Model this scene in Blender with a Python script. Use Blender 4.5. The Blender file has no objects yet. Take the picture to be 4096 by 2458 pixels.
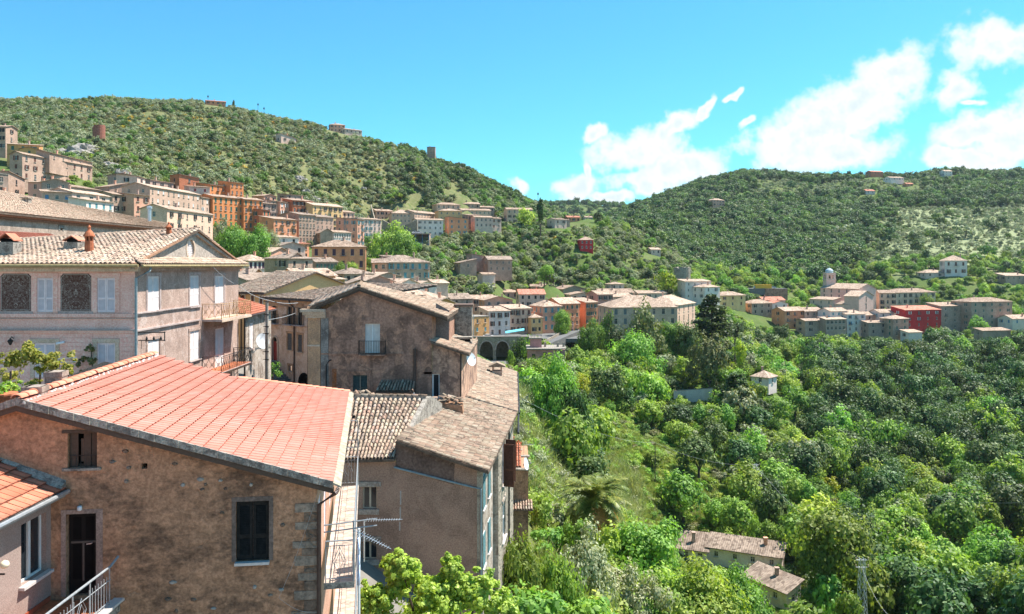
import bpy,math,random
import numpy as np
from mathutils import Vector,Matrix
RN = random.Random(11)
NR = np.random.default_rng(5)
V = Vector
scene = bpy.context.scene
COL = scene.collection
# ------------------------------------------------------------------ camera, sky, sun, exposure
F,CX,HZ = 804.0,512.0,265.0
cd = bpy.data.cameras.new('camera'); cam = bpy.data.objects.new('camera',cd); COL.objects.link(cam)
cam.location = (0,0,0); cam.rotation_euler = (math.radians(90),0,0)
cd.sensor_width = 36.0; cd.lens = 36.0 * F / 1024.0; cd.shift_y = -(307.2 - HZ) / 1024.0
cd.clip_start = 0.5; cd.clip_end = 20000
scene.camera = cam
SUN_EL,SUN_AZ = math.radians(60),math.radians(66)
sdir = V((math.cos(SUN_EL) * math.sin(SUN_AZ),math.cos(SUN_EL) * math.cos(SUN_AZ),math.sin(SUN_EL)))
sl = bpy.data.lights.new('sun','SUN'); sl.energy = 5.0; sl.angle = math.radians(0.53); sl.color = (1.0,0.955,0.88)
so = bpy.data.objects.new('sun',sl); COL.objects.link(so); so.location = (0,0,300)
so.rotation_euler = sdir.to_track_quat('Z','Y').to_euler()
vs = scene.view_settings
vs.view_transform = 'Standard'; vs.look = 'None'; vs.gamma = 1.0; vs.exposure = 1.05; vs.use_curve_mapping = False
scene.render.engine = 'CYCLES'
cy = scene.cycles
cy.max_bounces = 6; cy.diffuse_bounces = 3; cy.glossy_bounces = 2; cy.transmission_bounces = 3; cy.transparent_max_bounces = 6
cy.caustics_reflective = False; cy.caustics_refractive = False; cy.sample_clamp_indirect = 8.0
cy.use_denoising = True
def P(u,v,Y):
 return V(((u - CX) / F * Y,Y,(HZ - v) / F * Y))
world = bpy.data.worlds.new('World'); scene.world = world; world.use_nodes = True
class NT:
 def __init__(s,tree):
  s.t = tree; s.n = tree.nodes; s.l = tree.links
 def new(s,typ,**kw):
  nd = s.n.new(typ)
  for k,val in kw.items():
   if hasattr(nd,k): setattr(nd,k,val)
  return nd
 def put(s,sock,val):
  if isinstance(val,bpy.types.NodeSocket): s.l.new(val,sock)
  elif val is not None:
   if sock.type == 'RGBA' and len(val) == 3: val = (*val,1)
   sock.default_value = val
 def math(s,op,a,b=None,c=None,clamp=False):
  nd = s.new('ShaderNodeMath',operation=op,use_clamp=clamp)
  s.put(nd.inputs[0],a)
  if b is not None: s.put(nd.inputs[1],b)
  if c is not None: s.put(nd.inputs[2],c)
  return nd.outputs[0]
 def mix(s,f,a,b,mode='MIX'):
  nd = s.new('ShaderNodeMix',data_type='RGBA',blend_type=mode)
  s.put(nd.inputs[0],f); s.put(nd.inputs[6],a); s.put(nd.inputs[7],b)
  return nd.outputs[2]
 def noise(s,vec,scale,detail=4,rough=.55,dist=0.0):
  nd = s.new('ShaderNodeTexNoise'); s.put(nd.inputs['Vector'],vec)
  nd.inputs['Scale'].default_value = scale; nd.inputs['Detail'].default_value = detail
  nd.inputs['Roughness'].default_value = rough; nd.inputs['Distortion'].default_value = dist
  return nd.outputs['Fac']
 def voro(s,vec,scale,feature='F1',out='Distance',rnd=1.0):
  nd = s.new('ShaderNodeTexVoronoi',feature=feature); s.put(nd.inputs['Vector'],vec)
  nd.inputs['Scale'].default_value = scale; nd.inputs['Randomness'].default_value = rnd
  return nd.outputs[out]
 def ramp(s,f,stops,interp='LINEAR'):
  nd = s.new('ShaderNodeValToRGB'); cr = nd.color_ramp; cr.interpolation = interp
  while len(cr.elements) < len(stops): cr.elements.new(0.5)
  for el,(p,c) in zip(cr.elements,stops):
   el.position = p; el.color = c if len(c) == 4 else (*c,1)
  s.put(nd.inputs[0],f); return nd.outputs[0]
 def step(s,f,lo,hi):
  nd = s.new('ShaderNodeMapRange',interpolation_type='SMOOTHSTEP'); s.put(nd.inputs[0],f)
  nd.inputs[1].default_value = lo; nd.inputs[2].default_value = hi
  return nd.outputs[0]
 def vscale(s,vec,sc):
  nd = s.new('ShaderNodeVectorMath',operation='MULTIPLY'); s.put(nd.inputs[0],vec); nd.inputs[1].default_value = sc
  return nd.outputs[0]
 def bump(s,h,strength,dist=.02,normal=None):
  nd = s.new('ShaderNodeBump'); nd.inputs['Strength'].default_value = strength; nd.inputs['Distance'].default_value = dist
  s.put(nd.inputs['Height'],h)
  if normal is not None: s.put(nd.inputs['Normal'],normal)
  return nd.outputs[0]
def build_world():
 w = NT(world.node_tree); w.n.clear()
 sky = w.new('ShaderNodeTexSky',sky_type='NISHITA',sun_disc=False)
 sky.sun_elevation = SUN_EL; sky.sun_rotation = SUN_AZ; sky.air_density = 1.0; sky.dust_density = 0.5; sky.ozone_density = 3.0
 sky.altitude = 300
 tint = w.mix(1.0,sky.outputs[0],(0.39,1.05,1.15),'MULTIPLY')
 co = w.new('ShaderNodeTexCoord').outputs['Generated']
 sp = w.new('ShaderNodeSeparateXYZ'); w.put(sp.inputs[0],co)
 az = w.math('ARCTAN2',sp.outputs[0],sp.outputs[1]); el = w.math('ARCSINE',sp.outputs[2])
 blobs = [(990,48,36,27,0),(955,88,26,16,.4),(1015,42,24,16,0),
             (893,72,38,27,.5),(862,102,46,28,.5),(815,132,54,32,.3),(785,148,40,26,0),(846,152,44,18,0),
             (975,130,40,16,.2),(1012,138,34,28,0),(940,158,20,9,0),(985,160,40,10,0),(1080,120,60,50,0),
             (640,152,48,22,.1),(676,168,52,20,0),(672,128,30,13,.6),(703,108,20,5,.75),(734,94,8,4,.5),(648,182,40,14,0),
             (578,187,26,14,.3),(590,170,6,10,0),(612,199,26,6,0),(596,134,18,8,.5),(752,120,11,6,.3),(521,187,14,8,-.5),
             (968,105,10,4,0)]
 big = w.noise(co,16.0,5,.62)
 fine = w.noise(co,60.0,3,.6)
 ae = w.new('ShaderNodeCombineXYZ'); w.put(ae.inputs[0],az); w.put(ae.inputs[1],el)
 wn = w.new('ShaderNodeTexNoise'); w.put(wn.inputs['Vector'],co); wn.inputs['Scale'].default_value = 26.0; wn.inputs['Detail'].default_value = 3.0
 wv = w.new('ShaderNodeVectorMath',operation='MULTIPLY_ADD'); w.put(wv.inputs[0],wn.outputs['Color']); wv.inputs[1].default_value = (.05,.035,0); w.put(wv.inputs[2],ae.outputs[0])
 wo = w.new('ShaderNodeVectorMath',operation='SUBTRACT'); w.put(wo.inputs[0],wv.outputs[0]); wo.inputs[1].default_value = (.025,.0175,0)
 best = None
 for (u,v,a,b,t) in blobs:
  A = math.atan((u - CX) / F); E = math.atan((HZ - v) / F * math.cos(A))
  mp = w.new('ShaderNodeMapping',vector_type='TEXTURE'); w.put(mp.inputs[0],wo.outputs[0])
  mp.inputs[1].default_value = (A,E,0); mp.inputs[2].default_value = (0,0,t); mp.inputs[3].default_value = (a / F,b / F,1)
  ln = w.new('ShaderNodeVectorMath',operation='LENGTH'); w.put(ln.inputs[0],mp.outputs[0])
  best = ln.outputs['Value'] if best is None else w.math('SMOOTH_MIN',best,ln.outputs['Value'],0.12)
 best = w.math('SUBTRACT',1.0,best)
 best = w.math('MAXIMUM',best,-2.0)
 far = w.math('SUBTRACT',w.noise(w.vscale(co,(1,1,2.2)),3.2,2,.6),0.5)
 lowband = w.step(el,0.42,0.12)
 outside = w.step(w.math('ABSOLUTE',az),0.62,0.80)
 rest = w.math('SUBTRACT',w.math('MULTIPLY',w.math('MULTIPLY',far,5.0),w.math('MULTIPLY',lowband,outside)),w.math('SUBTRACT',1.05,w.math('MULTIPLY',lowband,w.math('MULTIPLY',outside,.9))))
 best = w.math('MAXIMUM',best,rest)
 dens = w.math('ADD',best,w.math('ADD',w.math('MULTIPLY',w.math('SUBTRACT',big,.5),1.45),w.math('MULTIPLY',w.math('SUBTRACT',fine,.5),.9)))
 mask = w.step(dens,-0.16,0.52)
 shade = w.step(w.math('ADD',w.math('MULTIPLY',dens,.55),w.math('MULTIPLY',fine,.9)),0.25,1.25)
 white = w.mix(shade,(6.7,6.5,6.4),(4.4,5.1,5.7))
 col = w.mix(mask,tint,white)
 bg = w.new('ShaderNodeBackground'); bg.inputs['Strength'].default_value = 0.089
 w.put(bg.inputs['Color'],col)
 out = w.new('ShaderNodeOutputWorld'); w.l.new(bg.outputs[0],out.inputs[0])
build_world()
world.cycles.sampling_method = 'MANUAL'; world.cycles.sample_map_resolution = 512
# ------------------------------------------------------------------ objects
def link(name,data,parent=None,mat=None,pinv=True):
 o = bpy.data.objects.new(name,data); COL.objects.link(o)
 if mat is not None and data is not None and not data.materials: data.materials.append(mat)
 if parent is not None:
  o.parent = parent
  if pinv and parent.get('_loc') is not None:
   o.matrix_parent_inverse = Matrix.Translation(-V(parent['_loc']))
 return o
def tag(o,label=None,cat=None,group=None,kind=None):
 if label: o['label'] = label
 if cat: o['category'] = cat
 if group: o['group'] = group
 if kind: o['kind'] = kind
 return o
ROOTS = []
def thing(name,loc,label,cat,group=None):
 o = bpy.data.objects.new(name,None); COL.objects.link(o); o.empty_display_size = .3
 o.location = loc; o['_loc'] = tuple(loc); ROOTS.append(o)
 return tag(o,label,cat,group)
class Fr:
 def __init__(s,O,e):
  s.O = V((O[0],O[1],0)); s.e = V((e[0],e[1],0)).normalized(); s.n = V((-s.e.y,s.e.x,0))
 def p(s,a,d,z): return s.O + s.e * a + s.n * d + V((0,0,z))
 def hit(s,u,v,d=0):
  r = P(u,v,1.0); O = s.O + s.n * d
  k = O.dot(s.n) / r.dot(s.n); q = r * k
  return ((q - O).dot(s.e),q.z)
 def mat(s,a,d,z):
  q = s.p(a,d,z)
  return Matrix(((s.e.x,s.n.x,0,q.x),(s.e.y,s.n.y,0,q.y),(0,0,1,q.z),(0,0,0,1)))
WORLD = Fr((0,0),(1,0))
class MB:
 def __init__(s): s.v = []; s.f = []; s.m = []
 def poly(s,pts,m=0):
  k = len(s.v); s.v += [tuple(p) for p in pts]; s.f.append(tuple(range(k,k + len(pts)))); s.m.append(m); return s
 def hexa(s,q,m=0):
  k = len(s.v); s.v += [tuple(p) for p in q]
  for f in ((0,3,2,1),(4,5,6,7),(0,1,5,4),(1,2,6,5),(2,3,7,6),(3,0,4,7)):
   s.f.append(tuple(k + i for i in f)); s.m.append(m)
  return s
 def fbox(s,fr,a0,a1,d0,d1,z0,z1,m=0):
  return s.hexa([fr.p(a,d,z) for z in (z0,z1) for a,d in ((a0,d0),(a1,d0),(a1,d1),(a0,d1))],m)
 def box(s,x0,x1,y0,y1,z0,z1,m=0): return s.fbox(WORLD,x0,x1,y0,y1,z0,z1,m)
 def prism(s,pts,ext,m=0):
  k = len(s.v); n = len(pts); ext = V(ext)
  s.v += [tuple(p) for p in pts] + [tuple(V(p) + ext) for p in pts]
  s.f.append(tuple(range(k,k + n))); s.f.append(tuple(range(k + 2 * n - 1,k + n - 1,-1))); s.m += [m,m]
  for i in range(n):
   j = (i + 1) % n; s.f.append((k + j,k + i,k + n + i,k + n + j)); s.m.append(m)
  return s
 def tube(s,pts,r,n=6,m=0,cap=True):
  pts = [V(p) for p in pts]; k0 = len(s.v)
  rr = r if isinstance(r,(list,tuple)) else [r] * len(pts)
  for i,p in enumerate(pts):
   t = (pts[min(i + 1,len(pts) - 1)] - pts[max(i - 1,0)])
   t = t.normalized() if t.length > 1e-9 else V((0,0,1))
   a = t.cross(V((0,0,1)) if abs(t.z) < .9 else V((1,0,0))).normalized(); b = t.cross(a)
   for j in range(n):
    an = 2 * math.pi * j / n; s.v.append(tuple(p + (a * math.cos(an) + b * math.sin(an)) * rr[i]))
  for i in range(len(pts) - 1):
   for j in range(n):
    q = (j + 1) % n
    s.f.append((k0 + i * n + j,k0 + i * n + q,k0 + (i + 1) * n + q,k0 + (i + 1) * n + j)); s.m.append(m)
  if cap:
   s.f.append(tuple(k0 + j for j in range(n - 1,-1,-1))); s.m.append(m)
   s.f.append(tuple(k0 + (len(pts) - 1) * n + j for j in range(n))); s.m.append(m)
  return s
 def lathe(s,c,prof,n=12,m=0):
  c = V(c); k0 = len(s.v)
  for (r,z) in prof:
   for j in range(n):
    an = 2 * math.pi * j / n; s.v.append((c.x + r * math.cos(an),c.y + r * math.sin(an),c.z + z))
  for i in range(len(prof) - 1):
   for j in range(n):
    q = (j + 1) % n
    s.f.append((k0 + i * n + j,k0 + i * n + q,k0 + (i + 1) * n + q,k0 + (i + 1) * n + j)); s.m.append(m)
  s.f.append(tuple(k0 + j for j in range(n - 1,-1,-1))); s.m.append(m)
  s.f.append(tuple(k0 + (len(prof) - 1) * n + j for j in range(n))); s.m.append(m)
  return s
 def mesh(s,name='part',mats=None,uv=False,smooth=False):
  me = bpy.data.meshes.new(name); me.from_pydata(s.v,[],s.f)
  if mats is not None:
   for mt in (mats if isinstance(mats,(list,tuple)) else [mats]): me.materials.append(mt)
   if isinstance(mats,(list,tuple)) and len(mats) > 1: me.polygons.foreach_set('material_index',s.m)
  if uv: slope_uv(me)
  if smooth: me.polygons.foreach_set('use_smooth',[True] * len(me.polygons))
  me.update(); return me
 def build(s,name,mats,parent=None,uv=False,smooth=False):
  return link(name,s.mesh(name,mats,uv,smooth),parent)
def slope_uv(me):
 uvl = me.uv_layers.new(name='slope')
 for p in me.polygons:
  n = p.normal; e = V((0,0,1)).cross(n)
  e = e.normalized() if e.length > 1e-4 else V((1,0,0)); t = n.cross(e)
  for li in p.loop_indices:
   co = me.vertices[me.loops[li].vertex_index].co
   uvl.data[li].uv = (co.dot(e),co.dot(t))
def clip_half(poly,fn):
 out = []
 for i in range(len(poly)):
  a,b = poly[i],poly[(i + 1) % len(poly)]; fa,fb = fn(a),fn(b)
  if fa >= 0: out.append(a)
  if (fa > 0) != (fb > 0) and fa != fb:
   t = fa / (fa - fb)
   if 0 < t < 1: out.append((a[0] + (b[0] - a[0]) * t,a[1] + (b[1] - a[1]) * t))
 return out
def wall_panel(mb,fr,zb,prof,holes=(),reveal=.22,d=0.0,m=0,zcuts=()):
 holes = [h for h in holes]
 s0,s1 = prof[0][0],prof[-1][0]
 xs = sorted({round(x,4) for x in [q[0] for q in prof] + [h[i] for h in holes for i in (0,1)] if s0 - 1e-6 <= x <= s1 + 1e-6})
 zt = max(q[1] for q in prof)
 zs = sorted({round(z,4) for z in [zb,zt] + [h[i] for h in holes for i in (2,3)] + list(zcuts) if zb <= z <= zt})
 def top(x):
  for (a,za),(b,zb2) in zip(prof,prof[1:]):
   if a - 1e-6 <= x <= b + 1e-6: return za + (zb2 - za) * ((x - a) / max(b - a,1e-9))
  return prof[-1][1]
 for x0,x1 in zip(xs,xs[1:]):
  if x1 - x0 < 1e-5: continue
  e = 1e-5; t0,t1 = top(x0 + e),top(x1 - e)
  for z0,z1 in zip(zs,zs[1:]):
   cx,cz = (x0 + x1) / 2,(z0 + z1) / 2
   if any(h[0] < cx < h[1] and h[2] < cz < h[3] for h in holes): continue
   q = [(x0,z0),(x1,z0),(x1,z1),(x0,z1)]
   q = clip_half(q,lambda c: t0 + (t1 - t0) * (c[0] - x0) / (x1 - x0) - c[1])
   if len(q) > 2: mb.poly([fr.p(a,d,z) for a,z in q],m)
 for (a0,a1,z0,z1) in [h[:4] for h in holes]:
  r = d + reveal
  mb.poly([fr.p(a0,d,z0),fr.p(a0,d,z1),fr.p(a0,r,z1),fr.p(a0,r,z0)],m)
  mb.poly([fr.p(a1,d,z1),fr.p(a1,d,z0),fr.p(a1,r,z0),fr.p(a1,r,z1)],m)
  mb.poly([fr.p(a0,d,z1),fr.p(a1,d,z1),fr.p(a1,r,z1),fr.p(a0,r,z1)],m)
  mb.poly([fr.p(a1,d,z0),fr.p(a0,d,z0),fr.p(a0,r,z0),fr.p(a1,r,z0)],m)
 return mb
# ------------------------------------------------------------------ materials
def newmat(name,rough=.85,spec=.25):
 m = bpy.data.materials.new(name); m.use_nodes = True
 t = NT(m.node_tree); b = t.n['Principled BSDF']
 b.inputs['Roughness'].default_value = rough; b.inputs['Specular IOR Level'].default_value = spec
 return m,t,b
def pos(t): return t.new('ShaderNodeNewGeometry').outputs['Position']
def orand(t): return t.new('ShaderNodeObjectInfo').outputs['Random']
def sc(c,k): return tuple(min(1,x * k) for x in c)
_plain = {}
def plain(name,c,rough=.7,metal=0.0,spec=.3,var=.12,nscale=6.0):
 if name in _plain: return _plain[name]
 m,t,b = newmat(name,rough,spec); b.inputs['Metallic'].default_value = metal
 n = t.noise(pos(t),nscale,5)
 t.put(b.inputs['Base Color'],t.mix(t.step(n,.3,.7),sc(c,1 - var),sc(c,1 + var)))
 _plain[name] = m; return m
def stucco(name,c,dark,light=None,stain=.6,scale=.6,bump=.25,fine=18.0,streak=.5,light_amt=.35,ob_var=0.0):
 m,t,b = newmat(name,.93,.15); p = pos(t); light = light or sc(c,1.25)
 n1 = t.noise(p,scale,7,.65,.4); n2 = t.noise(t.vscale(p,(1,1,.22)),scale * 2.6,6,.65,.3); n3 = t.noise(p,fine,5,.6)
 col = t.mix(t.math('MULTIPLY',t.step(n1,.43,.60),stain),c,dark)
 col = t.mix(t.math('MULTIPLY',t.step(n2,.49,.66),streak),col,dark)
 n4 = t.noise(p,scale * 1.7 + .3,4,.5,1.2)
 col = t.mix(t.math('MULTIPLY',t.step(n4,.54,.60),light_amt),col,light)
 col = t.mix(.42,col,t.mix(t.step(n3,.3,.7),(.22,.22,.22),(.80,.80,.80)),'OVERLAY')
 if ob_var:
  h = t.new('ShaderNodeHueSaturation'); t.put(h.inputs['Color'],col)
  t.put(h.inputs['Value'],t.math('ADD',t.math('MULTIPLY',orand(t),ob_var),1 - ob_var / 2)); col = h.outputs[0]
 t.put(b.inputs['Base Color'],col)
 hgt = t.math('ADD',t.math('MULTIPLY',n3,.5),t.math('ADD',t.math('MULTIPLY',n1,.6),t.math('MULTIPLY',t.step(n4,.58,.62),.25)))
 t.put(b.inputs['Normal'],t.bump(hgt,bump,.03)); return m
def rubble(name,c1,c2,dark,plaster,scale=2.4,plaster_amt=.5,bump=.8,blotch=.7):
 m,t,b = newmat(name,.96,.1); p = pos(t)
 w = t.noise(p,3.0,3); pv = t.new('ShaderNodeVectorMath',operation='ADD'); t.put(pv.inputs[0],t.vscale(p,(1,1,1.5)))
 nv = t.new('ShaderNodeTexNoise'); nv.inputs['Scale'].default_value = 4; t.put(nv.inputs['Vector'],p)
 sv = t.new('ShaderNodeVectorMath',operation='SCALE'); t.put(sv.inputs[0],nv.outputs['Color']); sv.inputs['Scale'].default_value = .35
 t.put(pv.inputs[1],sv.outputs[0]); q = pv.outputs[0]
 edge = t.voro(q,scale,'DISTANCE_TO_EDGE'); cell = t.voro(q,scale,'F1','Color')
 cs = t.new('ShaderNodeSeparateColor'); t.put(cs.inputs[0],cell)
 stone = t.mix(cs.outputs[0],c1,c2); joint = t.step(edge,.0,.09)
 stone = t.mix(joint,sc(plaster,.75),stone)
 nb = t.noise(p,.55,7,.62,.5); npl = t.noise(p,.8,6,.6,.8); nf = t.noise(p,14,6,.65); nm = t.noise(p,5,5,.6)
 pm = t.step(npl,.56 - plaster_amt * .3,.66 - plaster_amt * .3)
 col = t.mix(pm,stone,t.mix(t.step(nm,.3,.7),sc(plaster,.74),sc(plaster,1.14)))
 lm = t.step(t.math('ADD',t.math('MULTIPLY',nb,.75),t.math('MULTIPLY',t.noise(t.vscale(p,(1,1,2.2)),3.4,6,.7),.35)),.52,.70)
 col = t.mix(t.math('MULTIPLY',lm,blotch),col,dark)
 col = t.mix(.42,col,t.mix(t.step(nf,.3,.7),(.2,.2,.2),(.8,.8,.8)),'OVERLAY')
 t.put(b.inputs['Base Color'],col)
 h = t.math('ADD',t.math('MULTIPLY',t.mix(pm,t.step(edge,0,.2),t.math('ADD',.9,0)),1.0),t.math('MULTIPLY',nf,.45))
 h = t.math('ADD',h,t.math('MULTIPLY',nm,.5))
 t.put(b.inputs['Normal'],t.bump(h,bump,.05)); return m
def rnd_island(t):
 g = t.new('ShaderNodeNewGeometry')
 return t.math('FRACT',t.math('ADD',g.outputs['Random Per Island'],orand(t)))
def tilemat(name,stops,lichen=(.45,.42,.30),lamt=.35,dark=(.05,.045,.04),damt=.4,nscale=1.2,bump=.25):
 m,t,b = newmat(name,.92,.15); p = pos(t); r = rnd_island(t)
 n = len(stops); col = t.ramp(r,[(i / max(1,n - 1),c) for i,c in enumerate(stops)])
 n1 = t.noise(p,nscale,6,.65,.3); n2 = t.noise(p,9,5,.65); n3 = t.noise(p,30,4,.6)
 col = t.mix(t.math('MULTIPLY',t.step(n2,.5,.72),lamt),col,lichen)
 col = t.mix(t.math('MULTIPLY',t.step(t.math('ADD',t.math('MULTIPLY',n1,.45),t.math('MULTIPLY',n2,.55)),.50,.62),damt),col,dark)
 col = t.mix(.3,col,t.mix(n3,(.2,.2,.2),(.85,.85,.85)),'OVERLAY')
 t.put(b.inputs['Base Color'],col); t.put(b.inputs['Normal'],t.bump(n3,bump,.01)); return m
def farroof(name,c1,c2,c3):
 m,t,b = newmat(name,.95,.1)
 uv = t.new('ShaderNodeUVMap',uv_map='slope').outputs[0]; p = pos(t)
 s = t.new('ShaderNodeSeparateXYZ'); t.put(s.inputs[0],uv)
 cols = t.math('ABSOLUTE',t.math('SINE',t.math('MULTIPLY',s.outputs[0],math.pi / .42)))
 rows = t.math('FRACT',t.math('ADD',t.math('MULTIPLY',s.outputs[1],1 / .42),t.math('MULTIPLY',t.noise(p,1.2),.6)))
 cell = t.voro(t.vscale(uv,(2.3,1.5,1)),1.0,'F1','Color'); cs = t.new('ShaderNodeSeparateColor'); t.put(cs.inputs[0],cell)
 col = t.ramp(cs.outputs[0],[(0,sc(c1,.72)),(.25,c1),(.5,c2),(.75,c3),(1,sc(c2,1.25))])
 n1 = t.noise(p,.35,6,.65); col = t.mix(t.math('MULTIPLY',t.step(n1,.45,.62),.4),col,sc(c1,.55))
 h = t.new('ShaderNodeHueSaturation'); t.put(h.inputs['Color'],col); t.put(h.inputs['Value'],t.math('ADD',.88,t.math('MULTIPLY',orand(t),.24)))
 t.put(b.inputs['Base Color'],h.outputs[0])
 hg = t.math('ADD',cols,t.math('MULTIPLY',rows,.35)); t.put(b.inputs['Normal'],t.bump(hg,.9,.08)); return m
def leafmat(name,c1,c2,c3=None,trans=.35,rough=.6,hue=.0,val=.5,spec=.3):
 m,t,b = newmat(name,rough,spec); c3 = c3 or sc(c2,1.3)
 g = t.new('ShaderNodeNewGeometry'); o = orand(t)
 r = t.math('FRACT',t.math('ADD',t.math('MULTIPLY',g.outputs['Random Per Island'],1.0),o))
 col = t.ramp(r,[(0,c1),(.55,c2),(1,c3)])
 h = t.new('ShaderNodeHueSaturation'); t.put(h.inputs['Color'],col)
 t.put(h.inputs['Hue'],t.math('ADD',.5 - hue / 2,t.math('MULTIPLY',t.math('FRACT',t.math('MULTIPLY',o,7.3)),hue)))
 t.put(h.inputs['Value'],t.math('ADD',1 - val / 2,t.math('MULTIPLY',o,val))); col = h.outputs[0]
 t.put(b.inputs['Base Color'],col)
 tr = t.new('ShaderNodeBsdfTranslucent'); t.put(tr.inputs['Color'],t.mix(1.0,col,(1.15,1.25,.55),'MULTIPLY'))
 ms = t.new('ShaderNodeMixShader'); ms.inputs[0].default_value = trans
 t.l.new(b.outputs[0],ms.inputs[1]); t.l.new(tr.outputs[0],ms.inputs[2])
 t.l.new(ms.outputs[0],t.n['Material Output'].inputs[0]); return m
def glassmat(name,c=(.02,.025,.03),rough=.08):
 m,t,b = newmat(name,rough,.6); b.inputs['Base Color'].default_value = (*c,1); return m
def wood(name,c,axis=2,rough=.7):
 m,t,b = newmat(name,rough,.25); p = pos(t); s = [14,14,14]; s[axis] = 1.2
 n = t.noise(t.vscale(p,tuple(s)),1.0,5,.6); t.put(b.inputs['Base Color'],t.mix(n,sc(c,.55),sc(c,1.4)))
 t.put(b.inputs['Normal'],t.bump(n,.15,.01)); return m
M = {}
M['brown_wall'] = rubble('crumbling_ochre_plaster',(.308,.189,.125),(.205,.131,.090),(.072,.049,.038),(.441,.247,.150),2.6,.88,1.0,.8)
M['dark_wall'] = stucco('weathered_grey_plaster',(.415,.230,.163),(.156,.090,.067),(.579,.306,.194),.75,.5,.9,7.0,.7,.5)
M['orange_pier'] = stucco('peach_plaster',(.600,.342,.199),(.240,.153,.104),(.520,.324,.228),.5,.8,.35,14,.55,.3)
M['lean_wall'] = stucco('stained_ochre_plaster',(.480,.295,.204),(.156,.100,.082),(.600,.380,.265),.85,.75,.8,7.0,.8,.5)
M['low_wall'] = stucco('grey_brown_render',(.388,.245,.180),(.199,.127,.095),(.440,.294,.215),.6,.35,.6,14,.5,.25)
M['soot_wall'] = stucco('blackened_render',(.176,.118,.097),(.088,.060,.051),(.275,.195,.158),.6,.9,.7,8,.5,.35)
M['pink_wall'] = stucco('salmon_plaster',(.510,.295,.205),(.357,.205,.139),None,.4,.5,.2,20,.4)
M['valley_wall'] = stucco('flaking_pale_plaster',(.442,.360,.296),(.187,.136,.104),(.527,.464,.416),.7,1.1,.5,9,.9,.5)
M['annex_wall'] = stucco('fine_brown_render',(.331,.245,.211),(.239,.176,.150),(.386,.301,.264),.4,.5,.3,40,.2,.15)
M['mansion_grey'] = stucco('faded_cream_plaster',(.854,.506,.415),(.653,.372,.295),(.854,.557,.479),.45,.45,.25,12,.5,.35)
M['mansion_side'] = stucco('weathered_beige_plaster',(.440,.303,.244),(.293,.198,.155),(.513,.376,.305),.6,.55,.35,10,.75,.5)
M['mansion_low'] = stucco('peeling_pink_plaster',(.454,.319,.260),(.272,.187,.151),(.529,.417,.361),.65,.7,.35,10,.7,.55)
M['trim_cream'] = stucco('moulded_cream_trim',(.627,.466,.351),(.418,.308,.209),(.665,.528,.446),.5,.9,.2,16,.5,.3)
M['trim_grey'] = stucco('grey_stone_trim',(.468,.365,.330),(.288,.224,.202),(.540,.440,.405),.5,.9,.25,16,.5,.3)
M['pediment'] = rubble('lichened_pediment_plaster',(.400,.334,.291),(.300,.244,.213),(.100,.085,.078),(.420,.348,.291),4.0,.9,.6,.55)
M['cream_house'] = stucco('peeling_cream_plaster',(.740,.510,.374),(.480,.291,.192),(.780,.592,.480),.6,.6,.25,12,.6,.45)
M['yellow_wall'] = stucco('yellow_ochre_plaster',(.720,.441,.210),(.560,.333,.165),None,.35,.4,.15,16,.3,.15)
M['long_wall'] = stucco('pitted_beige_render',(.400,.298,.233),(.240,.177,.138),(.500,.391,.314),.6,.7,.5,8,.6,.45)
M['terracotta'] = plain('terracotta',(.42,.135,.065),.85,0,.2,.25,5)
M['terra_floor'] = plain('terracotta_floor',(.425,.136,.060),.6,0,.3,.2,8)
M['cement'] = stucco('lichened_cement',(.34,.30,.255),(.12,.10,.085),(.50,.45,.37),.8,3.5,.9,24,.3,.5)
M['old_timber'] = wood('old_timber',(.085,.06,.045),1)
M['dark_wood'] = wood('dark_brown_door_wood',(.014,.011,.010),2,.9)
M['black_shutter'] = plain('black_green_paint',(.020,.019,.018),.8,0,.12,.3,12)
M['white_shutter'] = plain('white_shutter_paint',(.775,.679,.642),.55,0,.3,.07,3)
M['blue_shutter'] = plain('pale_blue_shutter_paint',(.773,.647,.647),.55,0,.3,.08,3)
M['grey_shutter'] = plain('grey_weathered_shutter',(.125,.115,.11),.8,0,.2,.25,8)
M['green_shutter'] = plain('grey_green_shutter',(.06,.08,.075),.75,0,.2,.25,8)
M['brown_shutter'] = plain('brown_shutter_paint',(.14,.055,.035),.6,0,.3,.2,8)
M['teal_shutter'] = plain('teal_blind',(.10,.20,.21),.6,0,.3,.2,8)
M['white_frame'] = plain('white_window_frame',(.72,.72,.70),.45,0,.4,.05,4)
M['beige_frame'] = plain('beige_window_frame',(.50,.42,.32),.6,0,.3,.1,6)
M['marble'] = plain('pale_marble',(.561,.515,.484),.5,0,.4,.1,10)
M['iron'] = plain('wrought_iron',(.035,.032,.030),.6,.3,.4,.3,20)
M['rust_iron'] = plain('rusted_iron',(.42,.25,.12),.8,.0,.3,.35,10)
M['grey_iron'] = plain('grey_painted_iron',(.30,.31,.32),.5,.2,.4,.15,12)
M['steel'] = plain('galvanised_steel',(.55,.57,.58),.4,.7,.5,.1,10)
M['alu'] = plain('aluminium',(.62,.63,.64),.35,.6,.5,.08,10)
M['gutter_brown'] = plain('brown_gutter_paint',(.075,.045,.035),.5,.1,.4,.2,8)
M['gutter_grey'] = plain('blue_grey_pipe_paint',(.25,.30,.31),.5,.1,.4,.15,6)
M['gutter_cream'] = plain('cream_gutter_sheet',(.36,.30,.22),.8,.0,.2,.3,5)
M['copper_gutter'] = plain('ochre_gutter_paint',(.33,.25,.12),.6,.0,.3,.25,4)
M['pane'] = glassmat('window_glass')
M['pane_sky'] = glassmat('bright_window_glass',(.10,.12,.14),.12)
M['void'] = plain('dark_room',(.012,.011,.010),.95,0,.05,.2,3)
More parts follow.
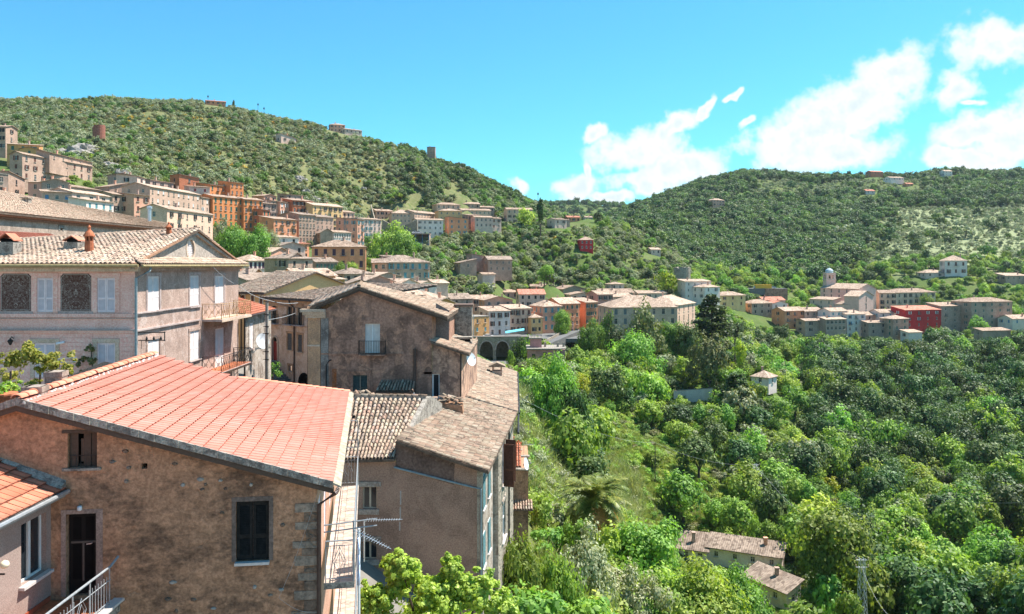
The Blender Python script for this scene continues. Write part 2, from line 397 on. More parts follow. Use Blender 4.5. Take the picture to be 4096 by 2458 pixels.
M['curtain'] = plain('white_curtain',(.66,.62,.58),.9,0,.1,.08,5)
M['cloth_white'] = plain('white_cloth',(.80,.82,.85),.9,0,.1,.06,6)
M['cloth_blue'] = plain('pale_blue_cloth',(.55,.66,.85),.9,0,.1,.06,6)
M['dish'] = plain('white_dish_paint',(.76,.77,.78),.4,0,.4,.04,3)
M['red_door'] = plain('red_door_paint',(.30,.022,.02),.5,0,.35,.25,6)
M['concrete_pole'] = stucco('concrete_pole',(.36,.33,.28),(.22,.20,.17),None,.5,1.2,.2,20,.4,.2)
M['pale_tile_floor'] = plain('pale_floor_tile',(.448,.351,.281),.7,0,.3,.12,7)
M['asphalt'] = stucco('asphalt',(.16,.155,.15),(.10,.10,.10),(.20,.20,.19),.4,.15,.2,14,0,.2)
M['paving'] = stucco('stone_paving',(.22,.20,.175),(.13,.12,.10),(.3,.28,.25),.5,.3,.3,8,0,.3)
M['stone_wall'] = rubble('dry_stone',(.42,.35,.275),(.28,.24,.19),(.11,.09,.075),(.38,.32,.25),1.1,.25,.9,.5)
M['bark'] = wood('bark',(.10,.075,.055),2,.95)
M['wire'] = plain('cable_grey',(.42,.42,.42),.6,0,.2,.05,2)
M['black'] = plain('black_plastic',(.02,.02,.022),.5,0,.3,.1,4)
M['red_tile'] = tilemat('red_interlocking_tile',[(.503,.179,.130),(.532,.199,.151),(.551,.213,.166),(.508,.184,.135),(.570,.228,.182)],(.494,.262,.198),.25,(.237,.097,.068),.4,.5,.15)
M['red_tile_old'] = tilemat('mossy_red_tile',[(.456,.142,.085),(.522,.180,.110),(.570,.228,.150)],(.475,.323,.140),.4,(.114,.057,.040),.35,1.2,.2)
OLD = [(.324,.224,.163),(.468,.344,.245),(.540,.378,.284),(.396,.275,.202),(.540,.447,.318),(.450,.267,.194),(.288,.211,.168),(.567,.447,.361)]
M['old_tile'] = tilemat('old_bent_tile',OLD,(.44,.42,.28),.45,(.07,.06,.055),.55,1.3,.3)
M['pale_tile'] = tilemat('sunbleached_bent_tile',[(.205,.136,.097),(.354,.258,.184),(.422,.339,.260),(.273,.210,.147),(.409,.271,.200),(.164,.122,.093),(.362,.244,.177),(.300,.183,.127)],(.320,.305,.200),.5,(.055,.044,.037),.75,.8,.3)
M['grey_tile'] = tilemat('greying_bent_tile',[(.289,.200,.144),(.408,.296,.220),(.357,.244,.180),(.442,.336,.260),(.391,.224,.160),(.306,.228,.180)],(.323,.296,.200),.45,(.060,.050,.044),.5,1.0,.3)
M['tile_bed'] = stucco('mortar_and_shadowed_tile_bed',(.15,.105,.078),(.075,.058,.046),(.22,.165,.125),.6,1.2,.5,12,.2,.3)
M['tan_tile'] = tilemat('tan_bent_tile',[(.409,.283,.204),(.552,.416,.314),(.605,.466,.367),(.481,.349,.253),(.587,.383,.286),(.338,.241,.184),(.534,.366,.269),(.508,.416,.302)],(.481,.416,.286),.4,(.089,.067,.054),.5,1.0,.3)
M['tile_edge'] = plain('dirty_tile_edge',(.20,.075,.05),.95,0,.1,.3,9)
M['ridge_red'] = tilemat('red_ridge_tile',[(.60,.22,.13),(.66,.27,.17),(.68,.30,.20)],(.6,.36,.26),.2,(.3,.12,.07),.2,.9,.15)
# ------------------------------------------------------------------ shared building pieces
def mesh_np(name,verts,quads,mat,midx=None,smooth=False):
 me = bpy.data.meshes.new(name); verts = np.asarray(verts,np.float32); quads = np.asarray(quads,np.int32)
 k = quads.shape[1]
 me.vertices.add(len(verts)); me.vertices.foreach_set('co',verts.ravel())
 me.loops.add(quads.size); me.loops.foreach_set('vertex_index',quads.ravel())
 me.polygons.add(len(quads)); me.polygons.foreach_set('loop_start',np.arange(0,quads.size,k,dtype=np.int32))
 me.polygons.foreach_set('loop_total',np.full(len(quads),k,np.int32))
 for mt in (mat if isinstance(mat,(list,tuple)) else [mat]): me.materials.append(mt)
 if midx is not None: me.polygons.foreach_set('material_index',np.asarray(midx,np.int32))
 if smooth: me.polygons.foreach_set('use_smooth',np.ones(len(quads),bool))
 me.update(calc_edges=True); return me
def coppo_data(n=6,L=1.0,ri=.38):
 vs,fs = [],[]
 for (y,r,dz) in ((0,.50,.06),(L,.40,-.02)):
  for j in range(n + 1):
   a = math.pi * j / n; vs.append((-r * math.cos(a),y,r * .78 * math.sin(a) + dz))
 for j in range(n + 1):
  a = math.pi * j / n; vs.append((-ri * math.cos(a),0.0,ri * (.70 if ri < .4 else .78) * math.sin(a) + .05))
 for j in range(n):
  fs.append((j,j + 1,n + 2 + j,n + 1 + j)); k = 2 * n + 2
  fs.append((k + j,k + j + 1,j + 1,j))
 return np.array(vs),np.array(fs)
def flat_data():
 xs = [-.5,-.40,-.30,-.06,.06,.40,.5]; zs = [.06,.06,.02,.02,.05,.02,.02]
 vs,fs = [],[]
 for (y,dz) in ((0,.11),(1.06,-.05)):
  for x,z in zip(xs,zs): vs.append((x,y,z + dz))
 for x,z in zip(xs,zs): vs.append((x,0.0,-.06))
 n = len(xs)
 for j in range(n - 1):
  fs.append((j,j + 1,n + j + 1,n + j)); fs.append((2 * n + j,2 * n + j + 1,j + 1,j))
 return np.array(vs),np.array(fs)
TILE = {'coppo': coppo_data(6,1.22),'coppo_lo': coppo_data(4,1.22,.46),'flat': flat_data()}
_tm = {}
def tile_patch(roof,p00,p10,p01,p11,kind,w,l,mat,nind=0,jit=.02,keep=None,skip=0.0,name='tile',tilt=0.05):
 p00,p10,p01,p11 = [np.array(p,float) for p in (p00,p10,p01,p11)]
 nc = max(1,round((np.linalg.norm(p10 - p00) + np.linalg.norm(p11 - p01)) / 2 / w))
 nr = max(1,round((np.linalg.norm(p01 - p00) + np.linalg.norm(p11 - p10)) / 2 / l))
 I,J = np.meshgrid(np.arange(nc),np.arange(nr)); I = I.ravel(); J = J.ravel()
 s = ((I + .5) / nc)[:,None]; t = (J / nr)[:,None]
 tc = np.minimum(t + .5 / nr,1)
 Q = lambda s,t: p00 * (1 - s) * (1 - t) + p10 * s * (1 - t) + p01 * (1 - s) * t + p11 * s * t
 q = Q(s,t)
 ds = ((p10 - p00) * (1 - tc) + (p11 - p01) * tc) / nc
 dt = ((p01 - p00) * (1 - s) + (p11 - p10) * s) / nr
 ok = np.ones(len(q),bool)
 if keep is not None: ok &= np.array([keep(a,b) for a,b in zip(s[:,0],tc[:,0])])
 if skip: ok &= NR.random(len(q)) > skip
 q,ds,dt = q[ok],ds[ok],dt[ok]; N = len(q)
 nz = np.cross(ds,dt); nz /= np.linalg.norm(nz,axis=1,keepdims=True)
 wx = np.linalg.norm(ds,axis=1,keepdims=True); ly = np.linalg.norm(dt,axis=1,keepdims=True)
 ex,ey = ds / wx,dt / ly
 if kind != 'flat': wx = wx * ((.96 if kind == 'coppo_lo' else .78) + NR.normal(0,.05,N))[:,None]
 a = NR.normal(0,jit,N)[:,None]
 ex,ey = ex + ey * a,ey - ex * a
 b = (NR.normal(0,jit * .6,N) + 0.0)[:,None]; nz2 = nz + ex * b; ex = ex - nz * b
 tl = (tilt + NR.normal(0,jit * .5,N))[:,None]; ey = ey - nz * tl
 Mx = np.zeros((N,4,4)); Mx[:,3,3] = 1
 Mx[:,:3,0] = ex * wx; Mx[:,:3,1] = ey * ly; Mx[:,:3,2] = nz2 * np.minimum(wx,w * 1.15) * (1.35 if kind == 'coppo' else 1.0)
 Mx[:,:3,3] = q + nz * (.012 + tilt * ly * .9) + ey * NR.normal(0,jit * l,N)[:,None]
 order = np.argsort(np.linalg.norm(q,axis=1))
 vs,fs = TILE[kind]
 key = (kind,mat.name)
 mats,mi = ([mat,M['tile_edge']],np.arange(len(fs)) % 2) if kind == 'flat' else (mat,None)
 if key not in _tm: _tm[key] = mesh_np(name,vs,fs,mats,mi)
 for i in order[:nind]:
  o = bpy.data.objects.new(name,_tm[key]); COL.objects.link(o); o.parent = roof
  o.matrix_basis = Matrix(Mx[i].tolist())
 rest = order[nind:]
 if len(rest):
  hv = np.c_[vs,np.ones(len(vs))]
  allv = np.einsum('nij,kj->nki',Mx[rest],hv)[:,:,:3].reshape(-1,3)
  allf = (fs[None] + (np.arange(len(rest)) * len(vs))[:,None,None]).reshape(-1,4)
  o = link('roof_tiles',mesh_np('roof_tiles',allv,allf,mats,None if mi is None else np.tile(mi,len(rest))),roof); o['kind'] = 'stuff'
def roof_bed(name,parent,corners,mat,thick=.10,drop=.0):
 mb = MB(); c = [V(p) - V((0,0,drop)) for p in corners]
 if len(c) == 4 and False: pass
 mb.prism([p for p in c],(0,0,-thick)); return mb.build(name,mat,parent)
def bed_patch(name,parent,p00,p10,p01,p11,mat,thick=.10,drop=.015,keep=None,n=14):
 p00,p10,p01,p11 = [V(p) - V((0,0,drop)) for p in (p00,p10,p01,p11)]
 Q = lambda s,t: p00.lerp(p10,s).lerp(p01.lerp(p11,s),t)
 mb = MB(); up = V((0,0,thick))
 for i in range(n):
  for j in range(n):
   s0,s1,t0,t1 = i / n,(i + 1) / n,j / n,(j + 1) / n
   if keep and not keep((s0 + s1) / 2,(t0 + t1) / 2): continue
   c = [Q(s0,t0),Q(s1,t0),Q(s1,t1),Q(s0,t1)]
   mb.poly(c); mb.poly([p - up for p in reversed(c)])
   for (e,a,b) in ((j == 0,0,1),(i == n - 1,1,2),(j == n - 1,2,3),(i == 0,3,0)):
    if e: mb.poly([c[b],c[a],c[a] - up,c[b] - up])
 return mb.build(name,mat,parent)
def ridge_row(roof,a,b,r,l,mat,name='ridge_tile',nind=60):
 a,b = V(a),V(b); n = max(1,round((b - a).length / l)); d = (b - a) / n
 ey = d.normalized(); ex = ey.cross(V((0,0,1))).normalized(); ez = ex.cross(ey)
 key = ('coppo',mat.name)
 if key not in _tm: _tm[key] = mesh_np('ridge_tile',*TILE['coppo'],mat)
 for i in range(n):
  q = a + d * i; k = RN.gauss(0,.03)
  o = bpy.data.objects.new(name,_tm[key]); COL.objects.link(o); o.parent = roof
  x,y = ex + ey * k,ey - ex * k
  o.matrix_basis = Matrix(((x.x * 2 * r,y.x * d.length,ez.x * 2 * r,q.x),(x.y * 2 * r,y.y * d.length,ez.y * 2 * r,q.y),(x.z * 2 * r,y.z * d.length,ez.z * 2 * r,q.z + .02),(0,0,0,1)))
_sm = {}
def shutter_mesh(w,h,mat,split=.40,slat=.055):
 key = (round(w,3),round(h,3),mat.name,slat)
 if key in _sm: return _sm[key]
 b = MB(); st = .07; f = WORLD
 b.fbox(f,0,st,0,.045,0,h); b.fbox(f,w - st,w - .004,0,.045,0,h)
 for z0,z1 in ((0,.11),(h * split - .05,h * split + .05),(h - .09,h)): b.fbox(f,st,w - st,.002,.043,z0,z1)
 for z0,z1 in ((.11,h * split - .05),(h * split + .05,h - .09)):
  n = max(1,int((z1 - z0) / slat)); dz = (z1 - z0) / n
  for i in range(n):
   z = z0 + i * dz
   b.poly([(st,.006,z + .004),(w - st,.006,z + .004),(w - st,.038,z + dz * .95),(st,.038,z + dz * .95)])
   b.poly([(st,.006,z + .004),(st,.014,z),(w - st,.014,z),(w - st,.006,z + .004)])
 b.poly([(st,.041,.1),(w - st,.041,.1),(w - st,.041,h - .09),(st,.041,h - .09)])
 _sm[key] = b.mesh('shutter',mat); return _sm[key]
def place(name,me,parent,fr,s,d,z,flip=False,rot=0.0,loc=None):
 o = link(name,me,parent)
 m = fr.mat(s,d,z)
 if rot: m = m @ Matrix.Rotation(rot,4,'Z')
 if flip: m = m @ Matrix.Diagonal((-1,1,1,1))
 o.matrix_basis = m; return o
def fwin(root,fr,s0,s1,z0,z1,kind='louvre',mat=None,frame=None,sur=None,sw=.16,sill=None,d=0.0,rec=.10,panes=(2,1),slat=.055,bars=True):
 w,h = s1 - s0,z1 - z0; frame = frame or M['white_frame']
 b = MB(); t = .055; dd = d + rec
 b.fbox(fr,s0,s0 + t,dd,dd + .06,z0,z1); b.fbox(fr,s1 - t,s1,dd,dd + .06,z0,z1)
 b.fbox(fr,s0 + t,s1 - t,dd,dd + .06,z0,z0 + t); b.fbox(fr,s0 + t,s1 - t,dd,dd + .06,z1 - t,z1)
 if kind in ('glass','french'):
  n = panes[0]
  for i in range(1,n): x = s0 + w * i / n; b.fbox(fr,x - .045,x + .045,dd - .012,dd + .05,z0 + t,z1 - t)
  for j in range(1,panes[1]): z = z0 + h * j / panes[1]; b.fbox(fr,s0 + t,s1 - t,dd - .004,dd + .045,z - .025,z + .025)
 win = b.build('window',frame,root)
 if kind in ('glass','french'):
  n = panes[0]; gm = mat or M['pane']
  for i in range(n):
   x0,x1 = s0 + w * i / n,s0 + w * (i + 1) / n
   MB().fbox(fr,x0 + t * .9,x1 - t * .9,dd + .028,dd + .034,z0 + t * .9,z1 - t * .9).build('pane',gm,win)
  MB().fbox(fr,s0 + .01,s1 - .01,dd + .35,dd + .37,z0,z1).build('interior',M['void'],win)
 elif kind == 'louvre':
  me = shutter_mesh(w / 2 - .01,h - .04,mat or M['white_shutter'],slat=slat)
  place('shutter',me,win,fr,s0 + .008,dd - .05,z0 + .02)
  place('shutter',me,win,fr,s1 - .008,dd - .05,z0 + .02,flip=True)
 elif kind == 'board':
  for i in range(2):
   x0 = s0 + i * w / 2
   q = MB()
   for k in range(3): q.fbox(fr,x0 + .02 + k * (w / 2 - .03) / 3,x0 + .012 + (k + 1) * (w / 2 - .03) / 3,dd - .05 + .004 * (k % 2),dd - .012,z0 + .02,z1 - .02)
   q.fbox(fr,x0 + .02,x0 + w / 2 - .01,dd - .07,dd - .05,z0 + h * .2,z0 + h * .26); q.fbox(fr,x0 + .02,x0 + w / 2 - .01,dd - .07,dd - .05,z0 + h * .75,z0 + h * .81)
   q.build('shutter',mat,win)
 elif kind == 'void':
  MB().fbox(fr,s0,s1,dd + .3,dd + .34,z0,z1).build('interior',M['void'],win)
 if sur:
  q = MB(); o = .035
  q.fbox(fr,s0 - sw,s0 - .002,d - o,d + .05,z0 - .02,z1 + .002); q.fbox(fr,s1 + .002,s1 + sw,d - o,d + .05,z0 - .02,z1 + .002)
  q.fbox(fr,s0 - sw - .03,s1 + sw + .03,d - o - .025,d + .05,z1 + .003,z1 + sw)
  q.build('surround',sur,win)
 if sill:
  MB().fbox(fr,s0 - sw * .9,s1 + sw * .9,d - .13,d + .12,z0 - .07,z0 - .004).build('sill',sill,win)
 return win
def pxwin(root,fr,u0,u1,v0,v1,**kw):
 a,z1 = fr.hit(u0,v0); b,_ = fr.hit(u1,v0); c,z0 = fr.hit((u0 + u1) / 2,v1)
 _,z1 = fr.hit((u0 + u1) / 2,v0)
 return (min(a,b),max(a,b),z0,z1)
def railing(name,parent,pts,h,mat,step=.11,r=.008,top=.02,style='bars',low=.08,posts=1.4):
 b = MB(); pts = [V(p) for p in pts]
 for a,c in zip(pts,pts[1:]):
  L = (c - a).length; n = max(1,int(L / step)); up = V((0,0,1)); e = (c - a).normalized()
  b.tube([a + up * h,c + up * h],top,6); b.tube([a + up * low,c + up * low],top * .6,4)
  if style != 'bars': b.tube([a + up * (h - .12),c + up * (h - .12)],top * .5,4)
  npost = max(1,round(L / posts))
  for i in range(npost + 1): q = a + (c - a) * (i / npost); b.tube([q,q + up * h],top * .8,5)
  if style == 'bars':
   for i in range(1,n): q = a + (c - a) * (i / n); b.tube([q + up * low,q + up * h],r,4,cap=False)
  elif style == 'lattice':
   m = max(1,round(L / .42)); lo,hi = low,h - .12
   for i in range(m):
    for sgn in (1,-1):
     q = [a + e * (L * (i + .5 + sgn * .5 * math.cos(math.pi * k / 8)) / m) + up * (lo + (hi - lo) * k / 8) for k in range(9)]
     b.tube(q,r,4,cap=False)
    c0 = a + e * (L * (i + .5) / m) + up * ((lo + hi) / 2)
    ring = [c0 + (e * math.cos(x) + up * math.sin(x)) * .09 for x in [k * math.pi / 4 for k in range(9)]]
    b.tube(ring,r,4,cap=False)
  elif style == 'diamond':
   m = max(1,round(L / 1.1))
   for i in range(1,n): q = a + (c - a) * (i / n); b.tube([q + up * low,q + up * (h - .12)],r * .8,4,cap=False)
   for i in range(m):
    c0 = a + e * (L * (i + .5) / m) + up * (h / 2)
    for kx,kz in ((.16,.36),(.09,.22)):
     b.tube([c0 + up * kz,c0 + e * kx,c0 - up * kz,c0 - e * kx,c0 + up * kz],r,4,cap=False)
 return b.build(name,mat,parent)
def dish(parent_label,c,aim,r=.45,label='',root_name='satellite_dish',arm=None):
 t = thing(root_name,c,label,'satellite dish')
 aim = V(aim).normalized(); q = aim.to_track_quat('Z','Y').to_matrix()
 b = MB(); prof = [(0.02,.0),(.35,.03),(.7,.10),(1,.2)]; n = 16; k0 = 0
 for side in (0,-.012):
  for (rr,zz) in prof:
   for j in range(n):
    a = 2 * math.pi * j / n; b.v.append(tuple(V(c) + q @ V((r * rr * math.cos(a),r * rr * 1.08 * math.sin(a),r * zz + side))))
 for s0 in (0,len(prof) * n):
  for i in range(len(prof) - 1):
   for j in range(n):
    k = (j + 1) % n; b.f.append((s0 + i * n + j,s0 + i * n + k,s0 + (i + 1) * n + k,s0 + (i + 1) * n + j)); b.m.append(0)
 b.build('reflector',M['dish'],t,smooth=True)
 lnb = V(c) + aim * r * .9
 MB().tube([V(c) + q @ V((0,-r,.1)),lnb],.012,5).tube([lnb,lnb + aim * .09],.035,8).build('feed_arm',M['grey_iron'],t)
 if arm: MB().tube([V(c) - aim * .02,V(c) - aim * .12,V(arm)],.02,6).build('bracket',M['iron'],t)
 return t
def antenna(loc,pole_h,boom_dir,blen,label,n=12,mast=True,vert=False):
 t = thing('television_antenna',loc,label,'antenna'); p = V(loc); top = p + V((0,0,pole_h))
 if pole_h > .05: MB().tube([p,top],.018,6).build('mast',M['steel'],t)
 bd = V(boom_dir).normalized(); side = V((0,0,1)) if vert else bd.cross(V((0,0,1))).normalized()
 MB().tube([top,top + bd * blen],.008,5).build('boom',M['alu'],t)
 b = MB()
 for i in range(n):
  q = top + bd * blen * (.06 + .92 * i / n); L = .09 + .08 * (1 - i / n)
  b.tube([q - side * L,q + side * L],.0035,4)
 b.build('elements',M['alu'],t); return t
def wire(label,pts,sag,r=.012,mat=None,name='overhead_cable',n=14):
 q = []
 for a,b in zip(pts,pts[1:]):
  a,b = V(a),V(b)
  for i in range(n): k = i / n; q.append(a.lerp(b,k) - V((0,0,sag * 4 * k * (1 - k))))
 q.append(V(pts[-1])); b = MB().tube(q,r,5); o = b.build(name,mat or M['wire']); return tag(o,label,'cable')
# ------------------------------------------------------------------ red-roofed house in the foreground
FOOT = []
def foot(pts,pad=.5): FOOT.append((np.array([(p[0],p[1]) for p in pts]),pad))
A_ = P(16,401,18.5); B_ = P(155,355,18.5 * 136 / 90.0); D_ = P(333,484,19.5); C_ = P(349,392,19.5 * 219 / 127.0)
def red_house():
 fr = Fr(A_.xy,(D_ - A_).xy)
 L = (D_ - A_).xy.length; back = (B_ - A_).normalized()
 h = thing('red_roofed_house',(A_ + D_) / 2 - V((0,0,10)),'old house with a new salmon red tile roof and crumbling brown gable wall','house')
 fr = Fr((A_ + back * .28).xy,(D_ - A_).xy)
 zb = -15.0; zA,zD = A_.z - .16,D_.z - .16
 hl = [pxwin(h,fr,67.5,97,433,468),pxwin(h,fr,66,96,514,596),pxwin(h,fr,236,269,501.5,561),pxwin(h,fr,141.6,147.4,463.5,469)]
 rs = (D_ - A_).xy.dot(fr.e.xy) - .42
 k = (zD - zA) / L
 prof = [(-7.0,zA + k * 7.0),(0,zA),(rs,zA + k * rs)]
 mb = wall_panel(MB(),fr,zb,prof,hl,.32)
 rd = (C_ - D_).xy.normalized(); q0 = fr.p(rs,0,0)
 frs = Fr(q0.xy,rd); LR = (C_ - D_).xy.length - .8
 mb.build('wall',M['brown_wall'],h)
 sh = [(.45,1.25,-9.9,-7.82),(2.3,3.2,-9.6,-7.82) if False else (3.0,3.9,-7.79,-6.05),(6.0,6.9,-7.79,-6.05),(.55,1.45,-7.79,-5.95)]
 sh = [x for x in sh if x[2] > -9]
 wb = wall_panel(MB(),frs,zb,[(0,zD - .02),(LR,zD - .02)],sh,.2)
 p1 = frs.p(LR,0,0); p2 = fr.p(-7,9.5,0)
 fb = Fr(p1.xy,(p2 - p1).xy); Lb = (p2 - p1).xy.length; wall_panel(wb,fb,zb,[(0,zD),(Lb * .62,zA - .25),(Lb,zA - 2.4)])
 wb.build('side_wall',M['pink_wall'],h)
 for (a,b,c,d_) in sh: fwin(h,frs,a,b,c,d_,'louvre',M['blue_shutter'],M['white_frame'],None,rec=.06)
 foot([fr.p(-7,0,0),fr.p(rs + 1.4,0,0),frs.p(LR,0,0),p2])
 a,b,c,d_ = hl[0]
 w = fwin(h,fr,a,b,c,d_,'void',None,M['old_timber'],None,rec=.16)
 q = MB()
 q.fbox(fr,a + .02,a + .20,.10,.14,c,d_ - .02); q.fbox(fr,b - .34,b - .18,.13,.17,c,d_ - .03); q.fbox(fr,b - .17,b - .03,.15,.19,c,d_); q.build('board',M['old_timber'],w)
 MB().fbox(fr,a + .22,b - .36,.22,.24,c + .1,d_ - .18).build('plank',plain('faded_pink_plank',(.20,.12,.09),.9),w)
 g = MB(); g.fbox(fr,a + .02,b - .02,.06,.075,c + .27,c + .285)
 for i in range(6): x = a + .05 + (b - a - .1) * i / 5; g.tube([fr.p(x,.07,c),fr.p(x,.07,c + .28)],.007,4)
 g.build('guard_rail',M['iron'],w)
 MB().fbox(fr,a - .12,b + .04,-.03,.2,d_ + .0,d_ + .07).build('lintel',M['old_timber'],w)
 MB().fbox(fr,a - .1,b + .1,-.06,.2,c - .06,c - .003).build('sill',M['cement'],w)
 a,b,c,d_ = hl[1]
 dm = MB().fbox(fr,a + .015,b - .015,.16,.22,c,d_ - .015).build('door',M['dark_wood'],h)
 q = MB(); mid = (a + b) / 2; zz = c + (d_ - c) * .63
 for (x0,x1) in ((a + .1,mid - .05),(mid + .05,b - .1)):
  for (z0,z1) in ((c + .35,zz - .05),(zz + .07,d_ - .12)):
   q.fbox(fr,x0,x1,.150,.158,z0,z1)
 q.build('pane',plain('dark_door_panel',(.010,.009,.009),.9,0,.08),dm)
 MB().fbox(fr,a + .06,b - .06,.142,.158,zz - .02,zz + .025).fbox(fr,mid - .02,mid + .02,.144,.158,c + .3,zz).build('rail',plain('door_metal_strip',(.10,.095,.09),.5,.3),dm)
 MB().tube([fr.p(b - .13,.15,zz - .02),fr.p(b - .13,.08,zz - .02),fr.p(b - .24,.075,zz - .03)],.012,5).build('handle',M['alu'],dm)
 MB().fbox(fr,a - .11,a - .002,-.012,.1,c,d_ + .1).fbox(fr,b + .002,b + .15,-.012,.1,c,d_ + .1).fbox(fr,a - .002,b + .002,-.012,.1,d_ + .002,d_ + .1).build('surround',stucco('pinkish_door_render',(.36,.26,.22),(.2,.14,.11),None,.5,1.5,.3,20,.5),dm)
 a,b,c,d_ = hl[2]
 fwin(h,fr,a,b,c,d_,'louvre',M['black_shutter'],M['black_shutter'],None,sw=.02,sill=M['marble'],rec=.10,slat=.04)
 MB().fbox(fr,a - .1,b + .1,-.012,.1,d_ + .003,d_ + .11).fbox(fr,a - .1,a - .003,-.012,.1,c,d_).fbox(fr,b + .003,b + .1,-.012,.1,c,d_).build('surround',stucco('dull_window_render',(.20,.15,.125),(.10,.08,.07),None,.6,2,.4,14,.3),h)
 a,b,c,d_ = hl[3]; MB().fbox(fr,a,b,.30,.33,c,d_).build('vent_back',M['void'],h)
 stm = [rubble('quoin_stone',(.30,.245,.195),(.22,.18,.145),(.08,.065,.055),(.30,.24,.19),3,.5,.8,.5),rubble('brown_stone',(.24,.165,.12),(.17,.12,.09),(.05,.04,.035),(.22,.16,.12),3,.4,.8,.5),plain('pale_stone',(.36,.33,.29),.9,0,.15,.25,7)]
 z = zD - .35; i = 0
 while z > -11.5:
  hh = RN.uniform(.17,.3); ww = RN.uniform(.25,.36) if i % 2 else RN.uniform(.4,.62)
  q = MB().fbox(fr,rs - ww,rs + .012,-.012 - RN.random() * .014,.1,z - hh,z - .02).mesh('stone',stm[(i * 7) % 2])
  link('stone',q,h); z -= hh; i += 1
 for i in range(46):
  s = RN.uniform(1.0,rs - .7); zt = zA + k * s - .3
  z = zt - abs(RN.gauss(0,.55)) if i % 2 else RN.uniform(-9.8,-7.6)
  if any(a_ - .2 < s < b_ + .2 and c_ - .15 < z < e_ + .25 for a_,b_,c_,e_ in hl): continue
  ww,hh = RN.uniform(.04,.11),RN.uniform(.03,.06); n = 7; r0 = []
  for j in range(n):
   an = 2 * math.pi * j / n; k2 = RN.uniform(.75,1.1); r0.append((s + ww * k2 * math.cos(an),z + hh * k2 * math.sin(an)))
  q = MB(); out = [fr.p(x,-.005,y) for x,y in r0]; inn = [fr.p(s + (x - s) * .7,-.03 - RN.random() * .02,z + (y - z) * .7) for x,y in r0]
  q.poly(inn)
  for j in range(n): q.poly([out[j],out[(j + 1) % n],inn[(j + 1) % n],inn[j]])
  q.build('stone',stm[RN.choice((0,1,1,1,1,2))],h)
 MB().tube([fr.p(rs - 1.05,.02,-9.35),fr.p(rs - .78,-.30,-8.9)],.035,7).build('timber_stub',plain('rusty_stub',(.12,.055,.035),.85),h)
 # --- roof
 E_ = None
 for ss in np.linspace(.5,1,101):
  for tt in np.linspace(0,1,101):
   q = A_.lerp(B_,ss).lerp(D_.lerp(C_,ss),tt); u,v = CX + F * q.x / q.y,HZ - F * q.z / q.y
   e = (u - 239) ** 2 + (v - 379) ** 2
   if E_ is None or e < E_[0]: E_ = (e,ss,tt)
 _,sE,tE = E_
 def keep(s,t):
  tr = 1 - t; lim = 1 + (sE - 1) * (tr / tE) if tr < tE else sE + (1 - sE) * (tr - tE) / (1 - tE)
  return s < lim
 Lp = [A_,A_.lerp(B_,1),A_.lerp(B_,sE).lerp(D_.lerp(C_,sE),tE),C_,D_]
 rm = MB(); grid = []
 rb = bed_patch('roof',h,D_,C_,A_,B_,M['tile_bed'],.12,.02,keep,40)
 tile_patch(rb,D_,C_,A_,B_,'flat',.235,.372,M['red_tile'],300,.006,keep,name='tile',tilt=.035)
 left = V((-fr.e.x,-fr.e.y,0)) * 3.8 + V((0,0,-1.25))
 bl = roof_bed('roof',h,[A_,A_ + left,B_ + left,B_],M['tile_bed'],.12,.015)
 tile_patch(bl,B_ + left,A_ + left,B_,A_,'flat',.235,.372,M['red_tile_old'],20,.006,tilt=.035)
 ridge_row(rb,A_ + V((0,0,.03)),B_ + V((0,0,.03)),.13,.40,M['ridge_red'])
 Ew = Lp[2]
 ridge_row(rb,C_ + V((0,0,.0)),Ew + V((0,0,.0)),.085,.36,M['ridge_red'])
 mo = MB()
 for i in range(60):
  q = A_.lerp(B_,i / 60) + (D_ - A_).normalized() * RN.uniform(.10,.2) + V((0,0,.0)); r = RN.uniform(.03,.07)
  mo.lathe(q,[(r,-.02),(r * .9,.03),(r * .3,.055)],6)
 mo.build('mortar',plain('pale_mortar',(.50,.46,.42),.9),rb)['kind'] = 'stuff'
 vb = MB(); n = 40
 for (a,c) in ((A_,D_),(A_ + left,A_)):
  for i in range(n):
   p,q = a.lerp(c,i / n),a.lerp(c,(i + 1) / n); o = -back; j1 = RN.uniform(.02,.05)
   vb.hexa([p + o * j1 + V((0,0,-.10)),q + o * (j1 + .01) + V((0,0,-.10)),q - o * .12 + V((0,0,-.10)),p - o * .12 + V((0,0,-.10)),
                     p + o * (j1 - .02) + V((0,0,.055 + RN.random() * .02)),q + o * (j1 - .02) + V((0,0,.055 + RN.random() * .02)),q - o * .09 + V((0,0,.05)),p - o * .09 + V((0,0,.05))])
 vb.build('verge',M['cement'],rb)
 bm = MB()
 for (a,c) in ((A_,D_),(A_ + left,A_)):
  o = -back; bm.hexa([a + o * .0 + V((0,0,-.24)),c + V((0,0,-.24)),c + back * .2 + V((0,0,-.24)),a + back * .2 + V((0,0,-.24)),a + V((0,0,-.125)),c + V((0,0,-.125)),c + back * .2 + V((0,0,-.125)),a + back * .2 + V((0,0,-.125))])
 bm.build('barge_board',M['old_timber'],rb)
 ev = (D_ - A_).normalized(); es = MB()
 es.hexa([D_ + V((0,0,-.02)),C_ + V((0,0,-.02)),C_ + ev * .20 + V((0,0,-.05)),D_ + ev * .20 + V((0,0,-.05)),D_ + V((0,0,.03)),C_ + V((0,0,.03)),C_ + ev * .20 + V((0,0,.0)),D_ + ev * .20 + V((0,0,.0))])
 es.build('gutter',M['gutter_cream'],rb)
 d0 = D_ + ev * .1 + V((0,0,-.1)); d1 = fr.p(rs + .06,-.07,D_.z - .55)
 MB().tube([d0 + V((.02,0,0)),d0 - back * .12 + V((0,0,-.05)),d1,fr.p(rs + .06,-.07,-15)],.055,8).build('downpipe',M['gutter_brown'],h)
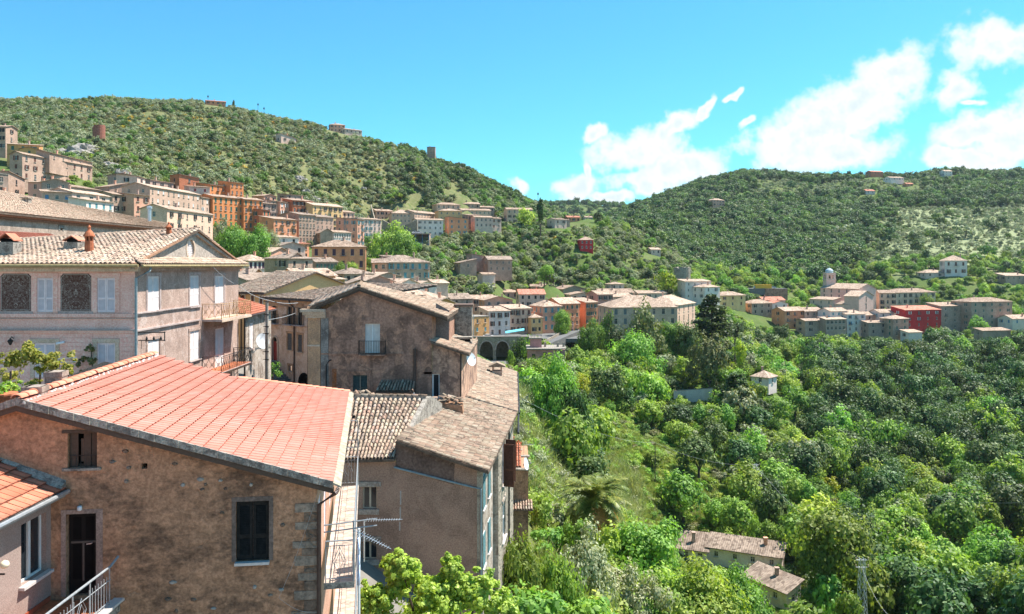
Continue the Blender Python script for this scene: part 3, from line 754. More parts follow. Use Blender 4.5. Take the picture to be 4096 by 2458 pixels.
 lp = fr.hit(80.5,508); l = thing('bulkhead_lamp',fr.p(lp[0],-.02,lp[1]),'small pale bulkhead lamp on the wall above the dark door','lamp')
 MB().lathe(fr.p(lp[0],-.06,lp[1] - .05),[(.03,0),(.055,.02),(.055,.09),(.03,.11)],10).build('shade',M['dish'],l); MB().fbox(fr,lp[0] - .03,lp[0] + .03,-.03,0,lp[1] - .03,lp[1] + .06).build('bracket',M['alu'],l)
 wire('thin pale cable looping down beside the red roofed house corner',[fr.p(rs + .02,-.05,-5.6),fr.p(rs - .9,-.03,-8.1),fr.p(rs + .03,-.06,-8.5)],.12,.0035,M['wire'])
 for (u0,u1,v0,v1,lab) in ((44.5,60.5,372.5,391,'taller square clay block chimney on the red roof ridge'),(22.5,40,387.5,399,'lower weathered clay block chimney on the ridge near the roof end')):
  Yc = (18.5 + (u0 - 16) / 139 * 9.4) + .35
  w0,w1 = (u0 - CX) / F * Yc,(u1 - CX) / F * Yc; zt,zbm = (HZ - v0) / F * Yc,(HZ - v1) / F * Yc - .35
  c = thing('chimney',((w0 + w1) / 2,Yc + .3,zbm),lab,'chimney'); fw = Fr((w0,Yc),(.985,.17)); W = w1 - w0; n = 3 if zt - zbm > .7 else 2
  MB().fbox(fw,.10,W - .05,.06,W - .06,zbm,zt - .06).build('core',M['void'],c)
  hh = (zt - zbm) / n
  q = MB()
  q.fbox(fw,0,.09,0,W,zbm,zt); q.fbox(fw,W - .04,W,0,W,zbm,zt)
  q.build('post',M['chim'],c)
  for i in range(n):
   q = MB().fbox(fw,.092,W - .042,-.01,.06,zbm + i * hh,zbm + i * hh + hh * .58); q.build('block',M['chim'],c)
  MB().fbox(fw,-.02,W + .02,-.03,W + .02,zt - .13,zt).build('cap',M['chim'],c)
M['chim'] = stucco('weathered_clay_block',(.34,.27,.22),(.14,.11,.09),(.46,.39,.33),.6,2.5,.6,16,.6,.4)
red_house()
# ------------------------------------------------------------------ annex with its own red roof, bottom left
def annex():
 W1 = P(66,488,19.0); fx = W1.x; zc = W1.z
 h = thing('annex_house',(fx - 1.5,16,-14),'low brown rendered annex with red tiles at the bottom left corner','house')
 fr = Fr((fx - .28,8.0),(0,1)); fr.n = V((-1,0,0))
 hs = []
 a0,a1 = 17.72 - 8,18.68 - 8; X = fx - .28
 zt,z0 = -(522 - 265) / F * 18.2,-(578 - 265) / F * 18.0
 hs.append((a0,a1,z0 - .08,zt + .08))
 wb = wall_panel(MB(),fr,-14,[(0,zc - .05),(10.93,zc - .05)],hs,.2)
 frf = Fr((fx - 6,8.0),(1,0)); wall_panel(wb,frf,-14,[(0,zc + 2),(5.72,zc - .05)])
 wb.build('wall',M['annex_wall'],h); foot([(fx - 6,8),(fx + 1.8,8),(fx + 1.8,19),(fx - 6,19)])
 a,b,c,d_ = hs[0]; fwin(h,fr,a,b,c,d_,'glass',None,M['white_frame'],None,sill=M['marble'],sw=.1,rec=.12)
 ux = V((-1,0,.49)).normalized()
 e0,e1 = V((fx + .05,9,zc)),V((fx + .05,18.88,zc)); r0,r1 = e0 + ux * 5,e1 + ux * 5
 rb = roof_bed('roof',h,[e0,e1,r1,r0],M['tile_bed'],.12,.015)
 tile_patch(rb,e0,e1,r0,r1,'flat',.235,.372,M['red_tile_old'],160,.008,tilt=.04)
 MB().hexa([e0 + V((.0,0,-.17)),e1 + V((.0,0,-.17)),e1 + V((-.08,0,-.17)),e0 + V((-.08,0,-.17)),e0 + V((.0,0,-.01)),e1 + V((.0,0,-.01)),e1 + V((-.08,0,-.0)),e0 + V((-.08,0,-.0))]).build('fascia',plain('grey_fascia_board',(.30,.28,.26),.7),rb)
 MB().tube([e0 + V((.07,0,-.05)),e1 + V((.07,0,-.05))],.055,8).build('gutter',M['steel'],rb)
 q = MB(); n = 16
 for i in range(n):
  p,r = e1 + ux * 5 * i / n,e1 + ux * 5 * (i + 1) / n
  q.hexa([p + V((0,-.22,.03)),r + V((0,-.22,.03)),r + V((0,.12,.03)),p + V((0,.12,.03)),p + V((0,-.16,.10)),r + V((0,-.15,.11)),r + V((0,.12,.26)),p + V((0,.12,.24))])
 q.build('flashing',M['cement'],rb)
 ln = thing('stair_landing',(fx + .6,15,-8.1),'landing with terracotta floor tiles and a grey iron railing','landing')
 zf = -7.86; x0,x1 = fx - .27,P(118.5,566,19.0).x
 n = 0
 for i in range(22):
  for j in range(5):
   xa = x0 + .005 + (x1 - x0) * j / 5; ya = 18.84 - (i + 1) * .29
   q = MB().box(xa,xa + (x1 - x0) / 5 - .008,ya,ya + .282,zf - .02,zf + RN.uniform(0,.004)); q.build('tile',M['terra_floor'],ln)
 MB().box(x0 + .002,x1 + .12,10,18.84,zf - .25,zf - .021).build('slab',M['cement'],ln)
 MB().box(x0,x0 + .02,10,18.8,zf + .005,zf + .12).build('skirting',plain('terracotta_skirting',(.34,.08,.04),.5),ln)
 MB().box(x1 - .02,x1 + .22,10.0,18.84,zf + .006,zf + .06).build('kerb',M['marble'],ln)
 ra = MB().tube([(x1 + .06,10,zf + .92),(x1 + .06,18.5,zf + .92),(x1 + .06,18.86,zf + 1.02)],.028,8).tube([(x1 + .06,10,zf + .62),(x1 + .06,18.5,zf + .62)],.012,5).tube([(x1 + .06,10,zf + .14),(x1 + .06,18.5,zf + .14)],.012,5).build('railing',M['grey_iron'],ln)
 bar = MB().tube([(0,0,.08),(0,0,.74)],.010,5).mesh('bar',M['grey_iron']); y = 18.45
 while y > 11:
  if not (17.0 < y < 17.5):
   o = link('bar',bar,ra); o.matrix_basis = Matrix.Translation((x1 + .06,y,zf))
  y -= .125
 q = MB(); c0 = V((x1 + .06,17.25,zf + .4))
 for kx,kz in ((.2,.3),(.11,.17)): q.tube([c0 + V((0,0,kz)),c0 + V((0,kx,0)),c0 - V((0,0,kz)),c0 - V((0,kx,0)),c0 + V((0,0,kz))],.009,4)
 for yy in (16.9,17.6,18.45,15.0): q.tube([(x1 + .06,yy,zf),(x1 + .06,yy,zf + .92)],.016,5)
 q.build('ornament',M['grey_iron'],ra)
 l = thing('globe_lamp',(fx - .2,P(1.5,563,17.1).y,-6.34),'round cream globe lamp on the annex wall at the picture edge','lamp')
 yy = (fx - .18) * F / (1.8 - CX)
 MB().lathe((fx - .12,yy,-(569 - 265) / F * yy),[(.01,0),(.07,.03),(.095,.09),(.07,.15),(.01,.18)],10).build('globe',plain('cream_glass',(.75,.68,.50),.3),l,smooth=True)
 MB().tube([(fx - .29,yy,-6.5),(fx - .12,yy,-6.5)],.02,6).build('bracket',M['iron'],l)
 for (xx,y2,lab) in ((fx + .02,16.55,'small clay pot with a green plant on the terracotta landing'),):
  pt = thing('plant_pot',(xx,y2,zf),lab,'plant pot')
  MB().lathe((xx,y2,zf + .004),[(.09,0),(.13,.2),(.15,.2),(.15,.25),(.11,.25),(.10,.2)],12).build('pot',M['terracotta'],pt)
  POTS.append((xx,y2,zf + .24,.16,pt))
POTS = []
annex()
# ------------------------------------------------------------------ gallery (walkway) along the right side of the red house
def walkway():
 h = thing('gallery_balcony',(-4.4,20,-12),'long pale gallery balcony with grey railings along the red roofed house','balcony')
 z1 = -7.82; n0 = P(323,582,1); n1 = P(337.4,485,1)
 a = V((-4.62,19.75,z1)); b = V((-6.17,28.4,z1)); dr = (b - a).normalized(); rt = V((dr.y,-dr.x,0)); w = .74
 for zz,ya in ((z1,0.0),(z1 - 3.0,-2.0)):
  p,q = a + dr * ya,b.copy(); p.z = q.z = zz
  MB().hexa([p + V((0,0,-.16)),p + rt * w + V((0,0,-.16)),q + rt * w + V((0,0,-.16)),q + V((0,0,-.16)),p + V((0,0,-.012)),p + rt * w + V((0,0,-.012)),q + rt * w + V((0,0,-.012)),q + V((0,0,-.012))]).build('slab',M['cement'],h)
  L = (q - p).length; nn = int(L / .30)
  tm = [plain('pale_floor_tile',(.56,.45,.36)),plain('pink_floor_tile',(.55,.42,.34),.7,0,.3,.1,7)]
  for i in range(nn):
   for j in range(2):
    c = p + dr * (L * i / nn) + rt * (w * j / 2); e = dr * (L / nn - .008); s = rt * (w / 2 - .008); o = V((0,0,-.012)); t = V((0,0,RN.uniform(0,.003)))
    MB().hexa([c + o,c + s + o,c + s + e + o,c + e + o,c + t,c + s + t,c + s + e + t,c + e + t]).build('tile',tm[(i + j) % 2],h)
  q0 = p + rt * (w - .03); q1 = q + rt * (w - .03)
  railing('railing',h,[p + rt * .04,q0,q1],1.02,M['grey_iron'],.11,.008,.018,'diamond',.10,1.5)
  railing('railing',h,[q + rt * .04,q1],1.02,M['grey_iron'],.11,.008,.016,'diamond',.10,.7)
 f0,f1 = b + rt * .05,b + rt * (w - .03); q = MB()
 for pz in (f0,f1): q.tube([pz,pz + V((0,0,2.3))],.02,5)
 for zz in (1.35,1.6,2.3): q.tube([f0 + V((0,0,zz)),f1 + V((0,0,zz))],.016,5)
 q.build('frame',M['grey_iron'],h)
 q = MB()
 for zz in (1.25,1.42): q.tube([a + rt * .0 + V((0,0,zz)),a + rt * (w + .55) + V((0,0,zz + .1))],.018,5)
 q.tube([a + rt * (w - .03),a + rt * (w - .03) + V((0,0,1.5))],.02,5); q.build('clothes_bar',M['grey_iron'],h)
 MB().tube([a + rt * (w + .05) + V((0,.3,-6)),a + rt * (w + .05) + V((0,.3,1.2))],.035,7).build('white_pipe',M['white_frame'],h)
 for k,(s,wd,ht,mt,lab) in enumerate(((.1,.5,1.1,'cloth_blue','pale blue sheet drying on the outside of the gallery railing'),(.75,.4,.8,'cloth_white','white cloth drying next to the pale blue sheet on the gallery'))):
  c = a + dr * (-.1 + s) + rt * (w + .07) + V((0,0,1.0)); n = 8; b2 = MB(); pts = []
  for i in range(n + 1):
   x = i / n; pts.append([c + dr * (wd * x) + rt * (.035 * math.sin(x * 15 + zc) + .02) + V((0,0,-ht * zc * (1 + .06 * math.sin(x * 9)))) for zc in (0,.33,.66,1)])
  for i in range(n):
   for j in range(3): b2.poly([pts[i][j],pts[i + 1][j],pts[i + 1][j + 1],pts[i][j + 1]])
  o = b2.build('laundry',M[mt],smooth=True); md = o.modifiers.new('s','SOLIDIFY'); md.thickness = .008; tag(o,lab,'laundry')
 antenna(a + rt * (w + .0) + V((0,1.3,0)),1.1,(1,.05,-.0),1.0,'upper aluminium aerial pointing right from the gallery',14)
 antenna(a + rt * (w - .02) + V((0,.05,0)),1.25,(.9,-.2,-.38),1.05,'lower aluminium aerial pointing down to the right from the gallery',14)
walkway()
# ------------------------------------------------------------------ mansion with white shutters
MX,MY = -21.1,45.0
M['old_brick'] = plain('old_brick',(.34,.19,.12),.9,0,.1,.3,6)
def z1(x,y): return (x / 6.982,187.5 + y / 6.982)
def pw(fr,zm,x0,x1,y0,y1):
 u0,v0 = zm(x0,y0); u1,v1 = zm(x1,y1)
 a,_ = fr.hit(u0,v0); b,_ = fr.hit(u1,v0); _,zt = fr.hit((u0 + u1) / 2,v0); _,zb = fr.hit((u0 + u1) / 2,v1)
 return (min(a,b),max(a,b),zb,zt)
def panel_mat(seed):
 m,t,b = newmat('sgraffito_panel_%d' % seed,.9,.15); p = pos(t)
 q = t.new('ShaderNodeVectorMath',operation='ADD'); t.put(q.inputs[0],p); q.inputs[1].default_value = (seed * 3.7,0,seed * 1.9)
 sx = t.new('ShaderNodeSeparateXYZ'); t.put(sx.inputs[0],p); cx = PANEL_X[seed]
 mx = t.math('ABSOLUTE',t.math('SUBTRACT',sx.outputs[0],cx)); cb = t.new('ShaderNodeCombineXYZ'); t.put(cb.inputs[0],mx); t.put(cb.inputs[1],t.math('ADD',sx.outputs[2],seed * 2.3))
 w = t.noise(cb.outputs[0],2.6,3,.5,2.6); rings = t.math('ABSOLUTE',t.math('SINE',t.math('MULTIPLY',w,26)))
 w2 = t.noise(cb.outputs[0],9.0,4,.6,.8)
 line = t.step(rings,.42,.95); body = t.step(w,.46,.58)
 k = t.math('MULTIPLY',t.math('MULTIPLY',line,t.step(w2,.35,.6)),t.math('ADD',.45,t.math('MULTIPLY',body,.55)),clamp=True)
 fade = t.step(t.noise(p,1.1,3),.3,.7)
 col = t.mix(t.math('MULTIPLY',k,t.math('ADD',.45,t.math('MULTIPLY',fade,.45))),(.095,.042,.032),(.50,.44,.38))
 t.put(b.inputs['Base Color'],col); return m
PANEL_X = {}
def mansion():
 h = thing('mansion',(MX - 6,MY + 8,-10.5),'grand cream mansion with white louvred shutters, painted panels and tiled pediment roof','house')
 ff = Fr((MX - 20,MY),(1,0)); fs = Fr((MX,MY),(0,1)); fs.n = V((-1,0,0))
 # ---- front
 up = [pw(ff,z1,258,372,632,872),pw(ff,z1,678,805,632,874)]; lo = [pw(ff,z1,240,388,1085,1330),pw(ff,z1,678,806,1085,1330)]
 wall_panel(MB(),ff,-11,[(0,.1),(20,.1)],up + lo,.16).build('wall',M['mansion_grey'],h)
 for q in up: fwin(h,ff,*q,'louvre',M['blue_shutter'],M['white_frame'],M['mansion_grey'],sw=.26,rec=.07)
 for q in lo: fwin(h,ff,*q,'louvre',M['blue_shutter'],M['white_frame'],M['trim_cream'],sw=.22,rec=.07)
 for i,(x0,x1) in enumerate(((3,217),(423,637))):
  a,b,c,d = pw(ff,z1,x0,x1,602,864); PANEL_X[i] = (ff.p((a + b) / 2,0,0)).x; k = .12
  oc = lambda a,b,c,d,k: [(a,c),(b,c),(b,d - k),(b - k * .3,d - k),(b - k,d - k * .3),(b - k,d),(a + k,d),(a + k,d - k * .3),(a + k * .3,d - k),(a,d - k)]
  pn = MB().prism([ff.p(x,-.004,z) for x,z in oc(a,b,c,d,k)],ff.n * .03).build('painted_panel',panel_mat(i),h); pn['label'] = 'dark brown wall panel painted with pale scrollwork'
  q = MB(); g = [(x,z) for x,z in oc(a + .06,b - .06,c + .06,d - .06,k)]
  for (p0,p1) in zip(g,g[1:] + g[:1]): q.tube([ff.p(p0[0],-.006,p0[1]),ff.p(p1[0],-.006,p1[1])],.012,4)
  q.build('border',plain('sgraffito_line',(.5,.44,.38),.9),pn)
  MB().fbox(ff,a - .12,b + .12,-.05,.04,c - .16,c - .02).build('ledge',M['trim_grey'],pn)
 for (y0,y1,o,mt) in ((548,562,.42,'trim_cream'),(563,588,.28,'trim_cream'),(882,908,.10,'mansion_grey'),(912,918,.06,'trim_grey'),(990,1000,.16,'trim_grey'),(1001,1016,.09,'mansion_grey')):
  zt,zb = -(z1(0,y0)[1] - 265) / F * MY,-(z1(0,y1)[1] - 265) / F * MY
  MB().fbox(ff,0,20 + (o if y0 < 600 else o),-o,.05,zb + .001,zt).build('cornice',M[mt],h)
 zz = -(z1(0,1020)[1] - 265) / F * MY; n = 0
 while zz > -10.5:
  segs = [(0,20)]
  for q in lo:
   if q[2] - .2 < zz < q[3] + .26 + .3: segs = [s for (a,b) in segs for s in ((a,min(b,q[0] - .24)),(max(a,q[1] + .24),b)) if s[1] - s[0] > .1]
  for (a,b) in segs: MB().fbox(ff,a,b,-.028,.02,zz - .235,zz).build('stone_course',M['mansion_grey'],h)
  zz -= .25
 # ---- side towards the lane
 U = [pw(fs,z1,1030,1112,620,862),pw(fs,z1,1325,1390,615,832),pw(fs,z1,1500,1563,617,922)]
 Lw = [pw(fs,z1,1030,1112,1062,1290),pw(fs,z1,1325,1390,1000,1205),pw(fs,z1,1500,1563,982,1292)]
 zmid = -(z1(0,885)[1] - 265) / F * MY
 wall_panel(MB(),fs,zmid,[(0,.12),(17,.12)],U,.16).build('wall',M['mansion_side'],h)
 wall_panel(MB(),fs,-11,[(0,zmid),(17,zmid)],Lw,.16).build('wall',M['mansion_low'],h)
 for i,q in enumerate(U + Lw):
  fwin(h,fs,*q,'louvre',M['white_shutter'],M['white_frame'],M['trim_grey'] if i < 3 else M['mansion_low'],sw=.2,rec=.07,sill=None if i in (2,5) else M['trim_grey'])
 for (y0,y1,o,mt,s1) in ((548,566,.40,'trim_cream',17),(567,586,.25,'mansion_side',17),(876,886,.12,'trim_grey',9.2),(887,900,.06,'mansion_side',9.2),(996,1008,.14,'trim_grey',9.2),(1009,1016,.06,'mansion_low',9.2)):
  zt,zb = -(z1(0,y0)[1] - 265) / F * MY,-(z1(0,y1)[1] - 265) / F * MY
  MB().fbox(fs,-(o + .0),s1,-o,.05,zb + .001,zt - .002).build('cornice',M[mt],h)
 MB().fbox(fs,0,17,19.9,20,-11,.1).fbox(fs,16.99,17.0,.01,20,-11,.1).build('rear_wall',M['mansion_side'],h)
 foot([(MX - 20,MY),(MX + 1.5,MY),(MX + 1.5,MY + 24),(MX - 20,MY + 17)])
 # ---- roof
 e0,e1 = V((MX - 20,MY - .62,.02)),V((MX + .15,MY - .62,.02)); r0,r1 = V((MX - 20,MY + 8.5,1.15)),V((MX + .30,MY + 8.5,2.36))
 b0,b1 = V((MX - 20,MY + 17.5,.02)),V((MX + .15,MY + 17.5,.02))
 rf = bed_patch('roof',h,e0,e1,r0,r1,M['tile_bed'],.12,.02)
 tile_patch(rf,e0,e1,r0,r1,'coppo',.27,.44,M['tan_tile'],300,.035,None,.004)
 rk = bed_patch('roof',h,b1,b0,r1,r0,M['tile_bed'],.12,.02); tile_patch(rk,b1,b0,r1,r0,'coppo_lo',.23,.40,M['grey_tile'],0,.03)
 ridge_row(rf,r1 + V((0,0,.05)),r0 + V((0,0,.05)),.13,.42,M['grey_tile'])
 fp = Fr((MX,MY),(0,1)); fp.n = V((-1,0,0)); pb = .42
 cs,cz = fp.hit(*z1(1337,430)); R_ = .62
 tri = [(.35,pb),(16.65,pb),(8.5,2.22)]
 q = MB(); n = 20; ring = [(cs + R_ * math.cos(2 * math.pi * i / n),cz + R_ * math.sin(2 * math.pi * i / n)) for i in range(n)]
 outer = []
 for i in range(n):
  an = 2 * math.pi * i / n; dx,dz = math.cos(an),math.sin(an); tb = 99
  for (p0,p1) in zip(tri,tri[1:] + tri[:1]):
   ex,ez = p1[0] - p0[0],p1[1] - p0[1]; den = dx * ez - dz * ex
   if abs(den) > 1e-6:
    tt = ((p0[0] - cs) * ez - (p0[1] - cz) * ex) / den; uu = ((p0[0] - cs) * dz - (p0[1] - cz) * dx) / den
    if tt > 0 and -1e-6 <= uu <= 1 + 1e-6: tb = min(tb,tt)
  outer.append((cs + dx * tb,cz + dz * tb))
 for i in range(n):
  j = (i + 1) % n; poly = [ring[i],outer[i]]
  for c in tri:
   a0 = math.atan2(c[1] - cz,c[0] - cs) % (2 * math.pi)
   if 2 * math.pi * i / n < a0 < 2 * math.pi * (i + 1) / n: poly.append(c)
  q.poly([fp.p(x,.06,z) for x,z in poly + [outer[j],ring[j]]])
  q.poly([fp.p(ring[i][0],.06,ring[i][1]),fp.p(ring[j][0],.06,ring[j][1]),fp.p(ring[j][0],.3,ring[j][1]),fp.p(ring[i][0],.3,ring[i][1])])
 pd = q.build('pediment',M['pediment'],h)
 q = MB(); rr = [[fp.p(cs + (R_ + k) * math.cos(2 * math.pi * i / n),dd,cz + (R_ + k) * math.sin(2 * math.pi * i / n)) for i in range(n)] for k,dd in ((-.02,.03),(.14,.03),(.14,.07),(-.02,.2))]
 for a,b in zip(rr,rr[1:]):
  for i in range(n): q.poly([a[i],a[(i + 1) % n],b[(i + 1) % n],b[i]])
 q.build('round_surround',M['trim_cream'],pd)
 q = MB()
 for k in range(11):
  zl = cz - R_ + R_ * 2 * (k + .5) / 11; hw = math.sqrt(max(.01,R_ ** 2 - (zl - cz) ** 2)); q.fbox(fp,cs - hw,cs + hw,.16,.19,zl - .045,zl + .03)
 q.fbox(fp,cs - .03,cs + .03,.14,.2,cz - R_,cz + R_); q.poly([fp.p(cs + R_ * math.cos(2 * math.pi * i / n),.2,cz + R_ * math.sin(2 * math.pi * i / n)) for i in range(n)]); q.build('round_shutter',M['white_shutter'],pd)
 for (a,b) in (((-.45,.12),(8.5,2.36)),((17.45,.12),(8.5,2.36))):
  for (o,t0,t1,mt) in ((.26,-.15,-.03,'old_brick'),(.14,-.36,-.155,'pediment')):
   p,r = a,b; q = MB(); q.prism([fp.p(p[0],-o,p[1] + t0),fp.p(r[0],-o,r[1] + t0),fp.p(r[0],-o,r[1] + t1),fp.p(p[0],-o,p[1] + t1)],fp.n * (o + .05)); q.build('raking_cornice',M[mt],pd)
 pe0,pe1,pr0,pr1 = fp.p(-.55,-.62,.02),fp.p(17.5,-.62,.02),fp.p(-.0,.04,.40),fp.p(17.0,.04,.40)
 ps = bed_patch('pent_roof',h,pe0,pe1,pr0,pr1,M['tile_bed'],.08,.015); tile_patch(ps,pe0,pe1,pr0,pr1,'coppo',.25,.36,M['tan_tile'],60,.03)
 MB().tube([(MX - 20,MY - .70,-.05),(MX + .5,MY - .70,-.05)],.085,8).build('gutter',M['copper_gutter'],h)
 MB().tube([(MX + .70,MY - .6,-.06),(MX + .70,MY + 17.3,-.06)],.07,8).build('gutter',M['copper_gutter'],h)
 dp = lambda y: (MX + .14,MY - .10 + y,0)
 MB().tube([V((MX + .62,MY + .6,-.1)),V((MX + .60,MY + .5,-.35)),V((MX + .12,MY - .13,-.75)),V((MX + .12,MY - .13,-10.5))],.075,8).build('downpipe',M['gutter_grey'],h)
 # ---- chimneys
 for (u,v0,v1,Y,r,lab) in ((89.2,222,257,47.5,.25,'large round terracotta chimney pot with pierced cap on the mansion roof'),(168.8,219,237,52.0,.17,'slim round terracotta chimney near the mansion roof ridge')):
  p = P(u,v1,Y); Hh = (v1 - v0) / F * Y; c = thing('terracotta_chimney',p,lab,'chimney'); p = p - V((0,0,.2))
  MB().lathe(p,[(r,0),(r,.25),(r * 1.12,.28),(r * 1.12,.34),(r,.37),(r * .95,Hh * .55)],14).build('shaft',M['terracotta'],c,smooth=False)
  z0 = Hh * .55; q = MB()
  for i in range(6):
   a = i * math.pi / 3; q.lathe(p + V((math.cos(a) * r * .75,math.sin(a) * r * .75,z0)),[(.05 * r / .3 * 1.6,0),(.05 * r / .3 * 1.6,Hh * .12)],6)
  q.build('pierced_ring',M['terracotta'],c); MB().lathe(p + V((0,0,z0)),[(r * .6,0),(r * .6,Hh * .12)],10).build('flue',M['void'],c)
  MB().lathe(p + V((0,0,z0 + Hh * .12)),[(r * 1.25,0),(r * 1.3,.05),(r * .9,Hh * .12),(r * .35,Hh * .2),(r * .3,Hh * .24),(r * .42,Hh * .27),(r * .1,Hh * .34)],14).build('cap',M['terracotta'],c)
 for (u0,u1,v0,v1,Y,lab) in ((63.5,77.5,236.5,249,48.2,'grey masonry chimney with two leaning tiles on the mansion roof'),(-3,13,234,252,46.6,'grey chimney with tile hood at the left edge of the mansion roof')):
  a,b = P(u0,v1,Y),P(u1,v0,Y); c = thing('masonry_chimney',a,lab,'chimney'); zm = a.z + (b.z - a.z) * .55
  MB().box(a.x,b.x,Y,Y + .8,a.z - .4,zm).build('stack',M['cement'],c)
  mx = a.x + (b.x - a.x) * .55
  MB().prism([(a.x - .05,Y - .05,zm + .06),(mx,Y - .05,b.z),(mx,Y - .05,b.z + .05),(a.x - .05,Y - .05,zm + .12)],(0,.9,0)).build('cap_tile',M['red_tile_old'],c)
  MB().prism([(b.x + .05,Y - .05,zm + .06),(mx + .02,Y - .05,b.z),(mx + .02,Y - .05,b.z + .05),(b.x + .05,Y - .05,zm + .12)],(0,.9,0)).build('cap_tile',M['red_tile_old'],c)
  MB().box(a.x + .15,b.x - .15,Y + .1,Y + .7,zm,zm + .2).build('flue',M['void'],c)
 # ---- balconies
 for (zf,mt,fl,lab) in ((-3.72,'rust_iron','trim_cream',None),(-7.32,'iron','terra_floor',None)):
  s0,s1,o = 9.75,15.9,1.35
  bl = MB().fbox(fs,s0,s1,-o,.0,zf - .16,zf - .02).build('balcony',M['trim_grey'],h)
  MB().fbox(fs,s0 + .05,s1 - .05,-o + .05,-.01,zf - .019,zf + .004).build('floor',M[fl],bl)
  MB().fbox(fs,s0 - .03,s1 + .03,-o - .03,-o + .0,zf - .20,zf - .06).build('edge',M['gutter_brown'] if mt == 'iron' else M['trim_cream'],bl)
  railing('railing',bl,[fs.p(s0,-.02,zf),fs.p(s0,-o + .03,zf),fs.p(s1,-o + .03,zf),fs.p(s1,-.02,zf)],1.04,M['iron'] if mt == 'iron' else M['rust_iron'],.12,.013,.024,'lattice',.08,1.5)
 # ---- low wing behind, with a red roof
 fw = Fr((MX + .35,MY + 17.2),(.02,1)); fw.n = V((-1,.02,0)); H2 = [(1.2,2.1,-6.7,-4.6),(4.9,5.8,-6.4,-4.35),(1.8,2.5,-9.8,-8.4),(5.2,5.9,-9.8,-7.4)]
 w = thing('side_wing',(MX - 3,MY + 20,-11),'pale flaking side wing with a small red tile roof behind the mansion balconies','house')
 wall_panel(MB(),fw,-11,[(0,-3.9),(6.6,-3.75)],H2,.15).build('wall',M['valley_wall'],w)
 for i,q in enumerate(H2): fwin(w,fw,*q,'louvre' if i < 2 else 'void',M['white_shutter'],M['white_frame'],M['valley_wall'] if i < 2 else None,sw=.12,rec=.05,sill=M['trim_grey'])
 e0,e1 = fw.p(-.1,-.35,-3.92),fw.p(6.9,-.35,-3.78); r0,r1 = fw.p(-.1,5,-2.3),fw.p(6.9,5,-2.2)
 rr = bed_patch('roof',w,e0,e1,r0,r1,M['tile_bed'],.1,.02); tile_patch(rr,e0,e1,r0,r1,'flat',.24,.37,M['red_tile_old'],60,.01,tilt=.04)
 MB().tube([e0 + V((.06,0,-.06)),e1 + V((.06,0,-.06))],.06,7).build('gutter',M['gutter_brown'],w)
 MB().tube([fw.p(-.15,-.12,-3.7),fw.p(-.15,-.12,-10.8)],.07,7).build('downpipe',M['iron'],w)
 dish('',fw.p(2.0,-.75,-6.1),(.75,-.62,.25),.58,'large white satellite dish beside the mansion side wing',arm=fw.p(3.6,-.02,-6.3))
 # ---- fittings on the facades
 s,z = ff.hit(*z1(97,1068)); l = thing('wall_lantern',ff.p(s,-.3,z),'black wall lantern on the left of the mansion ground floor','lantern')
 c = ff.p(s,-.32,z - .12); MB().lathe(c,[(.05,-.12),(.16,.10),(.17,.12),(.06,.22),(.03,.27)],6).build('lantern',M['iron'],l); MB().tube([ff.p(s,-.02,z + .1),ff.p(s,-.2,z + .22),c + V((0,0,.25))],.02,5).build('bracket',M['iron'],l)
 s,z = ff.hit(*z1(440,1083)); l = thing('security_camera',ff.p(s,-.1,z),'white security camera on the mansion wall above the vine','camera')
 MB().tube([ff.p(s - .22,-.28,z - .04),ff.p(s + .18,-.2,z + .03)],.065,8).build('housing',M['dish'],l); MB().tube([ff.p(s + .1,-.2,z),ff.p(s + .1,-.01,z - .04)],.025,5).build('bracket',M['dish'],l)
 s,z = fs.hit(*z1(1030,1040)); sg = thing('sign_bracket',fs.p(.4,-.2,z),'black iron sign bracket hanging over the lane at the mansion corner','bracket')
 q = MB(); zt,zb = z + .32,z - .12; s0 = .35
 for zz in (zt,zb): q.tube([fs.p(s0,-.02,zz),fs.p(s0,-1.55,zz)],.03,5)
 q.tube([fs.p(s0,-1.5,zb - .05),fs.p(s0,-1.5,zt + .05)],.03,5); q.tube([fs.p(s0,-.2,zb),fs.p(s0,-.2,zb - .5)],.015,4); q.build('frame',M['iron'],sg)
 q = MB()
 for k in (.5,.9,1.3): q.lathe(fs.p(s0,-k,zb + .02),[(.03,0),(.07,.06),(.05,.12),(.02,.2)],7)
 q.build('finial',M['iron'],sg)
 return h
mansion()
wire('pale cable dropping from the mansion pediment to the upper balcony',[(MX + .7,MY + 9.5,0.0),(MX + .9,MY + 13.4,-1.35)],.12,.015)
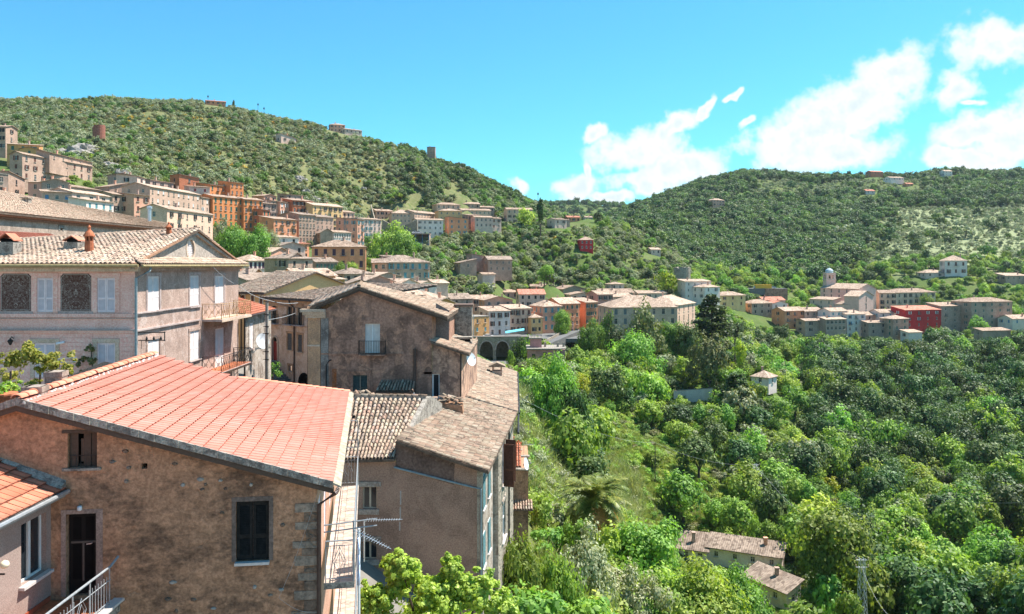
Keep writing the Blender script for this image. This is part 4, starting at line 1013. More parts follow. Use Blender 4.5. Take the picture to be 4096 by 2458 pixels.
# ------------------------------------------------------------------ long tiled hall left behind the mansion, and the red strip of roof before it
def long_hall():
 h = thing('long_hall',(-48,85,-8),'long hall with sunbleached tile roof behind the mansion on the left','building')
 e0,e1 = V((-44.3,62,4.55)),V((-42.9,101,4.5)); r0,r1 = V((-52.5,62,8.2)),V((-51,119,6.1))
 fr = Fr(e0.xy - V((.5,0)),(e1 - e0).xy); fr.n = V((-fr.e.y,fr.e.x,0)); L = (e1 - e0).length
 hs = [pxwin(h,fr,60.2,62.3,228.2,230.6)]
 wall_panel(MB(),fr,-9,[(0,4.45),(L - .3,4.42)],hs,.3).build('wall',M['long_wall'],h); fwin(h,fr,*hs[0],'void',None,M['old_timber'],M['cement'],sw=.3)
 fb = Fr(fr.p(L - .3,0,0).xy,(-1,.6)); wall_panel(MB(),fb,-9,[(0,4.4),(8,6.2),(16,4)]).build('wall',M['long_wall'],h)
 rb = bed_patch('roof',h,e0,e1,r0,r1,M['tile_bed'],.15,.02); tile_patch(rb,e0,e1,r0,r1,'coppo_lo',.26,.44,M['tan_tile'],0,.04,None,.002)
 MB().fbox(fr,0,L - .3,-.42,.02,4.22,4.36).build('eave_course',M['terracotta'],h); MB().fbox(fr,0,L - .3,-.25,.02,4.0,4.215).build('eave_course',plain('brick_eave',(.26,.13,.08),.9,0,.1,.3,8),h)
 l0,l1 = V((-61,62,4.8)),V((-60,119,4.4)); bed_patch('roof',h,l1,l0,r1,r0,M['tile_bed'],.1)
 foot([(-62,60),(-42,60),(-41,104),(-60,120)])
 for (u,v0,v1,Y,lab,k) in ((149.5,206.5,217,92,'shiny steel flue on the right end of the long tiled hall',0),(25,198.5,203,80,'tiny brick chimney on the long tiled hall',1)):
  p = P(u,v1,Y); Hh = (v1 - v0) / F * Y; c = thing('flue' if k == 0 else 'small_chimney',p,lab,'chimney')
  if k == 0: MB().lathe(p - V((0,0,.5)),[(.2,0),(.2,Hh * .75),(.2,Hh * .75 + .5)],10).build('pipe',M['steel'],c); MB().lathe(p + V((0,0,Hh * .78)),[(.3,0),(.3,Hh * .2),(.1,Hh * .26)],10).build('cowl',M['steel'],c)
  else: MB().box(p.x - .3,p.x + .3,Y,Y + .6,p.z - .6,p.z + Hh).build('stack',M['cement'],c); MB().box(p.x - .4,p.x + .4,Y - .1,Y + .7,p.z + Hh,p.z + Hh + .1).build('cap',M['cement'],c)
 h = thing('red_strip_building',(-45,66,-8),'low building with a strip of bright red tiles between the mansion and long hall','building')
 e0,e1 = V((-43.5,57,2.25)),V((-37.0,66.5,2.1)); fr = Fr(e0.xy,(e1 - e0).xy); r0,r1 = fr.p(0,2.6,2.9),fr.p((e1 - e0).length,2.6,2.65)
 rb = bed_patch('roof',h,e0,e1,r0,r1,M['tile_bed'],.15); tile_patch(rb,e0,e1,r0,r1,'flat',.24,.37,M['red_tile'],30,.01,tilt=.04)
 wb = wall_panel(MB(),fr,-9,[(0,2.1),((e1 - e0).length,1.95)],[],d=.5); wb.build('wall',M['long_wall'],h); fr2 = Fr(fr.p((e1 - e0).length,.5,0).xy,(-fr.e.y,fr.e.x)); wall_panel(MB(),fr2,-9,[(0,1.95),(2.1,2.5)]).build('wall',M['long_wall'],h)
 for i in range(24):
  s = (e1 - e0).length * (i + .5) / 24; MB().fbox(fr,s - .06,s + .06,.03,.5,1.8,1.95).build('rafter_end',M['old_timber'],h)
long_hall()
# ------------------------------------------------------------------ dark gabled house in the middle
DY = 52.0
def dark_house():
 h = thing('dark_gabled_house',(P(380,300,DY).x,DY + 5,-12),'dark stained gable house with a white french window in the centre','house')
 X = lambda u: (u - CX) / F * DY; Z = lambda v: (HZ - v) / F * DY
 def z2(x,y): return ((900 + x / 1.978) / 4,(950 + y / 1.978) / 4)
 fr = Fr((X(308),DY),(1,0)); S = lambda u: X(u) - X(308)
 rk = (Z(317) - Z(287)) / (X(448) - X(360))
 hs = [pw(fr,z2,1108,1226,684,915),pw(fr,z2,1012,1126,1090,1260),pw(fr,z2,1592,1696,1082,1270),pw(fr,z2,1318,1412,1243,1262)]
 xr = S(432)
 top = lambda s: Z(287) - .12 + rk * (s - S(360)) if s > S(360) else Z(287) - .12 - (S(360) - s) * .40
 wall_panel(MB(),fr,-13,[(S(320),top(S(320))),(S(360),top(S(360))),(xr,top(xr))],[hs[0],hs[1],hs[3]],.2).build('wall',M['dark_wall'],h)
 wall_panel(MB(),fr,-13,[(0,Z(309)),(S(320) + .004,Z(309))],[],d=-.06).build('corner_pier',M['orange_pier'],h)
 MB().fbox(fr,S(320) + .003,S(320) + .03,-.06,0.02,-13,Z(309)).build('pier_edge',M['orange_pier'],h)
 MB().fbox(fr,-.03,S(320) + .02,-.10,-.055,Z(346.5),Z(345)).build('string_course',M['trim_cream'],h)
 q = MB()
 for i,(o,a,b) in enumerate(((.14,318,315),(.28,315,312),(.42,312,309))): q.fbox(fr,-o,S(326),-o - .06,.05,Z(a),Z(b) - .002)
 q.build('cornice',M['trim_cream'],h)
 MB().fbox(fr,S(321),S(328.5),-.045,.0,-13,Z(318.3)).build('pilaster',stucco('grey_pilaster',(.30,.26,.23),(.12,.10,.09),(.4,.35,.3),.7,1,.4,12,.7,.4),h)
 MB().fbox(fr,S(321),S(404),-.07,.0,Z(354.6),Z(353.2)).build('string_course',M['dark_wall'],h)
 lw = stucco('lean_to_render',(.24,.185,.14),(.07,.06,.052),(.36,.28,.2),.9,.8,.9,6,.8,.5)
 wall_panel(MB(),fr,-13,[(xr,Z(342)),(S(461.2),Z(351.5))],[hs[2]],.2,d=.06).build('wall',M['lean_wall'],h)
 fs = Fr((X(461.2),DY + .06),(.05,1)); fs.n = V((-1,.05,0)); wall_panel(MB(),fs,-13,[(0,Z(352)),(11,Z(352))]).build('wall',M['lean_wall'],h)
 fs2 = Fr((X(432) ,DY),(0,1)); fs2.n = V((-1,0,0)); wall_panel(MB(),fs2,Z(345),[(0,top(xr)),(12,top(xr))]).build('wall',M['dark_wall'],h)
 bk = Fr((X(432),DY + 2.6),(1,0)); wall_panel(MB(),bk,-9,[(0,-2.6),(.9,-3.1)]).build('rear_block',stucco('grey_cement_render',(.19,.18,.175),(.12,.11,.105),None,.5,.8,.2,14,.4),h)
 fs3 = Fr(bk.p(.9,0,0).xy,(0,1)); fs3.n = V((-1,0,0)); wall_panel(MB(),fs3,-9,[(0,-3.1),(8,-3.1)]).build('rear_block',M['dark_wall'],h)
 fl = Fr((X(308) - .4,DY + 12),(.03,-1)); fl.n = V((1,0,0)); wall_panel(MB(),fl,-13,[(0,-2.7),(12,-2.7)]).build('wall',M['cream_house'],h)
 foot([(X(306),DY),(X(464),DY),(X(464),DY + 13),(X(306),DY + 13)])
 a,b,c,d = hs[0]; fwin(h,fr,a,b,c,d,'french',M['curtain'],M['white_frame'],None,rec=.10)
 q = MB().fbox(fr,a - .38,b + .38,-.33,0,c - .16,c - .08).build('balcony_slab',M['dark_wall'],h)
 railing('railing',q,[fr.p(a - .36,-.02,c - .08),fr.p(a - .36,-.30,c - .08),fr.p(b + .36,-.30,c - .08),fr.p(b + .36,-.02,c - .08)],.88,M['iron'],.105,.010,.016,'bars',.06,3)
 MB().fbox(fr,a - .34,a - .003,-.03,.04,c,d + .32).fbox(fr,b + .003,b + .34,-.03,.04,c,d + .32).fbox(fr,a - .003,b + .003,-.03,.04,d + .003,d + .32).build('surround',M['dark_wall'],h)
 a,b,c,d = hs[1]; fwin(h,fr,a,b,c,d,'louvre',M['green_shutter'],M['green_shutter'],M['dark_wall'],sw=.2,rec=.08)
 MB().fbox(fr,a - .3,b + .3,-.1,.02,d + .2,d + .28).prism([fr.p(a - .3,-.05,d + .284),fr.p(b + .3,-.05,d + .284),fr.p((a + b) / 2,-.05,d + .62)],fr.n * .06).build('window_hood',M['dark_wall'],h)
 a,b,c,d = hs[2]; fwin(h,fr,a,b,c,d,'glass',M['pane'],M['white_frame'],M['lean_wall'],sw=.14,d=.06,rec=.05,sill=M['blue_shutter'])
 a,b,c,d = hs[3]; fwin(h,fr,a,b,c,d,'void',None,M['old_timber'],M['orange_pier'],sw=.08)
 a,z = fr.hit(*z2(1503,880)); MB().tube([fr.p(a,-.1,z),fr.p(a,-.1,-12)],.10,8).build('flue_pipe',M['gutter_brown'],h)
 a,z = fr.hit(*z2(803,1010)); MB().tube([fr.p(a + .32,-.01,z + .33),fr.p(a + .18,-.09,z + .28),fr.p(a,-.09,z),fr.p(a,-.09,-12)],.045,6).build('drain_pipe',M['black'],h)
 a,z = fr.hit(*z2(865,1040)); MB().fbox(fr,a - .14,a + .14,-.012,0,-12.5,z).build('rust_stain',stucco('rusty_stain',(.34,.105,.035),(.16,.10,.075),(.3,.16,.1),.6,1.2,.3,10,.6,.4),h)
 MB().tube([fr.p(S(461.2) - .02,-.05,Z(352)),fr.p(S(461.2) - .02,-.05,-12)],.05,6).build('downpipe',M['iron'],h)
 rd = V((-2.1,12,0)); pk = V((X(360),DY - .35,Z(287))); eL = V((X(311),DY - .35,Z(307))); eR = V((X(448),DY - .35,Z(317)))
 rr = bed_patch('roof',h,eR,eR + V((.2,12,0)),pk,pk + rd,M['tile_bed'],.14,.02); tile_patch(rr,eR,eR + V((.2,12,0)),pk,pk + rd,'coppo',.21,.36,M['pale_tile'],160,.035,None,.004)
 rl = bed_patch('roof',h,eL + V((-2.4,12,0)),eL,pk + rd,pk,M['tile_bed'],.14,.02); tile_patch(rl,eL + V((-2.4,12,0)),eL,pk + rd,pk,'coppo',.24,.40,M['tan_tile'],160,.04,None,.004)
 ridge_row(rr,pk + V((0,0,.05)),pk + rd + V((0,0,.05)),.13,.4,M['pale_tile'])
 q = MB()
 for (a,b) in ((eL,pk),(pk,eR)):
  q.hexa([a + V((0,.05,-.28)),b + V((0,.05,-.28)),b + V((0,.35,-.28)),a + V((0,.35,-.28)),a + V((0,.05,-.15)),b + V((0,.05,-.15)),b + V((0,.35,-.15)),a + V((0,.35,-.15))])
 q.build('verge',M['old_timber'],rr)
 l0,l1 = V((X(469.5),DY - .3,Z(354))),V((X(472),DY + 9,Z(354))); m0,m1 = V((X(431),DY - .3,Z(341))),V((X(432),DY + 9,Z(341)))
 rb = bed_patch('roof',h,l0,l1,m0,m1,M['tile_bed'],.12,.02); tile_patch(rb,l0,l1,m0,m1,'coppo',.21,.36,M['pale_tile'],80,.05,None,.01)
 c0,c1 = fr.p(fr.hit(*z2(1212,1210))[0],-1.05,fr.hit(*z2(1212,1210))[1] + .1),fr.p(fr.hit(*z2(1510,1210))[0],-1.05,fr.hit(*z2(1510,1210))[1] + .1)
 d0,d1 = fr.p(fr.hit(*z2(1235,1135))[0],0,fr.hit(*z2(1235,1135))[1]),fr.p(fr.hit(*z2(1510,1135))[0],0,fr.hit(*z2(1510,1135))[1])
 rb = bed_patch('canopy',h,c0,c1,d0,d1,M['old_timber'],.08,.02); tile_patch(rb,c0,c1,d0,d1,'coppo',.2,.33,M['pale_tile'],60,.03)
 MB().fbox(fr,S(408),S(432),-.9,-.8,-13,Z(393)).build('canopy_wall',M['orange_pier'],h)
 MB().tube([c1 + V((0,.02,-.1)),c1 + V((0,.02,-2.5))],.04,6).build('downpipe',M['dish'],h)
 dish('',P(470.5,359.5,DY + 1.5),(.7,-.65,.3),.42,'white satellite dish on the right corner of the dark gabled house',arm=P(466.5,358,DY + 1.2))
 p = P(463.5,330,60); c = thing('masonry_chimney',P(463.5,350,60),'grey square chimney to the right of the dark gable roof','chimney')
 MB().box(p.x - .62,p.x + .62,60,61.1,-7.5,-3.1).build('stack',M['cement'],c); MB().box(p.x - .72,p.x + .72,59.9,61.2,-3.1,-2.95).build('cap',plain('chimney_cap_brick',(.20,.13,.10),.9),c)
 p = P(462,350,57); c = thing('slatted_cowl',p,'grey slatted ventilation cowl on tiles right of the dark house','chimney')
 for i in range(4): MB().box(p.x - .7,p.x + .7,57,57.8,p.z - .2 + i * .32,p.z - .06 + i * .32).build('slat',M['cement'],c)
 MB().box(p.x - .55,p.x + .55,57.05,57.75,p.z - .6,p.z + .8).build('core',M['void'],c)
dark_house()
# ------------------------------------------------------------------ low houses between the red roof and the valley (roofs P, Q, R)
def low_house():
 h = thing('valley_edge_house',(-4,44,-19),'grey brown house with old clay tile roofs standing on the valley edge','house')
 Y = 40.0; X = lambda u: (u - CX) / F * Y; Z = lambda v: (HZ - v) / F * Y
 def z4(x,y): return ((1200 + x / 1.4027) / 4,(1400 + y / 1.4027) / 4)
 fr = Fr((X(336),Y),(1,0)); S = lambda u: X(u) - X(336)
 hs = [pw(fr,z4,352,432,768,892),pw(fr,z4,352,432,1075,1175)]
 wall_panel(MB(),fr,-20,[(0,Z(459)),(S(395.5),Z(459)),(S(395.6),Z(441.5)),(S(486) - .35,Z(467))],hs,.22).build('wall',M['low_wall'],h)
 for q in hs: fwin(h,fr,*q,'glass',M['pane'],M['beige_frame'],None,rec=.12)
 for q in hs:
  MB().fbox(fr,q[0] - .22,q[1] + .2,-.05,.02,q[3] + .01,q[3] + .24).build('lintel',M['pediment'],h); MB().fbox(fr,q[0] - .2,q[1] + .1,-.06,.02,q[2] - .28,q[2] - .02).build('sill_block',M['pediment'],h)
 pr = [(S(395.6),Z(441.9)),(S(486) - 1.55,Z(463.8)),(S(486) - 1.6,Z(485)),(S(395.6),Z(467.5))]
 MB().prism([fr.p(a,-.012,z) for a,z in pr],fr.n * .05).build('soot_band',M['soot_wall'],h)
 MB().tube([fr.p(S(394),-.06,Z(467.2)),fr.p(S(470),-.06,Z(486.5)),fr.p(S(481),-.06,Z(489)),fr.p(S(481.5),-.05,-19)],.05,7).build('drain_pipe',M['gutter_grey'],h)
 MB().tube([fr.p(S(342),-.10,Z(461.6)),fr.p(S(396),-.10,Z(460.6))],.055,7).build('gutter',M['rust_iron'],h)
 q = MB().fbox(fr,S(477),S(483),-.02,.02,-20,Z(470)).build('corner_strip',stucco('pale_corner_render',(.38,.33,.26),(.14,.12,.1),(.45,.4,.33),.7,1,.3,12,.7,.4),h)
 for (x,y,l) in ((565,830,.35),(563,915,.3),(560,990,.22)):
  a,z = fr.hit(*z4(x,y)); MB().fbox(fr,a - .035,a + .03,-.006,.01,z - l,z + l).build('paint_drip',plain('paint_drip',(.42,.38,.35),.9),h)
 e = V((1.44,15,0)).normalized(); c0 = V((-1.3,40,0)); ns = V((-e.y,e.x,0))
 fv = Fr((c0 + ns * .35).xy,e.xy); zE = -10.15
 H2 = [(1.2,2.1,-12.6,-10.9),(3.4,4.3,-12.6,-10.9),(1.2,2.1,-15.6,-13.9),(3.4,4.3,-15.6,-13.9)]
 wall_panel(MB(),fv,-21,[(0,zE - .1),(6.0,zE - .1)],H2,.15).build('wall',M['valley_wall'],h)
 for q in H2: fwin(h,fv,*q,'louvre',M['teal_shutter'],M['white_frame'],None,rec=-.02,sill=M['marble'],sw=.1)
 H3 = [(8.2,9.5,-13.3,-10.7),(8.0,9.6,-16.6,-14.3)]
 wall_panel(MB(),fv,-21,[(6.0,zE - .1),(15.0,zE - .1)],H3,.2,d=-.30).build('wall',M['stone_wall'],h)
 MB().fbox(fv,5.99,6.03,-.30,.02,-21,zE - .1).build('wall_end',M['valley_wall'],h)
 fwin(h,fv,*H3[0],'french',M['pane_sky'],M['blue_shutter'],None,d=-.3,rec=.06,sill=M['marble'],sw=.1); fwin(h,fv,*H3[1],'glass',M['pane_sky'],M['white_frame'],M['valley_wall'],d=-.3,rec=.06,sill=M['marble'],panes=(2,2),sw=.2)
 me = shutter_mesh(.66,2.55,M['brown_shutter'])
 place('shutter',me,h,fv,8.18,-.36,-13.28,rot=math.radians(-100)); place('shutter',me,h,fv,9.52,-.36,-13.28,flip=True,rot=math.radians(75))
 MB().tube([fv.p(10.9,-.42,zE - .2),fv.p(10.9,-.42,-21)],.06,7).build('downpipe',M['iron'],h)
 MB().fbox(fv,0,.35,.35,.4,-21,zE).build('corner_return',M['low_wall'],h)
 foot([(X(330),40),(-1.0,40),(.6,56),(.5,76),(-8,76),(-9,46)])
 # --- roof P
 p00,p10,p01,p11 = P(341,459.8,39.75),P(394,458.5,39.75),P(350,399.5,45.8),P(422,400,45.8)
 rp = bed_patch('roof',h,p00,p10,p01,p11,M['tile_bed'],.14,.03); tile_patch(rp,p00,p10,p01,p11,'coppo',.225,.36,M['old_tile'],300,.055,None,.006)
 q = MB().hexa([p01 + V((-.2,.02,-.4)),p11 + V((.2,.02,-.4)),p11 + V((.2,.34,-.4)),p01 + V((-.2,.34,-.4)),p01 + V((-.2,.02,.16)),p11 + V((.2,.02,.16)),p11 + V((.2,.34,.16)),p01 + V((-.2,.34,.16))]).build('parapet',M['cement'],rp)
 ridge_row(rp,p01 + V((-.2,.18,.18)),p11 + V((.2,.18,.18)),.13,.42,M['pale_tile'])
 a,b = P(396,441,40.2),P(437,403,50.4); q = MB()
 pa = [P(404.5,433,42.2),P(423.5,398,45.9),P(427,396.5,46.6),P(437.5,404,48.5)]
 for i in range(len(pa) - 1):
  m,n = pa[i],pa[i + 1]; q.hexa([m + V((0,0,-2.2)),m + V((.28,.05,-2.2)),n + V((.28,.05,-2.2)),n + V((0,0,-2.2)),m,m + V((.28,.05,0)),n + V((.28,.05,0)),n])
 q.build('parapet',M['cement'],rp)
 q = MB()
 m = P(421.5,396,45.7)
 q.tube([m + V((0,-.3,-1.9)),m + V((0,-.3,.5))],.018,4).tube([m + V((-.28,-.5,-1.9)),m + V((-.28,-.5,-.6))],.018,4)
 for k in range(4): q.tube([m + V((0,-.3,-1.8 + k * .4)),m + V((-.28,-.5,-1.8 + k * .4))],.015,4)
 q.build('iron_bracket',M['iron'],h)
 # --- roof Q and R: eave along the valley side
 ea,eb = V((-1.15,39.6,zE)),V((-1.3 + 1.44 + .2,55,zE)); ra,rb_ = P(396,440.5,39.75),P(437.5,403.5,50.7)
 k = (eb - ea).length; dq = V((1.04,10.9,0)); rB = ra + dq * 1.4
 rq = bed_patch('roof',h,ea,eb,ra,rB,M['tile_bed'],.14,.03); tile_patch(rq,ea,eb,ra,rB,'coppo',.205,.335,M['pale_tile'],300,.045,None,.006)
 q = MB()
 MB().tube([eb + V((.1,0,-.1)),eb + V((.05,-6,-.12))],.07,7).build('gutter',M['iron'],rq)
 MB().tube([rB + V((-.1,-.6,.1)),eb + V((0,.05,.12))],.05,6).build('pipe_on_roof',M['iron'],rq)
 g0,g1 = eb + V((0.05,.2,0)),V((.45,77,zE - .15)); s0,s1 = rB + V((.2,.2,0)),V((-5.6,77,-8.0))
 r2 = bed_patch('roof',h,g0,g1,s0,s1,M['tile_bed'],.14,.03); tile_patch(r2,g0,g1,s0,s1,'coppo_lo',.22,.40,M['pale_tile'],0,.04,None,.003)
 MB().tube([g0 + V((.1,0,-.05)),g1 + V((.1,0,-.05))],.07,7).build('gutter',M['iron'],r2)
 MB().tube([P(467,388,66),P(511,397,63)],.05,6).build('cable_on_roof',M['iron'],r2)
 fv2 = Fr(fv.p(15,-.1,0).xy,((g1 - g0).xy)); wall_panel(MB(),fv2,-22,[(0,zE - .1),(22,zE - .2)]).build('wall',M['stone_wall'],h)
 fe = Fr(fv2.p(22,0,0).xy,(-1,0)); wall_panel(MB(),fe,-22,[(0,zE),(6.5,-8.2)]).build('wall',M['valley_wall'],h)
 p = P(497,374,70); c = thing('stucco_chimney',p,'pale chimney with gabled tile hood at the far end of the tiled roof','chimney')
 MB().box(p.x - .45,p.x + .45,70,70.9,-10.6,-9.25).build('stack',M['cream_house'],c)
 for dx in (-.42,.3): MB().box(p.x + dx,p.x + dx + .12,70,70.9,-9.25,-8.9).build('post',M['pink_wall'],c)
 MB().prism([(p.x - .75,69.85,-8.9),(p.x + .75,69.85,-8.9),(p.x + .7,69.85,-8.8),(p.x,69.85,-8.5),(p.x - .7,69.85,-8.8)],(0,1.2,0)).build('hood',M['pale_tile'],c)
 for k,(u,v,Y,w,lab) in enumerate(((449,402,49.5,1.0,'broken chimney stump of loose tiles at the foot of the dark house'),(357,394,46.4,.9,'heap of loose pale tiles on the wall behind the old roof'))):
  p = P(u,v + 7,Y); c = thing('loose_tiles',p,lab,'tiles')
  if k == 0: MB().hexa([p + V((-.9,0,-.6)),p + V((.9,0,-.6)),p + V((.9,1,-.6)),p + V((-.9,1,-.6)),p + V((-.7,0,.35)),p + V((.8,0,.2)),p + V((.8,1,.3)),p + V((-.7,1,.4))]).build('stump',M['brown_wall'],c)
  for i in range(22):
   o = link('tile',_tm[('coppo','sunbleached_bent_tile')],c); q = p + V((RN.uniform(-.8,.8) * w,RN.uniform(0,.8),(.42 if k == 0 else .15) + RN.uniform(-.08,.25)))
   o.matrix_basis = Matrix.Translation(q) @ Matrix.Rotation(RN.uniform(-1.2,1.2) + (1.57 if i % 2 else 0),4,'Z') @ Matrix.Rotation(RN.uniform(-.3,.3),4,'X') @ Matrix.Diagonal((.2,.42,.2,1))
low_house()
# ------------------------------------------------------------------ terrace with pots beside the valley edge house
def terrace():
 p0 = P(507,470,58); h = thing('terrace_wall',(p0.x + .8,58,-22),'stained terrace wall block with red tiles below the valley edge house','wall')
 xa,xb = P(507.5,470,58).x,P(528,470,58).x
 zt = P(507,470.5,58).z; zu = P(507,457.5,62).z
 MB().box(xa,xb,58,62,-24,zt).build('wall',M['brown_wall'],h); MB().box(xa - .05,xb + .08,57.93,58.4,zt,zt + .09).build('coping',M['cement'],h)
 MB().box(xa + .5,xb + .1,62,66,-24,zu).build('upper_wall',M['brown_wall'],h); MB().box(xa + .45,xb + .2,61.9,62.4,zu,zu + .1).build('coping',M['cement'],h)
 e0,e1 = V((xa + .05,58.5,zt + .12)),V((xa + 1.0,58.5,zt + .12)); rb = bed_patch('roof',h,e0,e1,e0 + V((0,3,1.0)),e1 + V((0,3,1.0)),M['tile_bed'],.06); tile_patch(rb,e0,e1,e0 + V((0,3,1)),e1 + V((0,3,1)),'coppo',.2,.35,M['red_tile_old'],30,.02)
 q = V((xa + .1,57,P(510,510,57).z)); rb = bed_patch('lower_roof',h,q,q + V((1.7,0,0)),q + V((0,1,.35)),q + V((1.7,1,.35)),M['tile_bed'],.08); tile_patch(rb,q,q + V((1.7,0,0)),q + V((0,1,.35)),q + V((1.7,1,.35)),'coppo',.2,.35,M['old_tile'],30,.03)
 foot([(xa,57),(xb + .2,57),(xb + .2,70),(xa,70)])
 dish('',P(525.2,464,57.6),(.9,-.35,.2),.42,'white satellite dish seen edge on at the terrace wall corner',arm=P(523.5,466,58.2))
 antenna(P(523.8,458,62.2),1.0,(1,0,.05),.9,'aerial with orange tip on the terrace wall',8)
 for i,(u,v,Y,r,c) in enumerate(((517,457,62.1,.22,0),(513,451,64,.2,1),(518.5,449.5,64.5,.22,1),(512,441,66.5,.2,2),(508.5,444,66,.18,0),(519.5,454,62.6,.15,2),(508,432,68,.2,2))):
  p = P(u,v,Y); p.z = max(p.z,zu + .1) if Y < 64 else p.z
  pt = thing('plant_pot',p,('clay pot of red flowers','clay pot of orange succulents','clay pot of mixed bedding')[c] + (' first',' beside the aerial',' behind the aerial',' high on the terrace steps',' close to the house',' at the terrace corner',' topmost on the terrace')[i] + ' above the stained terrace wall' if i else 'clay pot with a spiky green plant at the front edge of the terrace','plant pot')
  MB().lathe(p,[(r * .65,0),(r,r * 1.3),(r * 1.12,r * 1.3),(r * 1.12,r * 1.6),(r * .8,r * 1.6)],10).build('pot',M['terracotta'],pt)
  POTS.append((p.x,p.y,p.z + r * 1.6,r * 1.5,pt))
  if Y > 63: MB().box(p.x - .3,p.x + .3,p.y - .3,p.y + .3,-24,p.z - .002).build('plinth',M['cement'],pt)
 for (u0,u1,v0,v1,Y,lab,mt) in ((507.5,514,470,482,56.5,'white cloth tied on the line by the terrace','cloth_white'),(506.6,509,481,493,56.4,'pale blue towel hanging under the white cloth by the terrace','cloth_blue'),(509.5,513.5,458,464.5,57.2,'folded white parasol leaning on the terrace','cloth_white')):
  a,b = P(u0,v0,Y),P(u1,v1,Y); n = 6; q = MB(); rows = []
  for i in range(n + 1):
   t = i / n; wd = (.25 + .75 * math.sin(min(1,t * 1.3) * 1.57)) * (b.x - a.x) / 2; cx = (a.x + b.x) / 2 + (.1 * (t - .5) if mt == 'cloth_white' else 0)
   rows.append([V((cx + wd * math.cos(k * math.pi / 4),Y + wd * .5 * math.sin(k * math.pi / 4) * (1 + .25 * (k % 2)),a.z + (b.z - a.z) * t)) for k in range(8)])
  for r0,r1 in zip(rows,rows[1:]):
   for k in range(8): q.poly([r0[k],r0[(k + 1) % 8],r1[(k + 1) % 8],r1[k]])
  tag(q.build('parasol' if 'parasol' in lab else 'laundry',M[mt],smooth=True),lab,'parasol' if 'parasol' in lab else 'laundry')
terrace()
